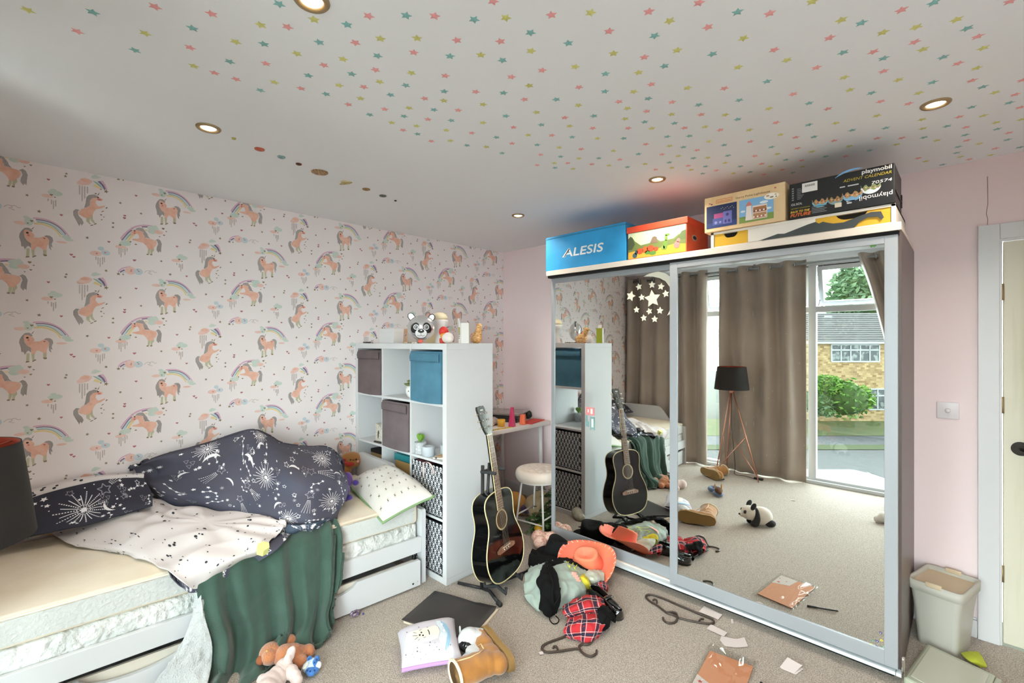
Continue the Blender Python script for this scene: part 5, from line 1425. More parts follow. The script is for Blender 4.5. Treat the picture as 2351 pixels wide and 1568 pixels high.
# pale spotted flap turned over to the front
W0 = [P(300, 1082, .742), P(318, 1118, .655), P(352, 1142, .60), P(430, 1163, .588), P(520, 1173, .580), P(600, 1184, .574), P(655, 1203, .560)]
W1 = [P(150, 1190, .54), P(240, 1166, .575), P(325, 1165, .585), P(410, 1185, .585), P(505, 1195, .578), P(592, 1202, .566), P(655, 1209, .555)]
W2 = [P(98, 1201, .515), P(180, 1195, .55), P(270, 1190, .575), P(385, 1215, .565), P(495, 1225, .560), P(580, 1226, .552), P(645, 1220, .540)]
W3 = [P(116, 1222, .505), P(190, 1222, .530), P(285, 1230, .545), P(385, 1255, .538), P(490, 1258, .535), P(572, 1250, .530), P(628, 1236, .520)]
W4 = [P(150, 1247, .500), P(215, 1250, .512), P(300, 1262, .520), P(395, 1292, .515), P(490, 1290, .512), P(560, 1275, .510), P(610, 1255, .508)]
W5 = [P(175, 1258, .497), P(230, 1262, .500), P(305, 1272, .502), P(398, 1319, .498), PX(449, 1350, .985), PX(525, 1305, .98), PX(592, 1268, .97)]
fl_ = Patch([W0, W1, W2, W3, W4, W5], 120, 90, wr=0.017, wscale=5.0, seed=8, fold=lambda a, v: 0.010 * math.sin(9 * math.atan2(v - 0.25, a - 0.62)) * min(1.0, 2.2 * math.hypot(v - .25, a - .62)) * (1 - v ** 4))
b = MB(); fl_.mesh(b, M_DW, .006)
R = random.Random(11)
for i in range(150):
    x, y = R.uniform(.01, fl_.L - .01), R.uniform(.01, fl_.Hh - .01)
    if R.random() < .45:
        fl_.stamp(b, circ(x, y, R.uniform(.0060, .0095), 10), M_DOT)
        if R.random() < .6:
            fl_.stamp(b, circ(min(x + R.uniform(-.02, .02), fl_.L), y + R.uniform(-.015, .015), R.uniform(.0032, .0062), 8), M_DOT)
    else:
        fl_.stamp(b, circ(x, y, R.uniform(.0026, .0046), 7), M_DOT)
b.build('spotted_side', duv, world=True)
# navy hem showing under the front edge
h0 = [P(382, 1300, .505), PX(414, 1326, .975), PX(449, 1346, .986), PX(494, 1322, .986), PX(562, 1280, .98), P(614, 1246, .512), P(650, 1212, .524)]
h1 = [P(394, 1324, .494), PX(422, 1352, .976), PX(444, 1361, .984), PX(506, 1342, .986), PX(576, 1300, .98), P(632, 1264, .496), P(668, 1226, .510)]
hem = Patch([h0, [(p + q) / 2 + Vector((0.004, 0, 0.004)) for p, q in zip(h0, h1)], h1], 70, 8)
b = MB(); hem.mesh(b, M_NAVY, .004); sprinkle(hem, b, 46, 9, mrg=0.004); b.build('navy_hem', duv, world=True)
# gathered navy end by the blanket
k0 = [P(640, 1200, .560), P(680, 1205, .552), P(720, 1200, .545), P(760, 1190, .535)]
k1 = [P(655, 1218, .535), P(690, 1217, .525), P(722, 1210, .522), P(752, 1198, .515)]
k2 = [P(662, 1226, .512), P(694, 1221, .508), P(724, 1215, .506), P(748, 1204, .503)]
gath = Patch([k0, k1, k2], 40, 16, wr=0.008, wscale=16, seed=2)
b = MB(); gath.mesh(b, mat('duvet_navy_blue', '#3c4a5c', 0.75), .004); sprinkle(gath, b, 22, 4, mrg=0.004); b.build('navy_gather', duv, world=True)
# dark fold lying against the wall at the back
q0 = [PX(-60, 1170, .03), PX(60, 1128, .035), PX(180, 1097, .04), PX(270, 1088, .05), PX(330, 1086, .07)]
q1 = [PX(-60, 1192, .06), PX(60, 1148, .07), PX(180, 1113, .08), PX(270, 1098, .09), PX(330, 1098, .10)]
q2 = [PX(-60, 1215, .13), PX(60, 1180, .14), PX(190, 1150, .16), PX(280, 1132, .17), PX(345, 1125, .18)]
q3 = [PX(-60, 1248, .19), PX(60, 1218, .20), PX(195, 1186, .24), PX(285, 1160, .26), PX(350, 1146, .27)]
q4 = [PX(-60, 1262, .22), PX(60, 1232, .23), PX(195, 1205, .27), PX(285, 1180, .29), PX(350, 1160, .30)]
bk_ = Patch([q1, q2, q3, q4], 60, 30, wr=0.006, wscale=7, seed=4)
b = MB(); bk_.mesh(b, mat('duvet_navy_deep', '#2c2d3a', 0.8, bump=(900, 0.1, 0.001)), .01); burst(bk_, b, bk_.L * .50, bk_.Hh * .52, .085); moon(bk_, b, bk_.L * .68, bk_.Hh * .55, .045, 2.6); pt_ = bk_
shooting(bk_, b, bk_.L * .64, bk_.Hh * .2, -0.7, M_PRT); sprinkle(bk_, b, 60, 14); b.build('navy_fold', duv, world=True)
wt_ = Patch([q0, [(p + q) / 2 + Vector((0.012, 0, 0.008)) for p, q in zip(q0, q1)], q1], 50, 10)
b = MB(); wt_.mesh(b, M_DW, .008)
for i in range(16):
    wt_.stamp(b, circ(R.uniform(.02, wt_.L - .02), R.uniform(.01, wt_.Hh - .01), R.uniform(.003, .007), 9), M_DOT)
b.build('spotted_fold', duv, world=True)
# ------------------------------------------------------------------ green blanket hanging over the side
M_GRN = mat('blanket_green', '#3a564a', 0.9, bump=(260, 0.5, 0.003), mix=('#314a3f', 7, .4, .65), sheen=0.3)
bl = thing('blanket', 'dark green ribbed fleece blanket hanging off the bed to the carpet', 'blanket', (1.0, 0.8, 0))
G = [[PX(455, 1338, .985), PX(520, 1300, .982), P(590, 1256, .50), P(650, 1216, .515), P(700, 1196, .528), P(745, 1187, .525), P(774, 1193, .508)],
     [PX(452, 1362, .992), PX(522, 1325, .996), PX(590, 1284, .992), PX(655, 1258, .990), PX(710, 1242, .990), PX(757, 1230, .988), PX(784, 1228, .982)],
     [PX(462, 1405, 1.005), PX(530, 1398, 1.01), PX(598, 1376, 1.01), PX(660, 1346, 1.012), PX(715, 1318, 1.01), PX(756, 1296, 1.01), PX(782, 1272, 1.0)],
     [PX(480, 1452, 1.02), PX(545, 1450, 1.02), PX(610, 1432, 1.022), PX(670, 1406, 1.03), PX(718, 1380, 1.03), PX(752, 1360, 1.03), PX(772, 1325, 1.01)],
     [PX(488, 1510, 1.03), PX(550, 1500, 1.04), PX(612, 1478, 1.05), PX(668, 1450, 1.06), PX(712, 1428, 1.06), PX(742, 1412, 1.06), PX(752, 1385, 1.04)],
     [PX(480, 1560, 1.04), PX(545, 1545, 1.06), PX(605, 1515, 1.08), PX(655, 1484, 1.10), PX(702, 1468, 1.11), PX(742, 1452, 1.10), PX(758, 1432, 1.07)],
     [P(455, 1620, .02), P(530, 1590, .015), P(600, 1548, .015), P(652, 1506, .02), P(705, 1492, .02), P(750, 1468, .02), P(764, 1442, .03)]]
def gfold(a, v):
    k = min(1.0, 0.25 + v * 1.3) * (1 if v < .93 else (1 - v) / .07)
    return 0.024 * k * (math.sin(2 * PI * (a * 4.6 + 0.5 * a * a + 0.35 * math.sin(v * 3.2) * (a - .3))) + 0.55 * math.sin(2 * PI * (a * 8.3 + 0.3 + 0.4 * v * (1 - a))))
gb = Patch(G, 170, 100, wr=0.009, wscale=6, seed=6, fold=gfold)
b = MB(); gb.mesh(b, M_GRN, .012); b.build('green_side', bl, world=True)
F = [[PX(450, 1368, .985), PX(458, 1368, .995), PX(462, 1366, 1.0)], [PX(440, 1420, .99), PX(462, 1420, 1.01), PX(470, 1418, 1.015)], [PX(415, 1480, 1.0), PX(452, 1478, 1.02), PX(486, 1475, 1.03)], [PX(380, 1535, 1.01), PX(432, 1535, 1.03), PX(484, 1530, 1.04)], [P(330, 1600, .02), P(410, 1602, .02), P(470, 1600, .03)]]
fb = Patch(F, 30, 60, wr=0.008, wscale=22, seed=12)
b = MB(); fb.mesh(b, mat('fleece_white', '#c9cdce', 0.95, bump=(170, 1.0, 0.008), sheen=0.4), .014); ch = b.build('fleece_lining', bl, world=True); ch['label'] = 'white fleece lining turned outward'
# yellow foam block on the blanket edge
p = P(606, 1263, .515)
b = MB(); hx = [(0.027 * math.cos(PI / 6 + PI / 3 * i), 0.027 * math.sin(PI / 6 + PI / 3 * i)) for i in range(6)]
b.prism(hx, 0, 0.036, mat('foam_yellow', '#dfe08e', 0.6), Matrix.Translation(p + Vector((0.01, -0.01, 0.0))) @ Matrix.Rotation(0.5, 4, 'Y') @ Matrix.Rotation(0.3, 4, 'Z'))
tag(b.build('foam_block', bevel=0.003), 'small pale yellow block on the blanket under the duvet hem', 'block')
# ------------------------------------------------------------------ pillow
A_, B_, C_, D_ = [p + Vector((0, -0.03, 0)) for p in (P(806, 1108, .53), P(890, 1196, .47), P(1006, 1136, .55), P(905, 1072, .62))]
pw = thing('pillow', 'white pillow printed with small bees, green underside, against the shelf unit', 'pillow', ((A_ + C_) / 2))
def pil(u, v, s):
    p = (A_ * (1 - u) + D_ * u) * (1 - v) + (B_ * (1 - u) + C_ * u) * v
    e = (max(0.0, 1 - abs(2 * u - 1) ** 3) * max(0.0, 1 - abs(2 * v - 1) ** 3)) ** 0.6
    pinch = 0.05 * ((2 * u - 1) ** 2 * (1 - (2 * v - 1) ** 2) + (2 * v - 1) ** 2 * (1 - (2 * u - 1) ** 2))
    c = (A_ + B_ + C_ + D_) / 4
    p = p + (c - p) * pinch
    w = 0.006 * mnoise.noise(Vector((u * 5, v * 5, s))) * e
    return p + Vector((0, 0, s * (0.105 if s > 0 else 0.03) * e + w))
N = 36
b = MB()
top_ = [[pil(i / N, j / N, 1) for i in range(N + 1)] for j in range(N + 1)]
b.grid(top_[::-1], mat('pillow_white', '#d6d3cd', 0.85, bump=(600, 0.12, 0.001), mix=('#cfccc4', 8, .4, .7))); pb_ = b
b = MB(); b.grid([[pil(i / N, j / N, -1) for i in range(N + 1)] for j in range(N + 1)], mat('pillow_green', '#7f9f70', 0.85))
rim = [pil(i / N, 0, 0) for i in range(N)] + [pil(1, j / N, 0) for j in range(N)] + [pil(1 - i / N, 1, 0) for i in range(N)] + [pil(0, 1 - j / N, 0) for j in range(N)]
b.tube([p + Vector((0, 0, -0.003)) for p in rim], 0.007, mat('pillow_green', '#7f9f70', 0.85), 8, closed=True)
b.build('pillow_underside', pw, world=True)['label'] = 'green underside and edge'
b = pb_; M_BEE = mat('bee_dark', '#75675a', 0.8); M_BW = mat('bee_wing', '#b5b0a6', 0.8)
for i in range(7):
    for j in range(7):
        u, v = (i + 0.5 + (0.4 if j % 2 else -0.1)) / 7.3, (j + 0.6) / 7.5
        if not (0.04 < u < 0.96 and 0.04 < v < 0.96):
            continue
        def bm_(du, dv, r1, r2, m, o, a0):
            q = []
            for k in range(8):
                t = 2 * PI * k / 8
                x, y = r1 * math.cos(t), r2 * math.sin(t)
                x, y = x * math.cos(a0) - y * math.sin(a0), x * math.sin(a0) + y * math.cos(a0)
                q.append(pil(u + du + x, v + dv + y, 1) + Vector((0.0008, -0.0008, 0.0014 + o)))
            b.add(q, [tuple(range(8))], m)
        a0 = rnd.uniform(-.5, .5) + 0.8
        bm_(0, 0, .017, .008, M_BEE, 0, a0); bm_(-.012, .014, .010, .006, M_BW, .0004, a0 + 1.2); bm_(.010, -.014, .010, .006, M_BW, .0004, a0 + 1.9)
b.build('pillow_top', pw, world=True)
# ------------------------------------------------------------------ gingerbread plush and purple plush
p = P(806, 1056, .60)
t = thing('plush_toy', 'round brown gingerbread plush with a red bow behind the pillow', 'soft toy', (p.x, p.y, 0.495))
M_GB = mat('plush_brown', '#a9743f', 0.9, bump=(400, 0.4, 0.003), sheen=0.4)
view = (CAM - p); view.z = 0; view.normalize(); rr = Vector((-view.y, view.x, 0))
Mv = Matrix.Identity(4)
for i in range(3):
    Mv[i][0], Mv[i][1], Mv[i][2] = rr[i], (0, 0, 1)[i], view[i]
Mv[2][3] = p.z - 0.495
b = MB(); b.ell((0, 0, 0), (0.082, 0.062, 0.05), M_GB, Mv); b.ell((-0.05, -0.06, 0), (0.06, 0.05, 0.04), M_GB, Mv); b.build('body', t, remesh=0.005)
for x in (-0.004, 0.036):
    b = MB(); b.ell((x, 0.012, 0.046), (0.006, 0.007, 0.005), M_BLACK, Mv); b.build('eye', t)
b = MB(); b.tube([Mv @ Vector((0.006, 0.014, 0.05)), Mv @ Vector((0.016, 0.009, 0.052)), Mv @ Vector((0.026, 0.014, 0.05))], 0.002, M_BLACK, 6); b.build('mouth', t)
b = MB(); b.ell((0.048, -0.004, 0.042), (0.010, 0.009, 0.004), mat('plush_pink', '#e8a9a2', 0.8), Mv); b.build('cheek', t)
b = MB(); rd = mat('bow_red', '#b5322c', 0.7)
b.ell((-0.052, 0.016, 0.05), (0.016, 0.014, 0.012), rd, Mv); b.ell((-0.036, -0.006, 0.052), (0.014, 0.011, 0.012), rd, Mv); b.ell((-0.008, -0.018, 0.054), (0.032, 0.016, 0.012), rd, Mv); b.build('bow', t, remesh=0.003)
p = P(797, 1120, .58)
t = thing('plush_toy', 'purple plush toy with round feet squeezed between duvet and pillow', 'soft toy', (p.x, p.y, 0.495))
pu, pd_ = mat('plush_purple', '#6a4a9a', 0.85, bump=(300, 0.3, 0.002), sheen=0.5), mat('plush_violet', '#43308c', 0.85, sheen=0.4)
L_ = p - Vector((0, 0, 0.495)); L_ = Vector((0, 0, p.z - 0.495))
def loc(u, v, z):
    q = P(u, v, z); return Vector((q.x - p.x, q.y - p.y, q.z - 0.495))
b = MB(); b.ell(loc(797, 1102, .615), (0.03, 0.035, 0.05), pu); b.ell(loc(790, 1125, .58), (0.035, 0.035, 0.04), pu); b.build('body', t, remesh=0.004)
b = MB(); b.ell(loc(801, 1142, .545), (0.026, 0.022, 0.016), pd_); b.ell(loc(795, 1132, .56), (0.02, 0.02, 0.03), pd_); b.build('leg', t, remesh=0.004)
b = MB(); b.ell(loc(816, 1108, .60), (0.021, 0.020, 0.017), pd_); b.build('foot', t)
b = MB(); b.ell(loc(793, 1144, .535), (0.023, 0.022, 0.019), pd_); b.build('foot', t)
# ================================================================== guitar on its stand
M_GLK = mat('guitar_black', '#08090a', 0.07, spec=0.35)
M_BIND = mat('guitar_binding', '#d8cc9c', 0.4)
M_ROSE = mat('rosewood', '#8a6248', 0.45, mix=('#76503a', 50, .4, .6, (1, 1, .2)))
M_STEEL = mat('string_steel', '#c9c6bc', 0.3, metal=0.9)
nG = Vector((math.cos(math.radians(13)), math.sin(math.radians(13)), 0))
Bg = Matrix.Identity(4)
xg = (-nG).cross(Vector((0, 0, 1)))
for i in range(3):
    Bg[i][0], Bg[i][1], Bg[i][2] = xg[i], (-nG)[i], (0, 0, 1)[i]
GP = Vector((1.445, 1.925, 0.095))
Bg = Bg @ Matrix.Rotation(math.radians(-9.5), 4, 'X') @ Matrix.Rotation(math.radians(-1.0), 4, 'Y')
t = thing('guitar', 'black acoustic guitar with cream edging leaning in its stand', 'guitar', GP)
hwid = [(0.0, 0.0), (0.004, 0.07), (0.018, 0.125), (0.045, 0.163), (0.09, 0.188), (0.14, 0.197), (0.19, 0.191), (0.24, 0.171), (0.285, 0.148), (0.325, 0.137), (0.365, 0.138), (0.405, 0.146), (0.445, 0.147), (0.475, 0.133), (0.494, 0.10), (0.503, 0.05), (0.505, 0.0)]
sp_ = spline([Vector((w, z, 0)) for z, w in hwid], 48)
out = [(p.x, p.y) for p in sp_] + [(-p.x, p.y) for p in sp_[-2:0:-1]]       # counter-clockwise
n = len(out)
GD = 0.105
def yb(z):
    return GD - 0.02 * max(0.0, (z - 0.25) / 0.25)
b = MB()
rows = [[Vector((x, 0.0, z)) for x, z in out], [Vector((x, yb(z), z)) for x, z in out]]
b.grid(rows, M_GLK, closed=True, M=Bg); b.add(rows[1], [tuple(range(n))], M_GLK, False, Bg)
b.build('guitar_body', t)
b = MB(); b.add([(x, -0.0005, z) for x, z in out], [tuple(range(n))[::-1]], M_GLK, False, Bg); b.build('soundboard', t)
b = MB(); b.tube([(x, 0.0, z) for x, z in out], 0.0035, M_BIND, 8, Bg, closed=True); b.build('front_binding', t)
b = MB(); b.tube([(x, yb(z), z) for x, z in out], 0.003, M_BIND, 8, Bg, closed=True); b.build('back_binding', t)
b = MB(); ring = lambda r0, r1, y, m: b.add([(r * math.cos(a), y, 0.335 + r * math.sin(a)) for r in (r0, r1) for a in [2 * PI * i / 40 for i in range(40)]], [(i, (i + 1) % 40, 40 + (i + 1) % 40, 40 + i) for i in range(40)], m, False, Bg)
ring(0.050, 0.060, -0.0012, mat('rosette', '#b9a074', 0.45)); ring(0.054, 0.056, -0.0016, M_BIND); b.build('rosette', t)
b = MB(); b.add([(0.050 * math.cos(a), -0.0010, 0.335 + 0.050 * math.sin(a)) for a in [2 * PI * i / 36 for i in range(36)]], [tuple(range(36))[::-1]], mat('sound_hole', '#4a3321', 0.7), False, Bg); b.build('sound_hole', t)
b = MB(); b.prism([(-0.088, 0.163), (-0.075, 0.158), (0.075, 0.158), (0.088, 0.163), (0.088, 0.178), (0.05, 0.192), (-0.05, 0.192), (-0.088, 0.178)], 0, 0.009, M_ROSE, Bg @ frame(Vector((0, -0.0006, 0)), (1, 0, 0), (0, 0, 1))); br = b.build('bridge', t, bevel=0.002)
b = MB(); b.box((-0.04, -0.0125, 0.1815), (0.04, -0.009, 0.1845), mat('bone', '#e8e0cc', 0.4), Bg); b.build('saddle', br)
for i in range(6):
    b = MB(); b.ell((-0.028 + 0.0112 * i, -0.0105, 0.171), (0.0035, 0.003, 0.0035), mat('bone', '#e8e0cc', 0.4) if i % 2 == 0 else M_BLACK, Bg, 10, 6); b.build('bridge_pin', br)
# neck, fretboard, headstock
NT = 0.835
b = MB()
rows = []
for k in range(13):
    z = 0.45 + (NT - 0.45) * k / 12
    w = 0.029 - 0.007 * k / 12
    dpt = 0.022 if k > 1 else 0.045
    rows.append([Vector((w * math.cos(a), 0.0 + dpt * math.sin(a), z)) for a in [PI * i / 10 for i in range(11)]])
b.grid(rows, M_GLK, M=Bg); b.build('neck', t)
b = MB()
for k in range(1):
    z0, z1 = 0.395, NT
    b.add([(-0.0285, -0.006, z0), (0.0285, -0.006, z0), (0.0215, -0.006, z1), (-0.0215, -0.006, z1), (-0.0285, 0.001, z0), (0.0285, 0.001, z0), (0.0215, 0.001, z1), (-0.0215, 0.001, z1)], [(0, 1, 2, 3), (0, 4, 5, 1), (1, 5, 6, 2), (3, 2, 6, 7), (0, 3, 7, 4)], M_ROSE, False, Bg)
b.build('fretboard', t)
b = MB()
SL = 0.648
for k in range(1, 21):
    z = NT - SL * (1 - 2 ** (-k / 12))
    if z < 0.397:
        break
    w = 0.0215 + 0.007 * (NT - z) / (NT - 0.395)
    b.tube([(-w, -0.0065, z), (w, -0.0065, z)], 0.0012, M_STEEL, 6, Bg)
for k in (3, 5, 7, 9, 12, 15):
    z = NT - SL * (1 - 2 ** (-(k - 0.5) / 12))
    for x in ((0.0,) if k != 12 else (-0.009, 0.009)):
        b.add([(x + 0.0032 * math.cos(a), -0.0066, z + 0.0032 * math.sin(a)) for a in [2 * PI * i / 10 for i in range(10)]], [tuple(range(10))[::-1]], mat('pearl', '#e2ded2', 0.3), False, Bg)
b.build('fret_pattern', t)
b = MB()
for sg in (-1, 1):
    b.tube([(sg * 0.0292, -0.003, 0.395), (sg * 0.0222, -0.003, NT)], 0.003, M_BIND, 6, Bg)
b.build('neck_edge', t)
b = MB(); b.box((-0.0215, -0.009, NT), (0.0215, 0.002, NT + 0.006), mat('bone', '#e8e0cc', 0.4), Bg); b.build('nut', t)
Mh_ = Bg @ Matrix.Translation((0, 0.0, NT + 0.006)) @ Matrix.Rotation(math.radians(-12), 4, 'X')
hd = [(-0.021, 0.0), (0.021, 0.0), (0.031, 0.025), (0.036, 0.05), (0.038, 0.16), (0.030, 0.176), (0.018, 0.170), (0.0, 0.178), (-0.018, 0.170), (-0.030, 0.176), (-0.038, 0.16), (-0.036, 0.05), (-0.031, 0.025)]
b = MB(); b.prism(hd, -0.014, 0.0, mat('headstock', '#2a2c24', 0.3, coat=0.3), Mh_ @ frame(Vector((0, 0, 0)), (1, 0, 0), (0, 0, 1))); hs = b.build('headstock', t, bevel=0.002)
b = MB(); b.add([Mh_ @ Vector(p) for p in ((-0.016, -0.0006, 0.146), (0.016, -0.0006, 0.146), (0.014, -0.0006, 0.154), (-0.012, -0.0006, 0.154))], [(0, 1, 2, 3)], mat('pearl', '#e2ded2', 0.3)); b.tube([Mh_ @ Vector((-0.006 + 0.012 * (i % 2), -0.0008, 0.125 + 0.006 * i)) for i in range(4)], 0.001, mat('pearl', '#e2ded2', 0.3), 5); b.build('inlay_mark', hs)
for i in range(3):
    for sg in (-1, 1):
        z = 0.045 + 0.042 * i
        b = MB(); b.tube([Mh_ @ Vector((sg * 0.03, 0.008, z)), Mh_ @ Vector((sg * 0.052, 0.008, z))], 0.003, M_STEEL, 8)
        b.ell((sg * 0.056, 0.008, z), (0.008, 0.005, 0.007), M_STEEL, Mh_, 10, 6); b.tube([Mh_ @ Vector((sg * 0.024, -0.008, z)), Mh_ @ Vector((sg * 0.024, 0.0, z))], 0.0045, M_STEEL, 8); b.build('tuning_peg', hs)
for i in range(6):
    x0, x1 = -0.028 + 0.0112 * i, -0.017 + 0.0068 * i
    b = MB(); b.tube([Bg @ Vector((x0, -0.0135, 0.183)), Bg @ Vector((x1, -0.0098, NT + 0.004)), Mh_ @ Vector((x1 * 1.3, -0.004, 0.045 + 0.042 * (i if i < 3 else 5 - i)))], 0.0006 + 0.00008 * (5 - i), M_STEEL, 5); b.build('string', t)
# ------------------------------------------------------------------ guitar stand
J = P(1106, 1350, 0.02)
st = thing('guitar_stand', 'black tubular guitar stand holding the guitar beside the shelf unit', 'guitar stand', (J.x, J.y, 0))
M_TUBE = mat('stand_black', '#202123', 0.45)
def stt(name, pts, r=0.0095, m=M_TUBE):
    b = MB(); b.tube(pts, r, m, 10); return b.build(name, st, world=True)
F1, F2, F3 = P(1147, 1387, 0.012), P(1052, 1338, 0.012), P(1216, 1310, 0.012)
stt('leg', [J, P(1124, 1357, 0.016), F1]); stt('leg', [J, F2]); stt('leg', [J + Vector((0.01, 0.01, 0)), F3])
for f in (F1, F3):
    b = MB(); d = (f - J); d.z = 0; d.normalize(); b.tube([f - d * 0.02, f + d * 0.012], 0.013, mat('rubber', '#2b2c2e', 0.8), 10); b.build('rubber_foot', st, world=True)
T1 = Vector((J.x - 0.012, J.y + 0.018, 0.74))
stt('upright', [J, Vector((J.x, J.y + 0.005, 0.35)), T1], 0.0105)
T2 = T1 + Vector((0.025, 0.03, 0.015))
stt('upright', [Vector((J.x + 0.02, J.y + 0.02, 0.45)), T2], 0.009)
neckp = GP + (Bg @ Vector((0, 0.026, 0.625)))
nl, nr_ = GP + (Bg @ Vector((-0.05, 0.012, 0.625))), GP + (Bg @ Vector((0.055, 0.012, 0.625)))
stt('yoke', [T1 + Vector((0, 0, -0.03)), neckp + xg * -0.06 + nG * -0.03, neckp + nG * -0.018, neckp + xg * 0.06 + nG * -0.03], 0.008)
stt('yoke_arm', [neckp + xg * -0.06 + nG * -0.03, nl, nl + nG * 0.055], 0.0095, mat('rubber', '#2b2c2e', 0.8)); stt('yoke_arm', [neckp + xg * 0.06 + nG * -0.03, nr_, nr_ + nG * 0.05], 0.0095, mat('rubber', '#2b2c2e', 0.8))
for sg in (-1, 1):
    c0 = Vector((J.x, J.y, 0.11)); c1 = GP + (Bg @ Vector((sg * 0.09, GD + 0.015, -0.008))); c2 = GP + (Bg @ Vector((sg * 0.09, -0.03, 0.0))); c2.z = c1.z
    k = 0.018
    stt('cradle_arm', [c0, c1 + Vector((0, 0, -k)), GP + (Bg @ Vector((sg * 0.09, 0.03, 0))) + Vector((0, 0, -k + 0.004)), c2 + Vector((0, 0, -k)), c2 + Vector((0, 0, 0.014))], 0.010, mat('rubber', '#2b2c2e', 0.8))
# ================================================================== desk in the corner
M_DESK = mat('desk_white', '#e6e0da', 0.45)
t = thing('desk', 'white desk with round legs in the corner behind the shelf unit', 'desk', (0.02, 2.24, 0))
b = MB(); b.rbox((0, 0, 0.722), (0.62, 1.02, 0.757), 0.003, M_DESK); b.build('desk_top', t)
for x in (0.06, 0.56):
    for y in (0.07, 0.95):
        b = MB(); b.tube([(x, y, 0.0), (x, y, 0.722)], 0.021, mat('desk_leg', '#d5d2d3', 0.4), 18); b.build('leg', t)
ZD = 0.758
t = thing('scanner', 'dark flatbed machine with a grey glossy lid on the desk', 'scanner', (0.27, 3.05, ZD), 0.35)
b = MB(); b.rbox((-0.19, -0.14, 0), (0.19, 0.14, 0.05), 0.01, mat('scan_body', '#2b2a2c', 0.4)); b.build('body', t); b = MB(); b.rbox((-0.192, -0.142, 0.052), (0.192, 0.142, 0.072), 0.006, mat('scan_lid', '#8b8580', 0.15, coat=0.4)); b.build('lid', t)
b = MB(); b.rbox((0.04, -0.17, 0.0), (0.19, -0.146, 0.02), 0.004, mat('scan_body', '#2b2a2c', 0.4)); b.build('tray', t)
def taper(name, lab, cat, p, w0, w1, h, m, rot=0.3):
    b = MB(); vs = [(sx_ * w / 2, sy_ * w / 2, z) for w, z in ((w0, 0), (w1, h)) for sx_, sy_ in ((-1, -1), (1, -1), (1, 1), (-1, 1))]
    b.add(vs, [(3, 2, 1, 0), (4, 5, 6, 7), (0, 1, 5, 4), (1, 2, 6, 5), (2, 3, 7, 6), (3, 0, 4, 7)], m, False, Matrix.Translation(p) @ Matrix.Rotation(rot, 4, 'Z'))
    return tag(b.build(name, bevel=0.004), lab, cat)
taper('bottle', 'tall tapered bright pink bottle on the front edge of the desk', 'bottle', Vector((0.60, 2.80, ZD)), 0.05, 0.022, 0.165, mat('bottle_pink', '#d23a6a', 0.35))
taper('block', 'orange block on the desk beside the red sheet', 'block', Vector((0.585, 2.95, ZD)), 0.052, 0.042, 0.085, mat('block_orange', '#ec7044', 0.5), 0.5)
b = MB(); b.box((-0.05, -0.13, 0), (0.07, 0.13, 0.006), mat('sheet_red', '#cf3a34', 0.6), TR(0.55, 3.10, ZD, rz=0.25)); tag(b.build('folder'), 'flat red folder at the wall end of the desk', 'folder')
b = MB(); b.lathe([(0.03, 0), (0.034, 0.06), (0.03, 0.06), (0.028, 0.01), (0, 0.008)], mat('cup_yellow', '#e8b23a', 0.4), 20, TR(0.53, 2.74, ZD)); tag(b.build('cup'), 'yellow cup between the silver crumpled foil and pink bottle', 'cup')
b = MB()
for i in range(9):
    b.ell((0.42 + 0.04 * math.sin(i * 2.3), 2.73 + 0.05 * math.cos(i * 1.7), ZD + 0.03 + 0.012 * math.sin(i * 3)), (0.03, 0.028, 0.025), mat('foil_crumple', '#c4b8b0', 0.3, metal=0.6, bump=(60, 1.0, 0.01)), n=10, k=8)
o = b.build('foil_wrap', remesh=0.006); tag(o, 'crumpled silver wrapping on the desk', 'wrapping')
b = MB(); b.ell((0.40, 3.20, ZD + 0.03), (0.06, 0.04, 0.03), mat('green_dark', '#2f3a34', 0.7), n=16, k=10); b.ell((0.45, 3.18, ZD + 0.05), (0.025, 0.025, 0.03), mat('green_dark', '#2f3a34', 0.7)); tag(b.build('soft_pouch', remesh=0.006), 'dark green lumpy pouch at the back of the desk', 'pouch')
b = MB(); b.box((-0.012, -0.16, 0), (0.012, 0.16, 0.004), mat('ruler', '#e6c65a', 0.5, mix=('#2d2a26', 70, .55, .58)), TR(0.608, 2.62, ZD, rz=-0.06)); tag(b.build('ruler'), 'yellow and black ruler lying along the desk edge', 'ruler')
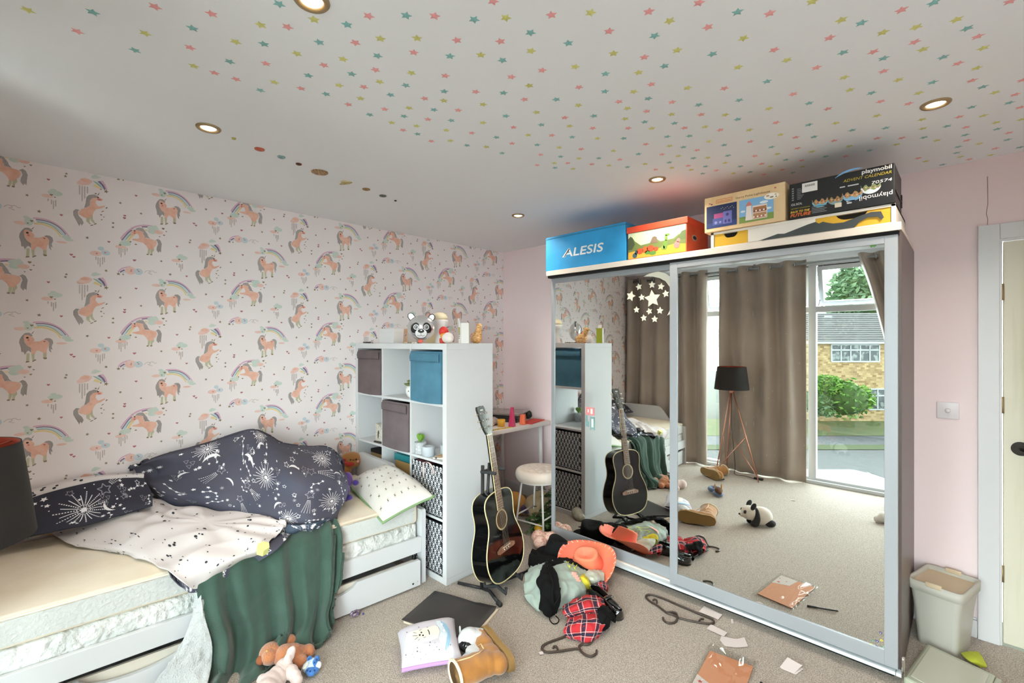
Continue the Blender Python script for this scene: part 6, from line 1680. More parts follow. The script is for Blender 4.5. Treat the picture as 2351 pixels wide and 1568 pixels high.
# ================================================================== stool
t = thing('stool', 'white metal stool with tufted round seat between desk and wardrobe', 'stool', (0.955, 2.735, 0))
M_STL = mat('stool_white', '#e8e6e4', 0.35)
b = MB(); b.tube([(0.155 * math.cos(a), 0.155 * math.sin(a), 0.40) for a in [2 * PI * i / 40 for i in range(40)]], 0.008, M_STL, 8, closed=True); b.lathe([(0, 0.398), (0.15, 0.398), (0.15, 0.404), (0, 0.404)], M_STL, 32); b.build('seat_ring', t)
rows = []
NR, NA = 26, 64
tuft = [(0.0, 0.0)] + [(0.065 * math.cos(a), 0.065 * math.sin(a)) for a in [2 * PI * i / 6 for i in range(6)]] + [(0.118 * math.cos(a + .26), 0.118 * math.sin(a + .26)) for a in [2 * PI * i / 12 for i in range(12)]]
for i in range(NR + 1):
    s = i / NR
    row = []
    for j in range(NA):
        a = 2 * PI * j / NA
        if s < 0.75:
            r = 0.168 * s / 0.75; z = 0.492
            x, y = r * math.cos(a), r * math.sin(a)
            d = min((x - q[0]) ** 2 + (y - q[1]) ** 2 for q in tuft) ** 0.5
            z -= 0.017 * math.exp(-(d / 0.017) ** 2) + 0.012 * (s / 0.75) ** 6
        else:
            q = (s - 0.75) / 0.25
            r = 0.168 + 0.014 * math.sin(PI * q) ; z = 0.480 - 0.076 * q
            r *= 1 + 0.008 * math.sin(a * 24)
            x, y = r * math.cos(a), r * math.sin(a)
        row.append(Vector((x, y, z)))
    rows.append(row)
b = MB(); b.grid(rows, mat('seat_cream', '#ddd0c3', 0.9, bump=(300, 0.3, 0.002), sheen=0.4), closed=True); b.build('seat_cushion', t)
fp = []
for i in range(4):
    a = PI / 4 + PI / 2 * i + 0.15
    f = Vector((0.185 * math.cos(a), 0.185 * math.sin(a), 0.006)); h_ = Vector((0.13 * math.cos(a), 0.13 * math.sin(a), 0.40)); fp.append((f, h_))
    b = MB(); b.tube([f, h_], 0.008, M_STL, 10); b.build('leg', t)
for i in range(4):
    f, h_ = fp[i]; f2, h2 = fp[(i + 1) % 4]
    k = 0.32 if i % 2 else 0.22
    b = MB(); b.tube([f.lerp(h_, k), f2.lerp(h2, k)], 0.006, M_STL, 8); b.build('rung', t)
# ================================================================== things under and before the desk
M_IVY = [mat('ivy_a', '#3a5a2c', 0.6), mat('ivy_b', '#4a6c38', 0.6), mat('ivy_c', '#2c4624', 0.6)]
def ivy(lab, c, rad, n, seed):
    R = random.Random(seed)
    t = thing('ivy_garland', lab, 'artificial plant', (c.x, c.y, 0), group=None)
    for kk in range(3):
        b = MB()
        for i in range(n // 3):
            p = Vector((R.gauss(0, .5) * rad[0], R.gauss(0, .5) * rad[1], abs(R.gauss(0, .5)) * rad[2] + 0.012))
            a = R.uniform(0, 2 * PI); tl = R.uniform(-.7, .7)
            d = Vector((math.cos(a), math.sin(a), math.sin(tl) * .6)).normalized(); s_ = d.cross(Vector((0, 0, 1))).normalized(); L1 = R.uniform(.02, .034)
            u_ = s_.cross(d)
            b.add([p - d * L1, p + s_ * L1 * .55 - d * L1 * .2, p + s_ * L1 * .4 + d * L1 * .35, p + d * L1 + u_ * .004, p - s_ * L1 * .4 + d * L1 * .35, p - s_ * L1 * .55 - d * L1 * .2, p + u_ * .005], [(0, 1, 6), (1, 2, 6), (2, 3, 6), (3, 4, 6), (4, 5, 6), (5, 0, 6)], M_IVY[kk])
        b.build('foliage', t)
    b = MB()
    for q in range(3):
        b.tube(spline([Vector((R.uniform(-1, 1) * rad[0] * .9, R.uniform(-1, 1) * rad[1] * .9, R.uniform(.01, rad[2] * .7))) for _ in range(5)], 24), 0.003, mat('vine', '#4a4a2c', 0.8), 5)
    b.build('vine', t)
ivy('green artificial ivy heap on the carpet in front of the stool', P(1248, 1212, .03), (0.11, 0.11, 0.11), 330, 21)
ivy('dark artificial ivy heap behind the stool legs under the desk end', Vector((0.90, 3.02, 0)), (0.17, 0.13, 0.26), 330, 22)
def lump(name, lab, cat, parts, m, rm=0.012, extra_tags=None, sm=0, **k):
    b = MB()
    for c, r in parts:
        b.ell(c, r, m, n=16, k=10)
    o = b.build(name, remesh=rm, smoothit=sm)
    return tag(o, lab, cat)
c = Vector((0.76, 2.92, 0))
lump('cloth_bag', 'beige cloth bag slumped under the desk behind the stool', 'bag', [(c + Vector((0, 0, 0.09)), (0.10, 0.09, 0.10)), (c + Vector((0.03, 0.04, 0.15)), (0.07, 0.06, 0.07)), (c + Vector((0.06, -0.05, 0.06)), (0.06, 0.06, 0.06))], mat('bag_beige', '#b09a78', 0.9, bump=(40, 0.6, 0.01)))
c = Vector((0.56, 2.86, -0.04))
lump('cushion_cloth', 'mustard tan cushion lying under the desk', 'cushion', [(c + Vector((0, 0, 0.12)), (0.12, 0.11, 0.10)), (c + Vector((0.02, 0.08, 0.07)), (0.12, 0.10, 0.07))], mat('tan_cloth', '#c4924e', 0.9, bump=(25, 0.5, 0.01)))
c = P(1210, 1178, 0.03)
lump('scarf', 'crumpled purple scarf on the carpet behind the guitar', 'scarf', [(c + Vector((0, 0, 0.035)), (0.07, 0.06, 0.04)), (c + Vector((-0.06, 0.05, 0.04)), (0.06, 0.06, 0.045)), (c + Vector((0.05, 0.03, 0.03)), (0.05, 0.05, 0.03))], mat('purple_cloth', '#43264e', 0.6, bump=(50, 1.0, 0.01), sheen=0.4))
c = P(1238, 1222, 0.03)
lump('lemon_plush', 'yellow rounded plush on the carpet below the ivy', 'soft toy', [(c + Vector((0, 0, 0.028)), (0.042, 0.036, 0.036)), (c + Vector((0.03, 0.0, 0.025)), (0.022, 0.02, 0.02))], mat('lemon', '#e6b92e', 0.7), 0.005)
c = P(1226, 1205, 0.03)
lump('foam_piece', 'cream block between the guitar and the yellow plush', 'block', [(c + Vector((0, 0.01, 0.04)), (0.03, 0.028, 0.026)), (c + Vector((0.0, 0.02, 0.015)), (0.03, 0.03, 0.02))], mat('cream_soft', '#e6d8be', 0.8), 0.006)
b = MB(); b.rbox((-0.06, -0.045, 0.002), (0.06, 0.045, 0.024), 0.003, mat('book_white', '#dcd6cc', 0.6), TR(*P(1262, 1232, 0.0), rz=0.5)); tag(b.build('paperback_book'), 'white paperback lying by the wardrobe corner near the ivy', 'book')
c = P(1236, 1258, 0.02)
lump('pink_shirt', 'crumpled pink floral top behind the black hat', 'clothes', [(c + Vector((0, 0.02, 0.035)), (0.05, 0.05, 0.045)), (c + Vector((-0.05, 0.06, 0.05)), (0.05, 0.055, 0.045)), (c + Vector((-0.02, 0.12, 0.03)), (0.08, 0.06, 0.035)), (c + Vector((0.03, 0.10, 0.055)), (0.035, 0.05, 0.04))], mat('floral_pink', '#e3c0b0', 0.85, bump=(35, 1.0, 0.01), mix=('#c98f80', 60, .5, .62)), 0.006)
c = PM(1325, 1190, 0.0, YL)
lump('clear_bag', 'pale grey plastic bag behind the hats, seen in the mirror', 'bag', [(c + Vector((0, 0, 0.04)), (0.06, 0.05, 0.05)), (c + Vector((0.04, 0.03, 0.03)), (0.05, 0.04, 0.035))], mat('plastic_grey', '#b9b7a8', 0.25, bump=(40, 1.0, 0.01), coat=0.3), 0.006)
# ================================================================== floor clutter
# ---- drawing pad (black board with cream pages)
a, b_, d = P(998, 1361, .006), P(1140, 1400, .006), P(922, 1427, .006)
t = thing('sketch_pad', 'large black-covered pad of cream paper lying on the carpet', 'sketch pad', ((b_ + d) / 2))
t.location.z = 0
c = b_ + d - a
def quadslab(b, q, z0, z1, m):
    vs = [Vector((p.x, p.y, z0)) for p in q] + [Vector((p.x, p.y, z1)) for p in q]
    b.add(vs, [(3, 2, 1, 0), (4, 5, 6, 7), (0, 1, 5, 4), (1, 2, 6, 5), (2, 3, 7, 6), (3, 0, 4, 7)], m)
b = MB(); e = (b_ - a).normalized() * 0.012; f = (c - b_).normalized() * 0.006
quadslab(b, [a + e, b_ + e, c + e, d + e], 0.001, 0.012, mat('pad_pages', '#d8cbb8', 0.85, bump=(200, 0.5, 0.002))); b.build('pages', t, world=True, bevel=0.001)
b = MB()
rows = []
for i in range(13):
    rows.append([(a * (1 - i / 12) + d * (i / 12)) * (1 - j / 12) + (b_ * (1 - i / 12) + c * (i / 12)) * (j / 12) + Vector((0, 0, 0.009 + 0.006 * (1 if (i == 0 and j > 8) else 0) + 0.012 * max(0, j / 12 - .75) * max(0, 1 - i / 4) + 0.003 * math.sin(j * .5) * (1 - i / 12))) for j in range(13)])
b.grid(rows, mat('pad_cover', '#393432', 0.55, mix=('#322e2d', 4, .4, .6))); b.build('cover', t, world=True, solid=0.003)
# ---- cushion with a cat in a flying saucer
A_, B_, C_, D_ = P(922, 1536, .035), P(1062, 1513, .040), P(1043, 1421, .060), P(912, 1452, .060)
t = thing('cushion', 'square pale cushion printed with a cat and a blue flying saucer', 'cushion', ((A_ + C_) / 2)); t.location.z = 0
def cus(u, v, s):
    p = (A_ * (1 - u) + B_ * u) * (1 - v) + (D_ * (1 - u) + C_ * u) * v
    e = (max(0.0, 1 - (2 * u - 1) ** 4) * max(0.0, 1 - (2 * v - 1) ** 4)) ** 0.5
    pin = 0.05 * ((2 * u - 1) ** 2 * (1 - (2 * v - 1) ** 2) + (2 * v - 1) ** 2 * (1 - (2 * u - 1) ** 2))
    cc = (A_ + B_ + C_ + D_) / 4
    p = p + (cc - p) * pin
    edge = 0.006 * math.sin(u * 60) * max(0, 1 - v * 5) * (s > 0) * e
    return Vector((p.x, p.y, max(0.004, p.z + s * (0.055 if s > 0 else 0.04) * e + edge + 0.004 * mnoise.noise(Vector((u * 4, v * 4, s))) * e)))
N = 34
b = MB(); b.grid([[cus(i / N, j / N, 1) for i in range(N + 1)] for j in range(N + 1)], mat('cushion_pale', '#c6c3cb', 0.85, bump=(600, .12, .001))); cfb = b
b = MB(); b.grid([[cus(i / N, j / N, -1) for i in range(N + 1)] for j in range(N, -1, -1)], mat('cushion_lilac', '#b58fc0', 0.85))
b.tube([cus(i / N, 0, 0) + Vector((0, 0, -.006)) for i in range(N + 1)], 0.009, mat('cushion_lilac', '#b58fc0', 0.85), 8); b.build('cushion_back', t, world=True)['label'] = 'lilac back of the cushion'
b = cfb
def cz(x, y):       # coordinates of the photograph's close-up (x 80..1160, y 500..1370) to cushion u,v
    # inverse of the slanted square
    px, py = 900 + x / 7.193, 1350 + y / 7.193
    best = None
    u, v = 0.5, 0.5
    for _ in range(25):
        q = cus(u, v, 1)
        d_ = q - CAM; zz = d_.dot(FWD)
        ex, ey = px - (CX + FPX * d_.dot(RGT) / zz), py - (HZ - FPX * d_.z / zz)
        h_ = 0.01
        def pj(uu, vv):
            q = cus(uu, vv, 1); d_ = q - CAM; zz = d_.dot(FWD)
            return CX + FPX * d_.dot(RGT) / zz, HZ - FPX * d_.z / zz
        p0, pu_, pv = pj(u, v), pj(u + h_, v), pj(u, v + h_)
        a11, a12, a21, a22 = (pu_[0] - p0[0]) / h_, (pv[0] - p0[0]) / h_, (pu_[1] - p0[1]) / h_, (pv[1] - p0[1]) / h_
        det = a11 * a22 - a12 * a21
        if abs(det) < 1e-6:
            break
        u = min(.98, max(.02, u + 0.7 * (ex * a22 - a12 * ey) / det)); v = min(.98, max(.02, v + 0.7 * (a11 * ey - a21 * ex) / det))
    return u, v
def cp(pts, colr, lv):
    m = mat('cush' + colr, colr, 0.8)
    uv = [cz(*p) for p in pts]
    # refine edges then fan from the middle
    q = []
    for i in range(len(uv)):
        p0, p1 = uv[i], uv[(i + 1) % len(uv)]
        for k in range(3):
            q.append((p0[0] + (p1[0] - p0[0]) * k / 3, p0[1] + (p1[1] - p0[1]) * k / 3))
    cx_, cy_ = sum(p[0] for p in q) / len(q), sum(p[1] for p in q) / len(q)
    o = Vector((0, 0, 0.0012 + lv * 0.0005))
    n_ = len(q)
    vs = [cus(cx_, cy_, 1) + o]
    for f_ in (0.34, 0.67, 1.0):
        vs += [cus(cx_ + (p[0] - cx_) * f_, cy_ + (p[1] - cy_) * f_, 1) + o for p in q]
    fs = [(0, 1 + i, 1 + (i + 1) % n_) for i in range(n_)] + [(1 + k * n_ + i, 1 + (k + 1) * n_ + i, 1 + (k + 1) * n_ + (i + 1) % n_, 1 + k * n_ + (i + 1) % n_) for k in range(2) for i in range(n_)]
    b.add(vs, fs, m, True)
cp([(225, 860), (240, 780), (300, 730), (470, 680), (700, 620), (760, 640), (790, 720), (760, 830), (640, 870), (480, 910), (330, 950), (250, 945), (222, 910)], '#e9e4d8', 0)
cp([(730, 545), (820, 545), (890, 590), (950, 680), (975, 800), (960, 930), (925, 1030), (880, 1055), (840, 1010), (800, 900), (775, 840), (800, 740), (780, 640), (735, 610)], '#cfdbe4', 1)
cp([(800, 545), (890, 595), (950, 690), (972, 810), (955, 940), (900, 1040), (880, 1030), (925, 920), (935, 800), (915, 690), (860, 600)], '#93b8d2', 2)
for x, y in ((820, 610), (860, 710), (870, 825)):
    cp(circ(x, y, 20, 8), '#eef2f4', 3)
cp(circ(835, 925, 22, 8, 34), '#eef2f4', 3)
for x, y, r in ((485, 742, 14), (458, 785, 16), (512, 790, 15)):
    cp(circ(x, y, r, 8), '#2c2a2c', 3)
cp([(595, 690), (620, 730), (625, 775), (612, 780), (605, 735), (585, 700)], '#2c2a2c', 3)
for x0, y0, x1, y1 in ((350, 740, 400, 755), (340, 800, 420, 795), (375, 865, 430, 820), (450, 710, 490, 690), (520, 830, 560, 815), (430, 880, 460, 850), (570, 660, 600, 650)):
    dx, dy = x1 - x0, y1 - y0; L1 = math.hypot(dx, dy); nx_, ny_ = -dy / L1 * 4, dx / L1 * 4
    cp([(x0 + nx_, y0 + ny_), (x1 + nx_, y1 + ny_), (x1 - nx_, y1 - ny_), (x0 - nx_, y0 - ny_)], '#77706c', 3)
for x, y, r in ((440, 650, 9), (245, 735, 10), (630, 900, 11), (620, 950, 8), (420, 990, 9), (418, 1050, 12), (780, 1020, 10), (465, 1060, 7), (230, 1110, 11), (340, 1100, 6), (560, 1100, 6), (965, 940, 9), (740, 975, 7), (362, 1148, 6), (475, 1175, 7), (710, 905, 6), (690, 1030, 6)):
    cp(circ(x, y, r, 7), '#5a5660', 0)
b.build('cushion_front', t, world=True)
# ---- white plastic toy
M_WP = mat('toy_plastic', '#cfd2d4', 0.25, coat=0.3)
p0 = P(1085, 1492, 0)
t = thing('toy_helmet', 'white plastic space toy with black dome window beside the tan boot', 'toy', p0)
lo_ = lambda u, v, z: P(u, v, z) - p0
c = lo_(1078, 1470, .06)
b = MB(); b.ell(c, (0.058, 0.058, 0.055), M_WP); b.build('dome_shell', t)
b = MB(); b.ell(c + (CAM - P(1078, 1470, .06)).normalized() * 0.028 + Vector((-0.005, -0.012, -0.016)), (0.040, 0.036, 0.032), mat('dome_black', '#17181a', 0.08)); b.build('dome_window', t)
b = MB(); b.rbox((-0.035, -0.03, -0.025), (0.035, 0.03, 0.03), 0.008, M_WP, TR(*lo_(1092, 1462, .075), rz=0.6)); b.build('air_pack', t)
b = MB(); b.rbox((-0.05, -0.032, -0.03), (0.05, 0.032, 0.03), 0.012, M_WP, TR(*lo_(1096, 1500, .045), rz=0.45)); b.build('toy_body', t)
b = MB(); b.rbox((-0.04, -0.034, -0.03), (0.035, 0.03, 0.02), 0.012, M_WP, TR(*lo_(1078, 1518, .032), rz=0.1, rx=0.2)); b.build('toy_base', t)
q = lo_(1056, 1447, .07)
b = MB(); b.tube([q + Vector((0.0 + 0.014 * math.cos(x) * 0.8, 0.012 * math.cos(x) * -0.6, 0.016 * math.sin(x))) for x in [2 * PI * i / 14 for i in range(14)]], 0.004, M_WP, 8, closed=True); b.build('loop_handle', t)
b = MB(); b.box((-0.008, -0.001, -0.012), (-0.004, 0.001, 0.012), M_BLACK, TR(*(lo_(1078, 1518, .032) + (CAM - P(1078, 1518, .03)).normalized() * 0.042), rz=0.7)); b.build('slot_mark', t)
b = MB(); b.rbox((-0.02, -0.016, -0.014), (0.02, 0.016, 0.014), 0.006, mat('toy_flesh', '#d9cfc4', 0.5), TR(*lo_(1112, 1482, .05))); b.build('toy_arm', t)
# ---- boots
M_SUE = mat('suede_tan', '#9a6424', 0.9, bump=(150, 0.3, 0.003), mix=('#a97231', 18, .35, .65), sheen=0.5)
M_SOLE = mat('boot_sole', '#8f7040', 0.8, bump=(220, 0.5, 0.002))
def boot(lab, M4, loc_):
    t = thing('boot', lab, 'boot', loc_)
    b = MB()
    for x, y, z, rx, ry, rz in ((-0.075, 0, 0.045, .055, .044, .045), (-0.02, 0, 0.05, .07, .045, .05), (0.05, 0, 0.042, .07, .048, .042), (0.105, 0, 0.035, .055, .047, .035), (-0.055, 0, 0.09, .06, .048, .05), (-0.05, 0, 0.14, .06, .055, .05)):
        b.ell((x, y, z), (rx, ry, rz), M_SUE, M4, 18, 12)
    b.lathe([(0.0, 0.06), (0.05, 0.06), (0.058, 0.12), (0.063, 0.235), (0.0, 0.235)], M_SUE, 24, M4 @ Matrix.Translation((-0.05, 0, 0)) @ Matrix.Diagonal((1.05, 0.86, 1, 1)))
    b.build('upper', t, remesh=0.006)
    sl = [(0.16 * 1.0, 0.0)]
    prof = [(-0.135, 0.0), (-0.125, 0.028), (-0.09, 0.042), (-0.03, 0.040), (0.03, 0.046), (0.09, 0.052), (0.13, 0.043), (0.158, 0.02), (0.163, 0.0)]
    o_ = [(x, -y) for x, y in prof] + [(x, y) for x, y in prof[-2:0:-1]]
    b = MB(); b.prism(o_, -0.012, 0.012, M_SOLE, M4, smooth=True); b.build('sole', t, bevel=0.004)
    b = MB(); b.tube([M4 @ Vector((-0.05 + 0.066 * math.cos(x), 0.054 * math.sin(x), 0.236)) for x in [2 * PI * i / 28 for i in range(28)]], 0.007, mat('boot_wool', '#e6d5b6', 0.95, bump=(120, 1., .006)), 8, closed=True); b.build('wool_trim', t)
    b = MB(); b.lathe([(0, 0.236), (0.06, 0.2375)], mat('boot_inside', '#8a6a40', 0.95), 24, M4 @ Matrix.Translation((-0.05, 0, 0)) @ Matrix.Diagonal((1.05, 0.86, 1, 1))); b.build('lining', t)
    b = MB()
    for sg in (-1, 1):
        b.tube([M4 @ Vector((-0.05 + 0.005, sg * 0.0545, 0.23)), M4 @ Vector((-0.05, sg * 0.053, 0.17)), M4 @ Vector((-0.045, sg * 0.053, 0.12)), M4 @ Vector((-0.03, sg * 0.05, 0.09))], 0.0025, mat('seam_pale', '#d9b98a', 0.8), 6)
        b.tube([M4 @ Vector((-0.03, sg * 0.051, 0.09)), M4 @ Vector((0.01, sg * 0.048, 0.082)), M4 @ Vector((0.03, sg * 0.03, 0.085))], 0.0025, mat('seam_pale', '#d9b98a', 0.8), 6)
    b.build('seam', t)
    return t
heel, toe, opn = P(1172, 1530, .055), P(1116, 1466, .055), P(1092, 1556, .06)
fx_ = (toe - heel); fx_.z = 0; fx_.normalize()
sh = opn - (heel + fx_ * 0.08); sh.z = 0; sh = (sh - fx_ * sh.dot(fx_)).normalized()
M4 = Matrix.Identity(4)
yv = sh.cross(fx_)
for i in range(3):
    M4[i][0], M4[i][1], M4[i][2] = fx_[i], yv[i], sh[i]
boot('tan suede boot lying on its side next to the white space toy', Matrix.Translation((0, 0, 0.06)) @ M4, Vector((heel.x, heel.y, 0)) + fx_ * 0.12 + sh * -0.005)
p = PM(1628, 1098, 0.0)
boot('tan suede boot tipped over by the curtain, seen in the mirror near the lamp', TR(0, 0, 0.055, rz=0.5) @ Matrix.Rotation(PI / 2, 4, 'X'), p)
# ---- bear, bunny, blue toy
def plush(name, lab, p0, groups, cat='soft toy'):
    t = thing(name, lab, cat, (p0.x, p0.y, 0))
    for nm, m, els, rm in groups:
        b = MB()
        for (u, v, z, r) in els:
            q = P(u, v, z) - Vector((p0.x, p0.y, 0))
            b.ell(q, r, m, n=16, k=10)
        b.build(nm, t, remesh=rm)
    return t
M_BR = mat('bear_fur', '#c07a4e', 0.95, bump=(140, 0.9, 0.006), sheen=0.6)
M_BR2 = mat('bear_dark', '#a05c3a', 0.95, bump=(140, 0.9, 0.006))
plush('teddy_bear', 'orange-brown teddy bear lying at the foot of the green blanket', P(650, 1510, 0), [
    ('body', M_BR, [(655, 1505, .05, (.055, .05, .045)), (672, 1500, .045, (.05, .045, .04)), (690, 1497, .035, (.04, .03, .03)), (708, 1494, .03, (.035, .028, .028)), (668, 1478, .05, (.022, .03, .03)), (664, 1470, .06, (.022, .03, .025)), (690, 1518, .03, (.035, .03, .026)), (646, 1535, .03, (.026, .03, .028)), (640, 1550, .03, (.024, .026, .026))], .005),
    ('head', M_BR, [(622, 1500, .055, (.055, .05, .045)), (618, 1508, .065, (.03, .03, .03)), (628, 1494, .065, (.02, .02, .02))], .005),
    ('ear', M_BR2, [(600, 1515, .05, (.02, .022, .02))], .004), ('ear', M_BR2, [(632, 1478, .06, (.018, .018, .018))], .004),
    ('nose', M_BLACK, [(629, 1478, .078, (.009, .008, .007))], .0025), ('eye', mat('eye_amber', '#d9a25a', 0.2), [(613, 1494, .105, (.006, .006, .005))], .002)])
M_BU = mat('bunny_pink', '#d6c2bc', 0.95, bump=(200, 0.5, 0.003), sheen=0.5)
plush('plush_bunny', 'pale pink plush rabbit with one long ear raised, in front of the bear', P(640, 1550, 0), [
    ('body', M_BU, [(636, 1555, .045, (.045, .042, .045)), (622, 1568, .045, (.05, .045, .045)), (612, 1585, .045, (.05, .045, .045)), (603, 1560, .03, (.024, .024, .022))], .005),
    ('head', M_BU, [(652, 1532, .06, (.04, .036, .036)), (645, 1540, .06, (.034, .03, .03))], .005),
    ('ear', M_BU, [(661, 1516, .09, (.017, .017, .03)), (667, 1502, .105, (.018, .018, .03)), (672, 1494, .118, (.013, .013, .022))], .004),
    ('leg', M_BU, [(668, 1543, .05, (.03, .03, .03)), (678, 1553, .04, (.024, .024, .03)), (683, 1562, .03, (.020, .022, .024))], .004)])
p0 = P(715, 1532, 0)
M_BLU, M_BLD, M_LB = mat('toy_blue', '#3f78c0', 0.8, sheen=0.3), mat('toy_spot', '#1f3f80', 0.8), mat('toy_pale', '#c9dff0', 0.8, sheen=0.3)
plush('plush_toy', 'small blue and white spotted toy with a string tag beside the bear', p0, [
    ('body', M_LB, [(715, 1527, .03, (.03, .028, .028)), (705, 1532, .028, (.022, .02, .02))], .004),
    ('ear', M_BLU, [(711, 1515, .05, (.014, .012, .018))], .003), ('arm', M_BLU, [(728, 1515, .045, (.014, .013, .02)), (723, 1522, .045, (.014, .012, .016))], .003),
    ('foot', M_BLU, [(713, 1540, .022, (.034, .02, .018)), (724, 1537, .022, (.018, .016, .016))], .003), ('face_patch', mat('toy_white2', '#eef2f4', 0.8), [(731, 1527, .035, (.012, .014, .016))], .003),
    ('spots', M_BLD, [(722, 1521, .062, (.004, .004, .004)), (727, 1514, .066, (.004, .004, .004)), (709, 1513, .068, (.004, .004, .004)), (712, 1541, .043, (.004, .004, .004)), (722, 1539, .04, (.004, .004, .004)), (705, 1540, .042, (.004, .004, .004))], .002)])
tt = [o for o in COL.objects if o.get('label', '').startswith('small blue and white spotted')][0]
b = MB(); b.prism(circ(0, 0, 0.014, 18), 0, 0.002, mat('tag_cream', '#e9e6d8', 0.7), TR(*(P(702, 1529, .055) - Vector((p0.x, p0.y, 0))), rx=0.7, rz=-0.5)); b.tube([P(694, 1533, .04) - Vector((p0.x, p0.y, 0)), P(692, 1540, .015) - Vector((p0.x, p0.y, 0)), P(685, 1551, .004) - Vector((p0.x, p0.y, 0))], 0.002, mat('tag_cream', '#e9e6d8', 0.7), 6); b.build('string_tag', tt)
# ---- scrunchie by the drawer
p = P(815, 1412, 0)
b = MB()
rows = []
for i in range(40):
    a = 2 * PI * i / 40
    rows.append([p + Vector((math.cos(a) * (0.018 + 0.009 * (1 + .25 * math.sin(a * 9)) * math.cos(q)), math.sin(a) * (0.018 + 0.009 * (1 + .25 * math.sin(a * 9)) * math.cos(q)), 0.010 + 0.009 * (1 + .2 * math.cos(a * 11)) * math.sin(q))) for q in [2 * PI * j / 8 for j in range(8)]])
rows.append(rows[0]); b.grid(rows, mat('scrunchie', '#6a5a6e', 0.8, mix=('#c9b8c4', 90, .5, .6)), closed=True)
tag(b.build('hair_scrunchie'), 'small mauve patterned hair scrunchie beside the drawer front', 'hair tie')
b = MB(); b.ell(P(834, 1409, .005), (0.007, 0.005, 0.005), mat('bead_blue', '#3f4a8a', 0.4)); tag(b.build('bead'), 'tiny blue bead near the scrunchie by the drawer', 'bead')
# ---- hats
M_HAT = mat('hat_black', '#161718', 0.95, bump=(300, 0.3, 0.002), spec=0.2)
p = P(1278, 1282, 0.03)
t = thing('trilby_hat', 'black felt trilby hat against the wardrobe base', 'hat', p)
Mh = Matrix.Rotation(-0.35, 4, 'Z') @ Matrix.Rotation(-0.16, 4, 'X')
rows = []
for i in range(17):
    s = i / 16
    row = []
    for j in range(48):
        a = 2 * PI * j / 48
        if s < .8:
            k = s / .8
            r = 0.094 - 0.022 * k ** 1.5; z = 0.128 * k
            pinch = 1 - 0.16 * k * max(0, math.cos(a - 4.6)) ** 2
            row.append(Vector((r * 1.08 * math.cos(a) * pinch, r * math.sin(a) * pinch, z + 0.012 * k * math.cos(2 * a))))
        else:
            k = (s - .8) / .2
            r = 0.072 * (1 - k); row.append(Vector((r * 1.08 * math.cos(a), r * math.sin(a), 0.128 - 0.022 * k * (2 - k) + 0.012 * math.cos(2 * a) * (1 - k))))
    rows.append(row)
b = MB(); b.grid(rows, M_HAT, M=Mh, closed=True); b.build('crown', t, solid=0.003)
rows = [[Vector(((0.098 + 0.05 * k / 5) * 1.08 * math.cos(a), (0.098 + 0.05 * k / 5) * math.sin(a), 0.0 + 0.020 * (k / 5) ** 2 * math.cos(2 * a))) for a in [2 * PI * j / 48 for j in range(48)]] for k in range(6)]
b = MB(); b.grid(rows, M_HAT, M=Mh, closed=True); b.build('brim', t, solid=0.003)
b = MB(); b.lathe([(0.0955, 0.002), (0.0925, 0.026)], mat('hat_band', '#18181a', 0.6), 40, Mh @ Matrix.Diagonal((1.08, 1, 1, 1)), cap=False); b.build('hat_band', t)
b = MB(); b.ell((0.02, 0.094, 0.05), (0.006, 0.004, 0.006), mat('eyelet_chrome', '#c9ccd0', 0.2, metal=1.0), Mh); b.build('rivet', t)
M_COR = mat('hat_coral', '#f0795f', 0.7, mix=('#f58a62', 5, .4, .7))
p = P(1352, 1306, 0.03)
t = thing('cowboy_hat', 'coral cowboy hat with white stitched brim leaning on the wardrobe', 'hat', p + Vector((0.01, -0.03, 0.05)))
Mh = Matrix.Rotation(math.radians(22), 4, 'Z') @ Matrix.Rotation(math.radians(30), 4, 'X')
def brim(k, a):
    r = 0.098 + 0.105 * k
    return Vector((r * 1.0 * math.cos(a) * (1 - 0.10 * k * abs(math.cos(a)) ** 2), r * 0.86 * math.sin(a), 0.055 * k ** 1.6 * math.cos(a) ** 2 - 0.012 * k * math.sin(a) ** 2))
b = MB(); b.grid([[brim(k / 8, 2 * PI * j / 64) for j in range(64)] for k in range(9)], M_COR, M=Mh, closed=True); b.build('brim', t, solid=0.003)
rows = []
for i in range(21):
    s = i / 20
    row = []
    for j in range(64):
        a = 2 * PI * j / 64
        if s < .7:
            k = s / .7
            r = 0.098 - 0.022 * k; z = 0.092 * k
            side = 1 - 0.20 * k * abs(math.sin(a)) ** 3
            row.append(Vector((r * math.cos(a), r * 0.86 * math.sin(a) * side, z + 0.02 * k * math.cos(a) * 0.5)))
        else:
            k = (s - .7) / .3
            r = 0.076 * (1 - k)
            row.append(Vector((r * math.cos(a), r * 0.86 * math.sin(a) * (1 - .2 * abs(math.sin(a)) ** 3), 0.092 + 0.01 * math.cos(a) * (1 - k) + 0.006 * math.sin(PI * min(1, k * 2)) - 0.034 * max(0, k - .25) ** .8)))
    rows.append(row)
b = MB(); b.grid(rows, M_COR, M=Mh, closed=True); b.build('crown', t, solid=0.003)
b = MB()
for j in range(30):
    a = 2 * PI * j / 30
    b.tube([Mh @ (brim(0.80, a) + Vector((0, 0, 0.0035))), Mh @ (brim(0.98, a + 0.03) + Vector((0, 0, 0.0035)))], 0.0018, mat('stitch_white', '#f0e2d8', 0.7), 5)
b.build('stitching', t)
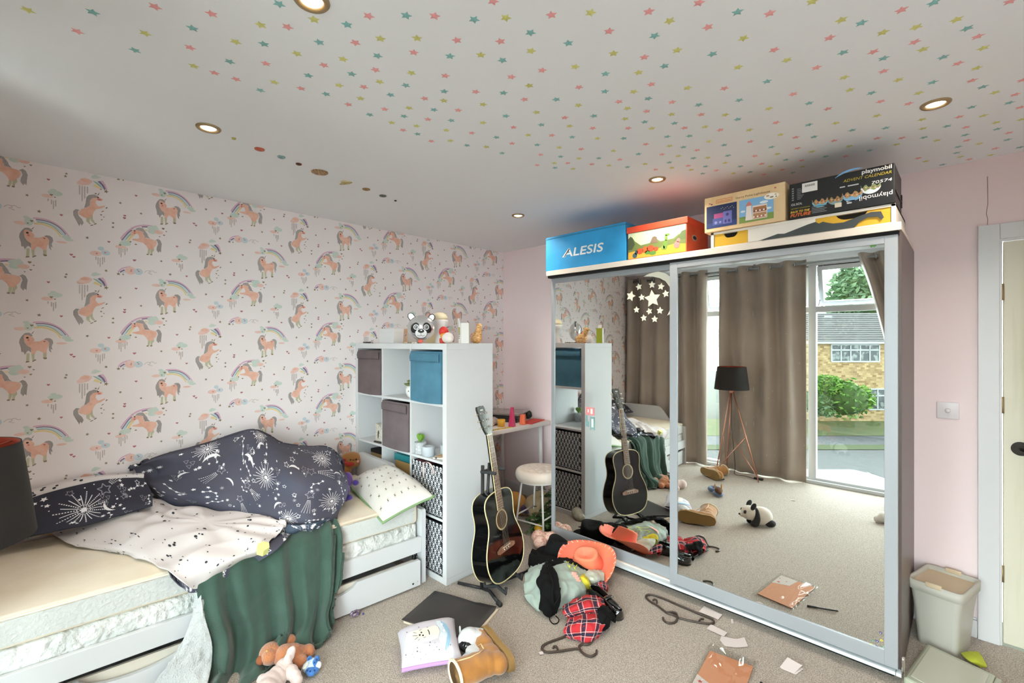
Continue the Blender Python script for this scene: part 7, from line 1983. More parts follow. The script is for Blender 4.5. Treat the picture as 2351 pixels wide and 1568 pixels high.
# ---- clothes pile
def cloth(name, lab, cat, rows, m, nu=44, nv=34, wr=0.010, ws=14, seed=0, solid=0.005, fold=None, zmin=0.007):
    ctrl = [[P(*q) for q in r] for r in rows]
    pt = Patch(ctrl, nu, nv, wr=wr, wscale=ws, seed=seed, fold=fold)
    for r in pt.g:
        for q in r:
            q.z = max(q.z, zmin)
    b = MB(); pt.mesh(b, m, solid)
    o = tag(b.build(name), lab, cat)
    return o, pt
M_BLKC = mat('cloth_black', '#0d0d0e', 0.95, bump=(200, 0.2, 0.002), spec=0.2)
M_SAGE = mat('cloth_sage', '#9fb0a6', 0.9, bump=(260, 0.25, 0.002), sheen=0.3)
cloth('trousers', 'black trousers crumpled between the trilby and the sage sweatshirt', 'clothes', [
    [(1222, 1262, .05), (1250, 1270, .07), (1285, 1280, .08), (1318, 1284, .08), (1352, 1296, .06)],
    [(1216, 1276, .07), (1248, 1284, .10), (1285, 1292, .11), (1320, 1297, .10), (1358, 1310, .07)],
    [(1214, 1292, .05), (1246, 1302, .08), (1285, 1306, .09), (1322, 1312, .08), (1355, 1322, .05)],
    [(1216, 1302, .02), (1246, 1314, .04), (1285, 1320, .04), (1322, 1325, .04), (1350, 1328, .02)]], M_BLKC, wr=0.016, ws=15, seed=31)
o, sg_ = cloth('sweatshirt', 'pale sage sweatshirt crumpled in the middle of the clothes pile', 'clothes', [
    [(1222, 1300, .03), (1250, 1290, .07), (1285, 1292, .09), (1318, 1298, .08), (1345, 1312, .05)],
    [(1210, 1322, .05), (1242, 1308, .10), (1285, 1308, .125), (1322, 1314, .11), (1352, 1326, .06)],
    [(1205, 1345, .04), (1240, 1335, .09), (1285, 1334, .12), (1324, 1338, .10), (1348, 1345, .05)],
    [(1206, 1368, .03), (1238, 1362, .06), (1282, 1360, .09), (1320, 1362, .07), (1345, 1362, .03)],
    [(1216, 1388, .012), (1240, 1386, .04), (1282, 1382, .05), (1316, 1378, .03), (1338, 1374, .01)],
    [(1236, 1402, .006), (1252, 1402, .01), (1284, 1392, .012), (1312, 1384, .008), (1330, 1380, .006)]], M_SAGE, 80, 64, wr=0.020, ws=13, seed=7)
b = MB()
R = random.Random(2)
for k in range(9):
    x, y = sg_.L * (.60 + .02 * k), sg_.Hh * (.10 + .035 * (k % 4))
    sg_.line(b, (x, y), (x + .02, y + .03 * (1 if k % 2 else -1)), .006, mat('print_lime', '#d9e64a', 0.6), 3, off=.008)
for k in range(4):
    x, y = sg_.L * (.66 + .02 * k), sg_.Hh * (.28 + .03 * k)
    sg_.stamp(b, [(x, y), (x + .03, y + .005), (x + .03, y + .02), (x, y + .016)], mat('print_salmon', '#e8a99a', 0.6), off=.008)
ch = MB(); ch.v, ch.f, ch.m, ch.s, ch.mats = b.v, b.f, b.m, b.s, b.mats
for i in range(len(ch.v)):
    ch.v[i] = ch.v[i] - o.location
ch.build('printed_motif', o)
cloth('yellow_top', 'yellow top twisted between the sage clothes and the black shoe', 'clothes', [
    [(1322, 1312, .08), (1334, 1314, .09), (1346, 1322, .08)], [(1326, 1322, .10), (1340, 1326, .11), (1352, 1334, .09)], [(1334, 1334, .09), (1346, 1338, .09), (1356, 1344, .07)], [(1344, 1352, .04), (1350, 1352, .04), (1356, 1352, .03)]], mat('cloth_yellow', '#e0cf3c', 0.85), 24, 24, wr=.006, ws=22, seed=3)
cloth('sage_sleeve', 'rolled pale sage joggers beside the coral hat brim', 'clothes', [
    [(1338, 1312, .05), (1356, 1307, .07), (1378, 1308, .06)], [(1340, 1322, .08), (1360, 1316, .10), (1386, 1318, .07)], [(1346, 1336, .07), (1364, 1332, .09), (1386, 1334, .05)], [(1352, 1346, .02), (1366, 1344, .03), (1382, 1342, .02)]], mat('cloth_sage2', '#c0c6b6', 0.9, sheen=0.3, bump=(200, .3, .002)), 28, 26, wr=.008, ws=20, seed=5)
o, tp = cloth('camisole', 'black strappy top laid over the sage sweatshirt', 'clothes', [
    [(1250, 1296, .10), (1258, 1292, .11), (1264, 1296, .11)], [(1240, 1318, .13), (1258, 1312, .15), (1280, 1322, .15)], [(1232, 1336, .12), (1256, 1334, .145), (1284, 1344, .14)], [(1240, 1362, .085), (1260, 1362, .11), (1288, 1370, .10)], [(1238, 1386, .06), (1258, 1388, .075), (1282, 1392, .05)], [(1242, 1402, .02), (1258, 1408, .03), (1276, 1406, .012)], [(1256, 1410, .01), (1264, 1414, .012), (1272, 1412, .008)]], M_BLKC, 30, 60, wr=.012, ws=18, seed=9)
q = [P(u, v, z) for u, v, z in ((1264, 1412, .014), (1262, 1422, .008), (1270, 1432, .006), (1280, 1430, .006), (1283, 1422, .008), (1276, 1414, .012))]
b = MB(); b.tube([x - o.location for x in spline(q, 30)], 0.0028, M_BLKC, 6); b.build('strap', o)
q = [P(u, v, z) for u, v, z in ((1262, 1316, .165), (1270, 1340, .165), (1268, 1362, .13), (1272, 1388, .085), (1282, 1372, .12), (1286, 1350, .15))]
b = MB(); b.tube([x - o.location for x in spline(q, 30)], 0.005, M_BLKC, 6); b.build('strap', o)
# tartan pyjamas
M_TAR = mat('tartan_red', '#b8262e', 0.85, bump=(260, .2, .001))
M_TN, M_TW = mat('tartan_navy', '#2a2038', 0.85), mat('tartan_white', '#e0ccc8', 0.85)
def tartan(pt, o, pitch=0.075):
    b = MB()
    n = 14
    x = pitch * .4
    while x < pt.L - .015:
        for dx, w, m, of in ((0, .016, M_TN, .0014), (-.013, .0022, M_TW, .0018), (.013, .0022, M_TW, .0018)):
            xx = x + dx
            if .004 < xx < pt.L - .004:
                k = max(8, int(pt.Hh / .008))
                pt.strip(b, [(xx - w / 2, pt.Hh * (i / k)) for i in range(k + 1)], [(xx + w / 2, pt.Hh * (i / k)) for i in range(k + 1)], m, of)
        x += pitch
    y = pitch * .5
    while y < pt.Hh - .012:
        for dy, w, m, of in ((0, .016, M_TN, .0015), (-.013, .0022, M_TW, .0019), (.013, .0022, M_TW, .0019)):
            yy = y + dy
            if .004 < yy < pt.Hh - .004:
                k = max(8, int(pt.L / .008))
                pt.strip(b, [(pt.L * (i / k), yy - w / 2) for i in range(k + 1)], [(pt.L * (i / k), yy + w / 2) for i in range(k + 1)], m, of)
        y += pitch
    for i in range(len(b.v)):
        b.v[i] = b.v[i] - o.location
    b.build('tartan_pattern', o)
o, pt = cloth('pyjama_bottoms', 'red tartan pyjama bottoms at the front of the clothes pile', 'clothes', [
    [(1292, 1392, .03), (1318, 1378, .05), (1350, 1368, .06), (1382, 1374, .05)],
    [(1291, 1404, .05), (1320, 1394, .08), (1352, 1384, .09), (1390, 1388, .07)],
    [(1298, 1414, .04), (1325, 1404, .06), (1356, 1400, .07), (1395, 1400, .05)],
    [(1306, 1420, .025), (1330, 1412, .045), (1360, 1410, .055), (1398, 1412, .04)],
    [(1302, 1432, .04), (1330, 1424, .075), (1362, 1422, .08), (1392, 1428, .05)],
    [(1294, 1450, .03), (1326, 1444, .06), (1360, 1442, .065), (1382, 1444, .045)],
    [(1302, 1462, .008), (1330, 1464, .02), (1352, 1468, .025), (1376, 1456, .02)],
    [(1312, 1468, .004), (1334, 1472, .006), (1350, 1474, .006), (1372, 1462, .006)]], M_TAR, 64, 80, wr=.011, ws=15, seed=13)
tartan(pt, o)
o, pt = cloth('tartan_sleeve', 'scrap of red tartan showing beside the black shoe heel', 'clothes', [
    [(1368, 1338, .05), (1380, 1332, .06), (1394, 1338, .04)], [(1366, 1348, .06), (1380, 1342, .08), (1396, 1350, .05)], [(1374, 1358, .03), (1384, 1354, .05), (1394, 1358, .02)]], M_TAR, 24, 20, wr=.004, ws=20, seed=17)
tartan(pt, o, .05)
cloth('black_sock', 'crumpled black sock on the tartan near the hanger', 'clothes', [
    [(1372, 1398, .07), (1384, 1392, .08), (1396, 1394, .07)], [(1374, 1412, .09), (1388, 1406, .10), (1404, 1412, .07)], [(1376, 1428, .07), (1386, 1424, .08), (1402, 1424, .05)], [(1378, 1444, .02), (1386, 1446, .03), (1396, 1440, .02)]], M_BLKC, 24, 28, wr=.008, ws=24, seed=19)
cloth('black_bow', 'small black fabric bow beside the shoe toe', 'bow', [
    [(1392, 1404, .03), (1402, 1400, .045), (1412, 1414, .03)], [(1390, 1414, .03), (1402, 1412, .05), (1414, 1424, .025)], [(1394, 1422, .008), (1404, 1424, .012), (1413, 1430, .006)]], M_BLKC, 18, 16, wr=.004, ws=26, seed=23)
# ---- black patent shoe
hl_, te_ = P(1356, 1352, .05), P(1426, 1412, .03)
t = thing('loafer_shoe', 'shiny black patent loafer on the clothes pile', 'shoe', (hl_ + te_) / 2 - Vector((0, 0, 0.04)))
fx_ = te_ - hl_; L1 = fx_.length; fx_.normalize()
yv = Vector((0, 0, 1)).cross(fx_).normalized(); zv = fx_.cross(yv)
Ms = Matrix.Identity(4)
cc = (hl_ + te_) / 2 - t.location
for i in range(3):
    Ms[i][0], Ms[i][1], Ms[i][2], Ms[i][3] = fx_[i], yv[i], zv[i], cc[i]
M_PAT = mat('patent_black', '#0c0c0d', 0.06, coat=1.0, bump=(45, 0.12, 0.004))
hw_ = [(-.125, .0), (-.118, .022), (-.09, .032), (-.03, .030), (.03, .036), (.08, .042), (.11, .036), (.128, .018), (.132, 0)]
ol = [(x, -y) for x, y in hw_] + [(x, y) for x, y in hw_[-2:0:-1]]
b = MB(); b.prism(ol, -.034, -.018, mat('shoe_sole', '#2a2724', 0.6), Ms, smooth=True); b.prism([(x, y) for x, y in ol if x < -.045] , -.05, -.034, mat('shoe_sole', '#2a2724', 0.6), Ms); b.build('sole', t, bevel=.003)
rows = []
no = len(ol)
for k in range(8):
    s = k / 7
    row = []
    for x, y in ol:
        top = 0.030 if x < 0.02 else 0.034 - 0.010 * (x - .02) / .11
        z = -.018 + (top + .018) * s
        f = 1 - 0.16 * s ** 2 if x < .02 else 1 - 0.62 * s ** 2.4
        row.append(Vector((x * (1 - .03 * s * (1 if x < 0 else .6)), y * f, z)))
    rows.append(row)
b = MB(); b.grid(rows, M_PAT, M=Ms, closed=True)
b.grid([[Vector((x, y * f, z)) for f, z in ((-.42, .0290), (-.2, .0335), (0, .0345), (.2, .0335), (.42, .0290))] for x, y in ((.01, .052), (.04, .050), (.07, .044), (.10, .034), (.125, .012))], M_PAT, M=Ms); b.build('upper', t, solid=.002)
b = MB(); b.box((-.112, -.024, -.012), (.03, .024, -.008), mat('shoe_lining', '#3a342e', 0.8), Ms); b.build('insole', t)
b = MB(); b.grid([[Vector((x, y, .0355 + .004 * math.cos(y * 60))) for y in (-.026, -.013, 0, .013, .026)] for x in (.012, .024, .036)], M_PAT, M=Ms); b.build('penny_strap', t, solid=.003)
for sg in (-1, 1):
    b = MB(); b.tube([Ms @ Vector((.02, 0, .045)), Ms @ Vector((.03, sg * .012, .052)), Ms @ Vector((.026, sg * .022, .046)), Ms @ Vector((.018, sg * .008, .044))], .0022, M_PAT, 6); b.build('lace_bow', t)
# ---- coat hangers
M_HNG = mat('hanger_brown', '#3b2f27', 0.45)
def hanger(lab, hook, wv, pts_px, r=0.0055):
    pts = [P(u, v, 0.0075) for u, v in pts_px]
    c0 = sum(pts, Vector((0, 0, 0))) / len(pts)
    t = thing('coat_hanger', lab, 'coat hanger', (c0.x, c0.y, 0), 0, None)
    b = MB(); b.tube(spline(pts + [pts[0]], 160), r, M_HNG, 8, closed=False); b.build('hanger_frame', t, world=True)
    b = MB(); b.tube(spline([P(u, v, 0.0075) for u, v in hook], 30), r, M_HNG, 8); b.build('hook', t, world=True)
    for w in wv:
        b = MB(); b.tube(spline([P(u, v, 0.0075) for u, v in w], 14), r * .85, M_HNG, 6); b.build('notch_hook', t, world=True)
hanger('dark brown plastic hanger lying alone by the wardrobe track', [(1556, 1418), (1553, 1409), (1545, 1405), (1534, 1406), (1530, 1407)], [[(1508, 1384), (1508, 1378), (1502, 1376), (1499, 1378)], [(1604, 1427), (1609, 1421), (1616, 1421)]],
       [(1557, 1418), (1580, 1424), (1605, 1429), (1630, 1432), (1639, 1428), (1632, 1420), (1600, 1407), (1560, 1390), (1520, 1373), (1498, 1366), (1486, 1366), (1483, 1371), (1492, 1380), (1510, 1391), (1530, 1406), (1545, 1411)])
b = MB(); b.tube(spline([P(u, v, 0.0075) for u, v in ((1556, 1416), (1553, 1425), (1545, 1430), (1533, 1430), (1524, 1424), (1522, 1418))], 24), .0055, M_HNG, 8)
h1_ = [o for o in COL.objects if o.get('label', '').startswith('dark brown plastic hanger lying alone')][0]
b.build('hook', h1_, world=True)
hanger('dark brown plastic hanger partly under the red tartan', [(1330, 1488), (1336, 1497), (1348, 1505), (1360, 1506), (1369, 1500), (1370, 1493)], [[(1281, 1492), (1278, 1485), (1272, 1484), (1270, 1488)]],
       [(1330, 1489), (1310, 1491), (1285, 1495), (1258, 1497), (1246, 1492), (1246, 1483), (1262, 1474), (1290, 1464), (1320, 1452), (1352, 1438), (1378, 1424), (1392, 1424), (1390, 1436), (1372, 1456), (1354, 1478), (1338, 1479), (1330, 1483)])
# ---- papers
M_PAP = mat('paper_white', '#d8cecb', 0.85)
def sheet(name, lab, cat, px, m=M_PAP, lift=0.0, th=0.0008):
    q = [P(u, v, 0.006) for u, v in px]
    cx_ = sum(q, Vector((0, 0, 0))) / len(q)
    n_ = len(q)
    vs = [p + Vector((0, 0, lift * (0.5 + 0.5 * math.cos(i * 2.4)))) for i, p in enumerate(q)] + [cx_ + Vector((0, 0, lift * .6))]
    b = MB(); b.add(vs, [(i, (i + 1) % n_, n_) for i in range(n_)], m)
    return tag(b.build(name, solid=th, soff=1.0), lab, cat)
sheet('paper_scrap', 'white paper scrap against the wardrobe track beside the hanger end', 'paper', [(1604, 1404), (1617, 1391), (1659, 1411), (1649, 1422)])
sheet('paper_scrap', 'white paper scrap between the hanger end and the curved scrap', 'paper', [(1622, 1443), (1632, 1433), (1670, 1452), (1662, 1461)])
sheet('paper_scrap', 'white curved paper scrap touching the plastic folder', 'paper', [(1653, 1470), (1656, 1460), (1690, 1467), (1709, 1463), (1718, 1484), (1690, 1486), (1664, 1483)])
sheet('paper_scrap', 'tiny white paper scrap near the wardrobe track', 'paper', [(1678, 1421), (1683, 1421), (1684, 1431), (1679, 1430)])
sheet('paper_scrap', 'tiny white paper scrap by the tartan hanger', 'paper', [(1236, 1497), (1246, 1495), (1248, 1501), (1240, 1503)])
# folded paper
q = [P(u, v, z) for u, v, z in ((1790, 1532, .004), (1808, 1509, .02), (1842, 1528, .016), (1824, 1546, .004))]
b = MB(); b.add(q, [(0, 1, 2, 3)], M_PAP); b.add([p + Vector((0.0, 0.0, -0.0)) * 0 + Vector((0.006, -0.004, -(p.z - .003) * .8)) for p in q], [(0, 1, 2, 3)], M_PAP)
tag(b.build('folded_paper', solid=.001), 'folded white paper lying alone in front of the wardrobe near the folder', 'paper')
# plastic folder with peach paper
a_, b2, d2 = P(1630, 1478, .008), P(1742, 1521, .008), P(1570, 1590, .008)
c2 = b2 + d2 - a_
t = thing('plastic_wallet', 'clear plastic wallet with peach paper inside lying on the carpet', 'folder', ((b2 + d2) / 2)); t.location.z = 0
m1_ = lambda s, r: (a_ * (1 - s) + b2 * s) * (1 - r) + (d2 * (1 - s) + c2 * s) * r
b = MB(); quadslab(b, [m1_(.06, .12), m1_(.93, .10), m1_(.93, .97), m1_(.06, .97)], .004, .0055, mat('paper_peach', '#e09b74', 0.7)); pch = b.build('peach_paper', t, world=True)
b = MB()
for s, r, k in ((.16, .72, .012), (.3, .82, .006), (.1, .85, .006)):
    c_ = m1_(s, r); b.add([Vector((c_.x + x, c_.y + y, .0063)) for x, y in star2(0, 0, k, .45, .4)], [tuple(range(10))], mat('star_red', '#c84a4a', 0.6))
for i in range(len(b.v)):
    b.v[i] = b.v[i] - t.location
b.build('star_print', pch)
b = MB(); quadslab(b, [m1_(.05, .62), m1_(.45, .72), m1_(.5, .97), m1_(.05, .97)], .0056, .006, mat('paper_pale', '#e6dcd8', 0.7)); b.build('pale_insert', t, world=True)
b = MB()
rows = [[m1_(j / 16, i / 16) + Vector((0, 0, 0.0015 + .004 * mnoise.noise(Vector((i * .35, j * .35, 3))) + .002)) for j in range(17)] for i in range(17)]
b.grid(rows, pane_mat('clear_plastic', 0.13, '#f6f6f4')); b.build('clear_cover', t, world=True)
# pen lying by the wallet (seen in the mirror)
q0, q1 = PM(1852, 1393, .006), PM(1923, 1405, .006)
b = MB(); b.tube([q0, q0.lerp(q1, .3), q0.lerp(q1, .31), q1], [.0055, .0055, .0042, .0042], M_BLACK, 8); tag(b.build('pen'), 'black pen on the carpet beside the plastic wallet, seen in the mirror', 'pen')
q = PM(1820, 1149, .004)
b = MB(); b.add([q + Vector(d_) for d_ in ((-.02, -.01, 0), (.015, -.014, 0), (.022, .008, .004), (-.01, .014, 0))], [(0, 1, 2, 3)], M_PAP); tag(b.build('paper_scrap', solid=.0008), 'small white scrap on the open carpet near the window, seen in the mirror', 'paper')
# ---- panda plush, slipper toy and brush seen in the mirror
p = PM(1738, 1207, 0.0)
t = thing('panda_plush', 'black and white panda plush sitting on the open carpet, seen in the mirror', 'soft toy', p, 2.45)
t.scale = (1.2, 1.2, 1.2)
M_PW, M_PB = mat('panda_white', '#e3ddcf', 0.95, bump=(160, .6, .004), sheen=.4), mat('panda_black', '#23262a', 0.95, bump=(160, .6, .004), sheen=.3)
b = MB(); b.ell((-.02, 0, .065), (.075, .055, .06), M_PW); b.build('body', t, remesh=.006)
b = MB(); b.ell((.055, 0, .085), (.05, .048, .047), M_PW); b.ell((.095, 0, .072), (.022, .02, .018), M_PW); b.build('head', t, remesh=.005)
b = MB(); b.ell((.015, 0, .062), (.028, .0585, .062), M_PB); b.ell((.03, .03, .02), (.03, .02, .02), M_PB); b.ell((.03, -.03, .02), (.03, .02, .02), M_PB); b.build('chest_band', t, remesh=.005)
for sg in (-1, 1):
    b = MB(); b.ell((-.07, sg * .03, .025), (.035, .022, .024), M_PB); b.build('leg', t)
    b = MB(); b.ell((.04, sg * .035, .135), (.016, .012, .026), M_PB, R=Matrix.Rotation(-.5, 3, 'Y')); b.build('ear', t)
    b = MB(); b.ell((.088, sg * .026, .096), (.012, .009, .013), M_PB); b.build('eye_patch', t)
b = MB(); b.ell((.116, 0, .074), (.007, .008, .006), M_PB); b.build('nose', t)
p = PM(1645, 1137, 0.0)
t = thing('animal_slipper', 'blue and brown plush animal slipper on the carpet, seen in the mirror', 'slipper', p, 0.9)
M_SB, M_SN, M_ST2 = mat('slipper_blue', '#5a6f8c', 0.9, bump=(160, .6, .004), sheen=.4), mat('slipper_brown', '#6a4a38', 0.9, bump=(160, .6, .004)), mat('slipper_tan', '#c9955c', 0.9, bump=(160, .6, .004))
b = MB(); b.tube([(-.07 + .05 * math.cos(a), .045 * math.sin(a), .035) for a in [2 * PI * i / 20 for i in range(20)]], .02, M_SB, 10, closed=True); b.ell((.03, 0, .025), (.07, .045, .022), M_SB); b.build('slipper_body', t)
b = MB(); b.ell((.05, 0, .06), (.045, .035, .03), M_SN); b.ell((.085, 0, .05), (.02, .02, .018), M_ST2); b.build('animal_head', t, remesh=.005)
for sg in (-1, 1):
    b = MB(); b.ell((.035, sg * .03, .095), (.01, .007, .025), M_ST2); b.build('ear', t)
p = PM(1648, 1100, 0.0)
b = MB(); b.rbox((-.055, -.035, .001), (.055, .035, .016), .005, mat('board_black', '#2a2822', 0.6, mix=('#6a6238', 30, .55, .62)), TR(p.x, p.y, 0, rz=.5)); b.rbox((-.13, -.012, .004), (-.05, .012, .014), .004, mat('handle_yellow', '#d2c48a', 0.5), TR(p.x, p.y, 0, rz=.5)); tag(b.build('paddle_brush'), 'flat black brush with pale yellow handle by the boot, seen in the mirror', 'brush')
p = PM(2030, 1202, 0.0)
lump('plush_ball', 'fluffy white toy on the carpet at the mirror frame edge', 'soft toy', [(p + Vector((0, 0, .045)), (.05, .05, .045)), (p + Vector((-.04, .02, .03)), (.03, .03, .03))], mat('fluff_white', '#ddd9d0', 0.95, bump=(90, 1., .01)), .006)
b = MB(); q0 = PM(1600, 1062, .004); q = spline([q0, PM(1625, 1068, .004), PM(1655, 1062, .004), PM(1690, 1078, .004), PM(1730, 1088, .004)], 40); b.tube(q, .0035, M_BLACK, 6); tag(b.build('power_cable'), 'black power cable trailing along the foot of the curtains', 'cable')
# ---- bin, lid, lime cloth by the door
t = thing('waste_bin', 'cream plastic bin with a recessed rim beside the wardrobe', 'bin', (3.278, 3.105, 0), math.radians(-14))
M_BIN = mat('bin_cream', '#b9b7ad', 0.45); M_BIN2 = mat('bin_rim', '#c9b698', 0.5)
bw, bd, bh = .098, .13, .315
b = MB()
def rr(w, d, r, z, n=6):
    o_ = []
    for (sx_, sy_, a0) in ((1, -1, -PI / 2), (1, 1, 0), (-1, 1, PI / 2), (-1, -1, PI)):
        for k in range(n + 1):
            a = a0 + PI / 2 * k / n
            o_.append(Vector((sx_ * (w - r) + r * math.cos(a), sy_ * (d - r) + r * math.sin(a), z)))
    return o_
b.grid([rr(bw * s, bd * s, .025, z) for s, z in ((.76, 0.0), (.77, .006), (.88, .18), (.97, bh - .045))], M_BIN, closed=True); b.add(rr(bw * .76, bd * .76, .025, 0.0), [tuple(range(28))[::-1]], M_BIN); b.build('bin_body', t)
b = MB(); b.grid([rr(bw * .98, bd * .98, .025, bh - .05), rr(bw * 1.05, bd * 1.05, .027, bh - .045), rr(bw * 1.07, bd * 1.07, .028, bh), rr(bw * .98, bd * .99, .025, bh), rr(bw * .94, bd * .95, .02, bh - .02)], M_BIN, closed=True); b.add(rr(bw * .94, bd * .95, .02, bh - .02), [tuple(range(28))], M_BIN2); b.build('rim', t)
for sg in (-1, 1):
    b = MB(); b.rbox((-.03, sg * bd * 1.02 - .008, bh - .012), (.03, sg * bd * 1.02 + .008, bh + .01), .004, M_BIN2); b.build('handle_lug', t)
A2, B2, C2 = P(2128, 1472, .045), P(2288, 1546, .045), P(2073, 1549, .045)
D2 = B2 + C2 - A2
t = thing('plastic_cover', 'pale translucent plastic lid lying on the carpet in front of the bin', 'lid', ((B2 + C2) / 2)); t.location.z = 0
b = MB(); quadslab(b, [A2, B2, D2, C2], .004, .038, mat('lid_sage', '#aeb3a0', 0.22, coat=0.3)); b.build('lid_body', t, world=True, bevel=.01)
b = MB(); k = .08; ctr = (A2 + D2) / 2; quadslab(b, [ctr + (p - ctr) * .84 for p in (A2, B2, D2, C2)], .0385, .0415, mat('lid_top', '#bfc0b0', 0.2, coat=0.3)); b.build('lid_panel', t, world=True, bevel=.003)
b = MB(); m_ = B2.lerp(D2, .12); quadslab(b, [B2.lerp(D2, .04), B2.lerp(D2, .04) + (B2 - A2).normalized() * .02, B2.lerp(D2, .22) + (B2 - A2).normalized() * .02, B2.lerp(D2, .22)], .01, .036, mat('lid_clip', '#a9ad9c', 0.3)); b.build('clip', t, world=True, bevel=.003)
cloth('lime_cloth', 'lime green cloth peeping out behind the plastic lid', 'cloth', [
    [(2206, 1500, .012), (2226, 1496, .02), (2246, 1496, .02)], [(2214, 1508, .03), (2236, 1506, .035), (2256, 1510, .025)], [(2226, 1518, .03), (2246, 1520, .03), (2264, 1526, .012)], [(2250, 1530, .006), (2258, 1532, .006), (2266, 1532, .006)]], mat('lime', '#b5bf3a', 0.85), 20, 20, wr=.003, ws=20, seed=29)
# ================================================================== window, curtains, lamp
w1 = thing('window_1', 'full height white framed window behind the brown curtains', 'window', (OX0, YF - 0.10, 0)); struct(w1)
del w1['category']
Wn = lambda x, y, z: (x - OX0, y - (YF - 0.10), z)
FY0, FY1 = YF - 0.10, YF - 0.03
mull = [OX0, 1.02, 2.20, 3.13, OX1]
b = MB()
for x0, x1 in ((OX0, OX0 + 0.06), (0.99, 1.05), (2.165, 2.235), (3.10, 3.16), (OX1 - 0.06, OX1)):
    b.box(Wn(x0, FY0, 0.0), Wn(x1, FY1, OZ), M_UPVC)
for z0, z1 in ((0.0, 0.06), (1.79, 1.85), (OZ - 0.05, OZ)):
    b.box(Wn(OX0, FY0 + 0.002, z0), Wn(OX1, FY1 - 0.002, z1), M_UPVC)
b.box(Wn(OX0, FY1 - 0.01, 0.0), Wn(OX1, FY1 + 0.035, 0.035), M_UPVC)
b.build('window_frame', w1, bevel=0.003)
M_GLASS = pane_mat('window_glass')
bays = [(OX0 + 0.06, 0.99), (1.05, 2.165), (2.235, 3.10), (3.16, OX1 - 0.06)]
for i, (x0, x1) in enumerate(bays):
    b = MB(); b.box(Wn(x0, FY0 + 0.03, 0.06), Wn(x1, FY0 + 0.036, 1.79), M_GLASS); b.build('pane', w1)
    # opening top light, hinged at its head
    ang = math.radians(15) if i in (1, 2) else 0.0
    Mh = Matrix.Translation(Wn(x0, FY0 + 0.03, OZ - 0.05)) @ Matrix.Rotation(-ang, 4, 'X')
    w = x1 - x0; h = OZ - 0.05 - 1.85
    b = MB()
    b.box((0.005, -0.02, -h + 0.004), (0.05, 0.03, -0.004), M_UPVC, Mh); b.box((w - 0.05, -0.02, -h + 0.004), (w - 0.005, 0.03, -0.004), M_UPVC, Mh); b.box((0.05, -0.02, -0.05), (w - 0.05, 0.03, -0.004), M_UPVC, Mh); b.box((0.05, -0.02, -h + 0.004), (w - 0.05, 0.03, -h + 0.05), M_UPVC, Mh)
    s = b.build('top_sash', w1, bevel=0.004)
    b = MB(); b.box((0.048, 0.0, -h + 0.048), (w - 0.048, 0.006, -0.048), M_GLASS, Mh); b.build('sash_pane', s)
    if ang:
        b = MB(); b.tube([Wn(x0 + 0.012, FY0 + 0.02, 1.86), tuple(Mh @ Vector((0.012, 0, -h * 0.8)))], 0.005, mat('stay_grey', '#8a8d90', 0.4, metal=0.6), 6); b.build('sash_stay', s)
# ------------------------------------------------------------------ curtain pole
RZ_, CY_ = 2.295, -0.40
M_POLE = mat('pole_grey', '#8d9092', 0.35, metal=0.7)
t = thing('curtain_rod', 'grey metal curtain rod across the top of the window', 'curtain rod', (2.1, CY_, RZ_))
b = MB(); b.tube([(-2.02, 0, 0), (2.0, 0, 0)], 0.0125, M_POLE, 14); b.build('rod', t)
for x in (-1.95, -0.45, 0.95, 1.9):
    b = MB(); b.tube([(x, 0, 0.0), (x, 0, 0.03), (x, -0.065, 0.035)], 0.006, M_POLE, 8); b.box((x - 0.012, -0.072, 0.015), (x + 0.012, -0.066, 0.06), M_POLE); b.build('bracket', t)
# ------------------------------------------------------------------ curtains
M_CUR = mat('curtain_taupe', '#9d8f83', 0.42, bump=(900, 0.1, 0.001), mix=('#a6988b', 2.5, .35, .65), sheen=0.25)
def curtain(label, x0, x1, lam, z0=0.012, skew=None, ph=0.0, pull=None):
    t = thing('curtain', label, 'curtain', ((x0 + x1) / 2, CY_, 0), 0, 'taupe eyelet curtains at the window')
    n = int((x1 - x0) / lam * 14)
    rows = []
    zt = RZ_ + 0.045
    NR = 30
    fx = lambda a, z: x0 + (x1 - x0) * a + (skew(a, z) if skew else 0.0)
    def fy(a, z):
        k = 1 - 0.35 * max(0.0, 1 - z / 0.8)
        am = 0.060 * (0.75 + 0.25 * math.sin(a * 9 + 1))
        y = CY_ + am * k * math.sin(2 * PI * ((x1 - x0) * a / lam) + ph + 0.25 * math.sin(z * 2.2 + a * 4)) + 0.008 * mnoise.noise(Vector((a * 9, z * 2.5, x0)))
        return y + (pull(a, z) if pull else 0.0)
    for r in range(NR + 1):
        z = zt + (z0 - zt) * r / NR
        rows.append([Vector((fx(j / n, z) - (x0 + x1) / 2, fy(j / n, z) - CY_, z + (0.012 * mnoise.noise(Vector((j * 0.12, 7, x0))) if r == NR else 0))) for j in range(n + 1)])
    b = MB(); b.grid(rows, M_CUR); b.build('drape', t, solid=0.003)
    k = 0
    while True:
        a = ((k * PI - ph) / (2 * PI)) * lam / (x1 - x0)
        k += 1
        if a < 0.01:
            continue
        if a > 0.99:
            break
        b = MB()
        c = Vector((fx(a, RZ_) - (x0 + x1) / 2, 0, RZ_))
        b.tube([c + Vector((0.004 * (-1) ** k * math.sin(q) * 0, 0.021 * math.cos(q), 0.021 * math.sin(q))) for q in [2 * PI * i / 16 for i in range(16)]], 0.005, mat('eyelet_chrome', '#c9ccd0', 0.2, metal=1.0), 8, closed=True)
        b.build('eyelet', t)
    return t
curtain('taupe eyelet curtain at the unicorn wall end, reflected behind the bed', 0.03, 1.15, 0.205, ph=0.4)
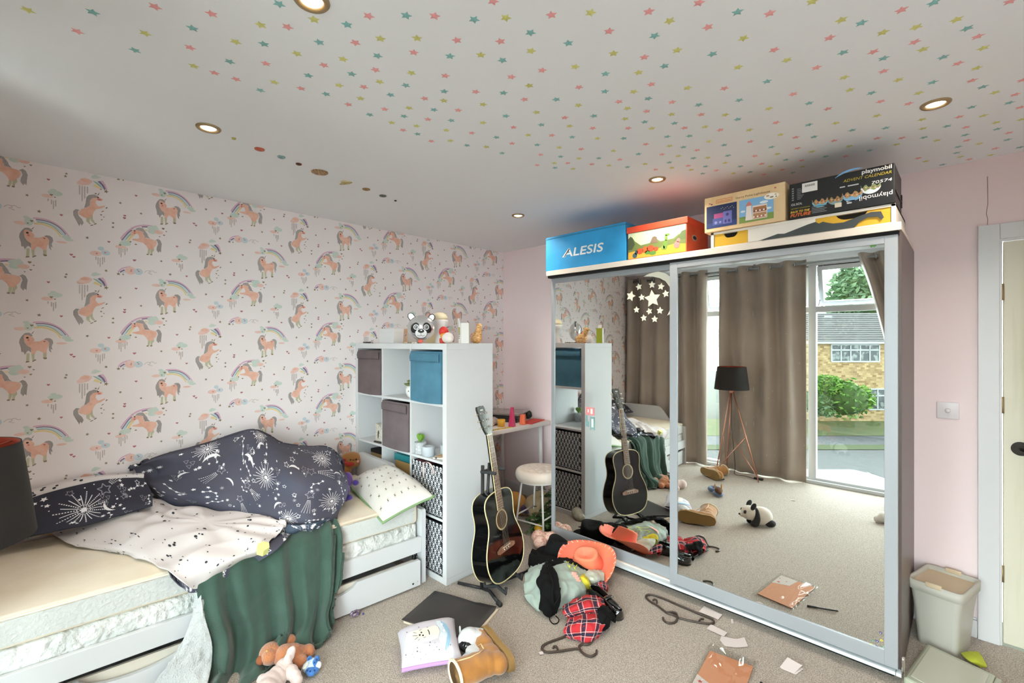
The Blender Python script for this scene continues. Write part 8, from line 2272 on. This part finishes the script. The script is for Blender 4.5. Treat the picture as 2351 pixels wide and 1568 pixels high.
curtain('taupe eyelet curtain with pale dusty marks hanging behind the tripod lamp', 1.30, 2.165, 0.23, ph=1.1, pull=lambda a, z: (-0.0 if a > 0.5 else -0.02 * math.sin(min(1.0, z / 1.3) * PI)))
curtain('taupe eyelet curtain swept back from the open window pane, furthest from the bed', 2.60, 3.22, 0.15, skew=lambda a, z: (1 - a) * 0.30 * max(0.0, min(1.0, (RZ_ - z) / 1.3)) ** 0.8, ph=0.2)
# pale marks on the curtain behind the lamp belong to that curtain's cloth
cur2 = [o for o in COL.objects if o.get('label', '').startswith('taupe eyelet curtain with pale')][0]
b = MB(); R = random.Random(3)
dr_ = [c for c in cur2.children if c.name.startswith('drape')][0]
vs_ = [v.co.copy() for v in dr_.data.vertices]
ns_ = [v.normal.copy() for v in dr_.data.vertices]
for i in range(70):
    k = R.randrange(len(vs_))
    if vs_[k].z > 1.3 and R.random() < .7:
        continue
    nrm = ns_[k] if ns_[k].y > 0 else -ns_[k]
    up = Vector((0, 0, 1)); sd = nrm.cross(up).normalized()
    r1, r2 = R.uniform(.003, .009), R.uniform(.004, .045 if i < 12 else .010)
    b.add([vs_[k] + nrm * 0.004 + sd * (r1 * math.cos(q)) + up * (r2 * math.sin(q)) for q in [2 * PI * j / 8 for j in range(8)]], [tuple(range(8))], mat('curtain_stain', '#b9b0a8', 0.8))
b.build('stain', cur2)
# ------------------------------------------------------------------ tripod floor lamp
LX, LY = 1.50, -0.19
t = thing('floor_lamp', 'tripod floor lamp with copper legs and black shade in front of the curtain', 'floor lamp', (LX, LY, 0))
M_COP = mat('copper', '#c98a72', 0.28, metal=0.9)
feet = [(-0.13, 0.12), (0.30, 0.08), (-0.10, -0.13)]
hub = Vector((0, 0, 0.93))
for fx_, fy_ in feet:
    b = MB(); b.tube([(fx_, fy_, 0.004), tuple(hub + Vector((fx_ * 0.06, fy_ * 0.06, 0)))], 0.006, M_COP, 10); b.build('leg', t)
for i in range(3):
    f, g_ = feet[i], feet[(i + 1) % 3]
    b = MB(); b.tube([(f[0] * 0.95, f[1] * 0.95, 0.06), (g_[0] * 0.52 + 0.0, g_[1] * 0.52, 0.45)], 0.0035, M_COP, 8); b.build('brace', t)
b = MB(); b.lathe([(0.02, 0.915), (0.022, 0.95), (0.012, 0.96), (0.012, 0.99), (0.02, 0.995), (0.02, 1.03), (0.0, 1.035)], M_COP, 16); b.build('hub', t)
b = MB()
M_SHB, M_SHC = mat('shade_black', '#1b1714', 0.85, bump=(500, 0.2, 0.001)), mat('shade_copper', '#a8442e', 0.4, metal=0.5)
prof = lambda o: [(0.178 - o, 0.955), (0.164 - o, 1.08), (0.148 - o, 1.205)]
b.lathe(prof(0.0), M_SHB, 48, cap=False); b.lathe(prof(0.003)[::-1], M_SHC, 48, cap=False)
b.lathe([(0.145, 1.205), (0.148, 1.206)], M_SHB, 48, cap=False); b.lathe([(0.178, 0.955), (0.175, 0.955)], M_SHB, 48, cap=False)
b.build('lamp_shade', t)
for zz, r_ in ((1.195, 0.145),):
    b = MB()
    for i in range(3):
        a = 2 * PI * i / 3
        b.tube([(0, 0, zz - 0.03), (r_ * math.cos(a), r_ * math.sin(a), zz)], 0.002, M_COP, 6)
    b.build('shade_spider', t)
b = MB(); b.lathe([(0.013, 1.035), (0.016, 1.06), (0.03, 1.10), (0.028, 1.125), (0.012, 1.14), (0, 1.142)], mat('bulb_white', '#f0ece4', 0.3), 18); b.build('bulb', t)
b = MB(); b.tube(spline([Vector((0.0, 0.0, 0.93)), Vector((0.01, 0.02, 0.55)), Vector((0.03, -0.02, 0.12)), Vector((0.02, -0.04, 0.012)), Vector((0.12, -0.06, 0.006)), Vector((0.24, -0.02, 0.006))], 30), 0.003, M_BLACK, 6); b.build('cord', t)
b = MB(); b.rbox((0.22, -0.05, 0.001), (0.31, -0.015, 0.022), 0.006, M_BLACK); b.build('foot_switch', t)
# ================================================================== what stands outside the window (seen in the mirror)
GZ = -2.75
def UM(u, v, d):          # point at depth d along a ray after the mirror
    p = CAM + ray(u, v) * d
    return Vector((p.x, 2 * YD - p.y, p.z))
EXR, EXN = Vector((RGT.x, -RGT.y, 0)), Vector((-FWD.x, FWD.y, 0))      # the house's own right and facing directions
D0 = 23.0
o0 = UM(1852, HZ, D0); o0.z = GZ
def HM(x, y, z):
    return o0 + EXR * x - EXN * y + Vector((0, 0, z))
MH = frame(o0, EXR, Vector((-EXN.x, -EXN.y, 0)))
if MH[2][2] < 0:
    pass
def hb(b, lo, hi, m):
    vs = [HM(x, y, z) for x, y, z in ((lo[0], lo[1], lo[2]), (hi[0], lo[1], lo[2]), (hi[0], hi[1], lo[2]), (lo[0], hi[1], lo[2]), (lo[0], lo[1], hi[2]), (hi[0], lo[1], hi[2]), (hi[0], hi[1], hi[2]), (lo[0], hi[1], hi[2]))]
    b.add(vs, [(0, 3, 2, 1), (4, 5, 6, 7), (0, 1, 5, 4), (1, 2, 6, 5), (2, 3, 7, 6), (3, 0, 4, 7)], m)
def brick_mat():
    m = mat('house_brick', '#8f7350', 0.9)
    t = m.node_tree; bs = t.nodes['Principled BSDF']
    tc_ = t.nodes.new('ShaderNodeTexCoord'); mp = t.nodes.new('ShaderNodeMapping'); br = t.nodes.new('ShaderNodeTexBrick')
    mp.inputs['Rotation'].default_value = (PI / 2, 0, 0)
    mp.inputs['Scale'].default_value = (1, 1, 1)
    br.inputs['Scale'].default_value = 2.6
    br.inputs['Color1'].default_value = lin('#8f7048'); br.inputs['Color2'].default_value = lin('#c4a97c'); br.inputs['Mortar'].default_value = lin('#9d9078'); br.inputs['Mortar Size'].default_value = 0.012
    t.links.new(tc_.outputs['Object'], mp.inputs[0]); t.links.new(mp.outputs[0], br.inputs[0]); t.links.new(br.outputs[0], bs.inputs['Base Color'])
    return m
h = thing('house', 'brick house with grey tiled roof and white windows across the street', 'house', o0)
h.rotation_euler = (0, 0, math.atan2(-EXR.y, -EXR.x))
def hl(name, build_, parent=None, **k):
    b = MB(); build_(b)
    for v in b.v:
        v.x = -v.x
    b.f = [f[::-1] for f in b.f]
    return b.build(name, parent or h, **k)
HW, HE = 9.0, 4.22
# local frame of the house: x along the front, y to the back, z up
hl('wall', lambda b: (b.box((0.25, 0.0, 0), (HW, 6.0, HE), brick_mat()), b.prism([(0.0, HE), (6.0, HE), (3.0, HE + 1.6)], -HW, -0.25, brick_mat(), Matrix(((0, 0, -1, 0), (1, 0, 0, 0), (0, 1, 0, 0), (0, 0, 0, 1))))))
def roof(b):
    m = mat('roof_tile', '#5f5d5d', 0.9, mix=('#4f4d4d', 9, .4, .6, (0.3, 6, 1)))
    for k in range(14):
        y0, y1 = -0.3 + 3.3 * k / 14, -0.3 + 3.3 * (k + 1) / 14
        z0, z1 = HE + 0.02 + 1.62 * k / 14, HE + 0.02 + 1.62 * (k + 1) / 14
        b.add([(-0.05, y0, z0 + 0.05), (HW + 0.2, y0, z0 + 0.05), (HW + 0.2, y1, z1 + 0.012), (-0.05, y1, z1 + 0.012), (-0.05, y0, z0 - 0.02), (HW + 0.2, y0, z0 - 0.02)], [(0, 1, 2, 3), (4, 5, 1, 0)], m)
    b.add([(-0.05, 6.3, HE), (HW + 0.2, 6.3, HE), (HW + 0.2, 3.0, HE + 1.66), (-0.05, 3.0, HE + 1.66)], [(0, 1, 2, 3)], m)
hl('roof', roof)
hl('gutter', lambda b: (b.box((-0.05, -0.36, HE - 0.06), (HW + 0.2, -0.26, HE + 0.04), mat('gutter_white', '#a9acae', 0.5)), b.box((-0.06, -0.36, HE - 0.05), (0.0, 3.0, HE + 0.06), mat('gutter_white', '#a9acae', 0.5), )))
def hwin(x0, x1, z0, z1, n):
    f = hl('window', lambda b: [b.box((x0 + (x1 - x0) * i / n - 0.03, -0.04, z0), (x0 + (x1 - x0) * i / n + 0.03, 0.02, z1), mat('frame_white', '#b5b8ba', 0.4)) for i in range(n + 1)] + [b.box((x0, -0.04, z - 0.035), (x1, 0.02, z + 0.035), mat('frame_white', '#b5b8ba', 0.4)) for z in (z0, z0 + (z1 - z0) * 0.68, z1)])
    hl('pane', lambda b: b.box((x0, -0.015, z0), (x1, -0.005, z1), mat('house_glass', '#4a5054', 0.08, mix=('#8f9694', 3, .5, .6))), f)
s_ = D0 / FPX
hwin((1908 - 1852) * s_, (2018 - 1852) * s_, (HZ - 830) * s_ + CAM.z - GZ, (HZ - 791) * s_ + CAM.z - GZ, 5)
hwin((1994 - 1852) * s_, (2034 - 1852) * s_, (HZ - 940) * s_ + CAM.z - GZ, (HZ - 893) * s_ + CAM.z - GZ, 2)
# ground, road, pavement
M_ASP = mat('asphalt', '#3c3e40', 0.95, mix=('#454749', 8, .4, .6))
def strip(name, d0, d1, z, m, thick=0.05):
    b = MB()
    c0, c1 = UM(1850, HZ, d0), UM(1850, HZ, d1)
    A = [c0 - EXR * 30, c0 + EXR * 30, c1 + EXR * 30, c1 - EXR * 30]
    vs = [Vector((p.x, p.y, z)) for p in A] + [Vector((p.x, p.y, z - thick)) for p in A]
    b.add(vs, [(0, 1, 2, 3), (7, 6, 5, 4), (0, 4, 5, 1), (1, 5, 6, 2), (2, 6, 7, 3), (3, 7, 4, 0)], m)
    return struct(b.build(name))
def slopestrip(name, d0, d1, z0, z1, m):
    b = MB()
    c0, c1 = UM(1850, HZ, d0), UM(1850, HZ, d1)
    b.add([Vector((p.x, p.y, z)) for p, z in ((c0 - EXR * 30, z0), (c0 + EXR * 30, z0), (c1 + EXR * 30, z1), (c1 - EXR * 30, z1))], [(0, 1, 2, 3)], m)
    return b.build(name)
strip('bounce_ground', 5.6, 12.6, GZ - 0.01, mat('bounce_pale', '#e2e0dc', 0.95, mix=('#dad8d3', 3, .4, .6)))  # added pale strip, unseen in the mirror, bounces daylight up to the ceiling
strip('road', 12.6, 18.2, GZ - 0.02, M_ASP)
strip('pavement', 18.6, 20.6, GZ + 0.05, mat('pavement', '#45474b', 0.95, mix=('#3e4044', 6, .4, .6)))
g_ = slopestrip('grass_verge', 18.2, 18.7, GZ, GZ + 0.08, mat('verge', '#2f4420', 0.95, mix=('#444828', 20, .4, .6))); g_['kind'] = 'stuff'; g_['label'] = 'weedy green strip of grass along the kerb outside'; g_['category'] = 'grass'
g_ = slopestrip('lawn_grass', 20.6, 23.4, GZ + 0.06, GZ + 0.35, mat('lawn', '#435427', 0.95, mix=('#5c5a33', 3, .35, .7))); g_['kind'] = 'stuff'; g_['label'] = 'front lawn sloping up to the brick house opposite'; g_['category'] = 'grass'
strip('ground', -4.0, 70, GZ - 0.09, mat('far_ground', '#33382a', 0.95))
# bush, shrubs, tree built from many leaves
def leafy(name, label, cat, c, rad, n, ls, cols, seed, trunk=None, lumps=6):
    R = random.Random(seed)
    t = thing(name, label, cat, (c.x, c.y, GZ))
    cl = [(Vector((0, 0, c.z - GZ)), 1.0)] + [(Vector((R.uniform(-1, 1) * rad[0] * .6, R.uniform(-1, 1) * rad[1] * .6, c.z - GZ + R.uniform(-.6, .7) * rad[2])), R.uniform(.4, .65)) for _ in range(lumps)]
    b = MB()
    for i in range(n):
        q, s = R.choice(cl)
        d = Vector((R.gauss(0, 1), R.gauss(0, 1), R.gauss(0, 1))).normalized() * R.uniform(0.75, 1.05)
        p = q + Vector((d.x * rad[0] * s, d.y * rad[1] * s, d.z * rad[2] * s))
        if p.z < 0.02:
            continue
        a = Vector((R.gauss(0, 1), R.gauss(0, 1), R.gauss(0, .6))).normalized() * ls * R.uniform(.6, 1.3)
        bb = a.cross(Vector((R.gauss(0, 1), R.gauss(0, 1), R.gauss(0, 1)))).normalized() * ls * .45
        b.add([p - a, p + bb, p + a, p - bb], [(0, 1, 2, 3)], mat('leaf' + (cc := R.choice(cols)), cc, 0.8))
    b.build('foliage', t)
    b = MB()
    for q, s in cl:
        b.ell(q, (rad[0] * s * .8, rad[1] * s * .8, rad[2] * s * .8), mat('leaf_core', '#48602f', 0.95), n=12, k=8)
    b.build('inner_foliage', t)
    if trunk:
        b = MB(); b.tube([(0, 0, 0), (0.05, 0, c.z - GZ - rad[2] * .5)], [trunk, trunk * .7], mat('bark', '#4a3f33', 0.95), 10); b.build('trunk', t)
    return t
leafy('bush', 'large bright green bush in front of the brick house', 'bush', UM(1938, 915, 21.3), (1.15, 0.9, 0.95), 3000, 0.12, ['#5d8a34', '#6f9a3f', '#4c7530', '#7fa64a'], 1)
leafy('bush', 'grey-green shrub at the window-frame side of the bush outside', 'bush', UM(1876, 925, 21.6), (0.75, 0.6, 0.6), 1200, 0.11, ['#5f7d4f', '#6f8f5c', '#54714a'], 2)
leafy('tree', 'big leafy tree rising behind the roof across the street', 'tree', UM(1975, 690, 38), (2.6, 2.4, 2.5), 5000, 0.30, ['#6a8a64', '#78986f', '#5d7c58', '#86a57c'], 3, trunk=0.3, lumps=9)
# parked car
t = thing('car', 'pale silver car parked below the window', 'car', UM(1975, 1085, 9.6))
t.location.z = GZ; t.rotation_euler = (0, 0, math.atan2(EXR.y, EXR.x))
M_CARP = mat('car_paint', '#7d898d', 0.5)
prof = [(-2.0, 0.25), (2.0, 0.25), (2.05, 0.55), (1.95, 0.85), (1.15, 0.95), (0.55, 1.38), (0.2, 1.46), (-0.9, 1.46), (-1.35, 1.36), (-1.95, 0.98), (-2.05, 0.6)]
b = MB()
rows = []
for k in range(13):
    s = -1 + 2 * k / 12
    rows.append([Vector((x, s * 0.82 * (1 - 0.18 * max(0, (z - 0.8) / 0.66)) , z - 0.07 * s ** 4 * (1 if z > 1.2 else 0.3))) for x, z in prof])
b.grid([r + [r[0]] for r in rows], M_CARP); b.add(rows[0], [tuple(range(len(prof)))], M_CARP); b.add(rows[-1], [tuple(range(len(prof)))[::-1]], M_CARP); b.build('car_body', t, bevel=0.03)
for sg in (-1, 1):
    b = MB(); b.add([(0.95, sg * 0.80, 0.98), (0.45, sg * 0.735, 1.36), (-0.9, sg * 0.73, 1.38), (-1.3, sg * 0.76, 1.25), (-1.5, sg * 0.80, 0.98)], [(0, 1, 2, 3, 4)], mat('car_glass', '#2c3236', 0.05)); b.build('side_window', t, solid=0.02, soff=0)
b = MB(); b.add([(1.14, -0.62, 0.965), (1.14, 0.62, 0.965), (0.57, 0.58, 1.385), (0.57, -0.58, 1.385)], [(0, 1, 2, 3)], mat('car_glass', '#2c3236', 0.05)); b.build('windscreen', t, solid=0.02, soff=0)
for x in (-1.25, 1.25):
    for sg in (-1, 1):
        b = MB(); b.lathe([(0.0, -0.1), (0.2, -0.1), (0.31, -0.07), (0.31, 0.07), (0.2, 0.1), (0, 0.1)], mat('tyre', '#1d1d1e', 0.8), 24, TR(x, sg * 0.78, 0.31, rx=PI / 2)); b.build('wheel', t)
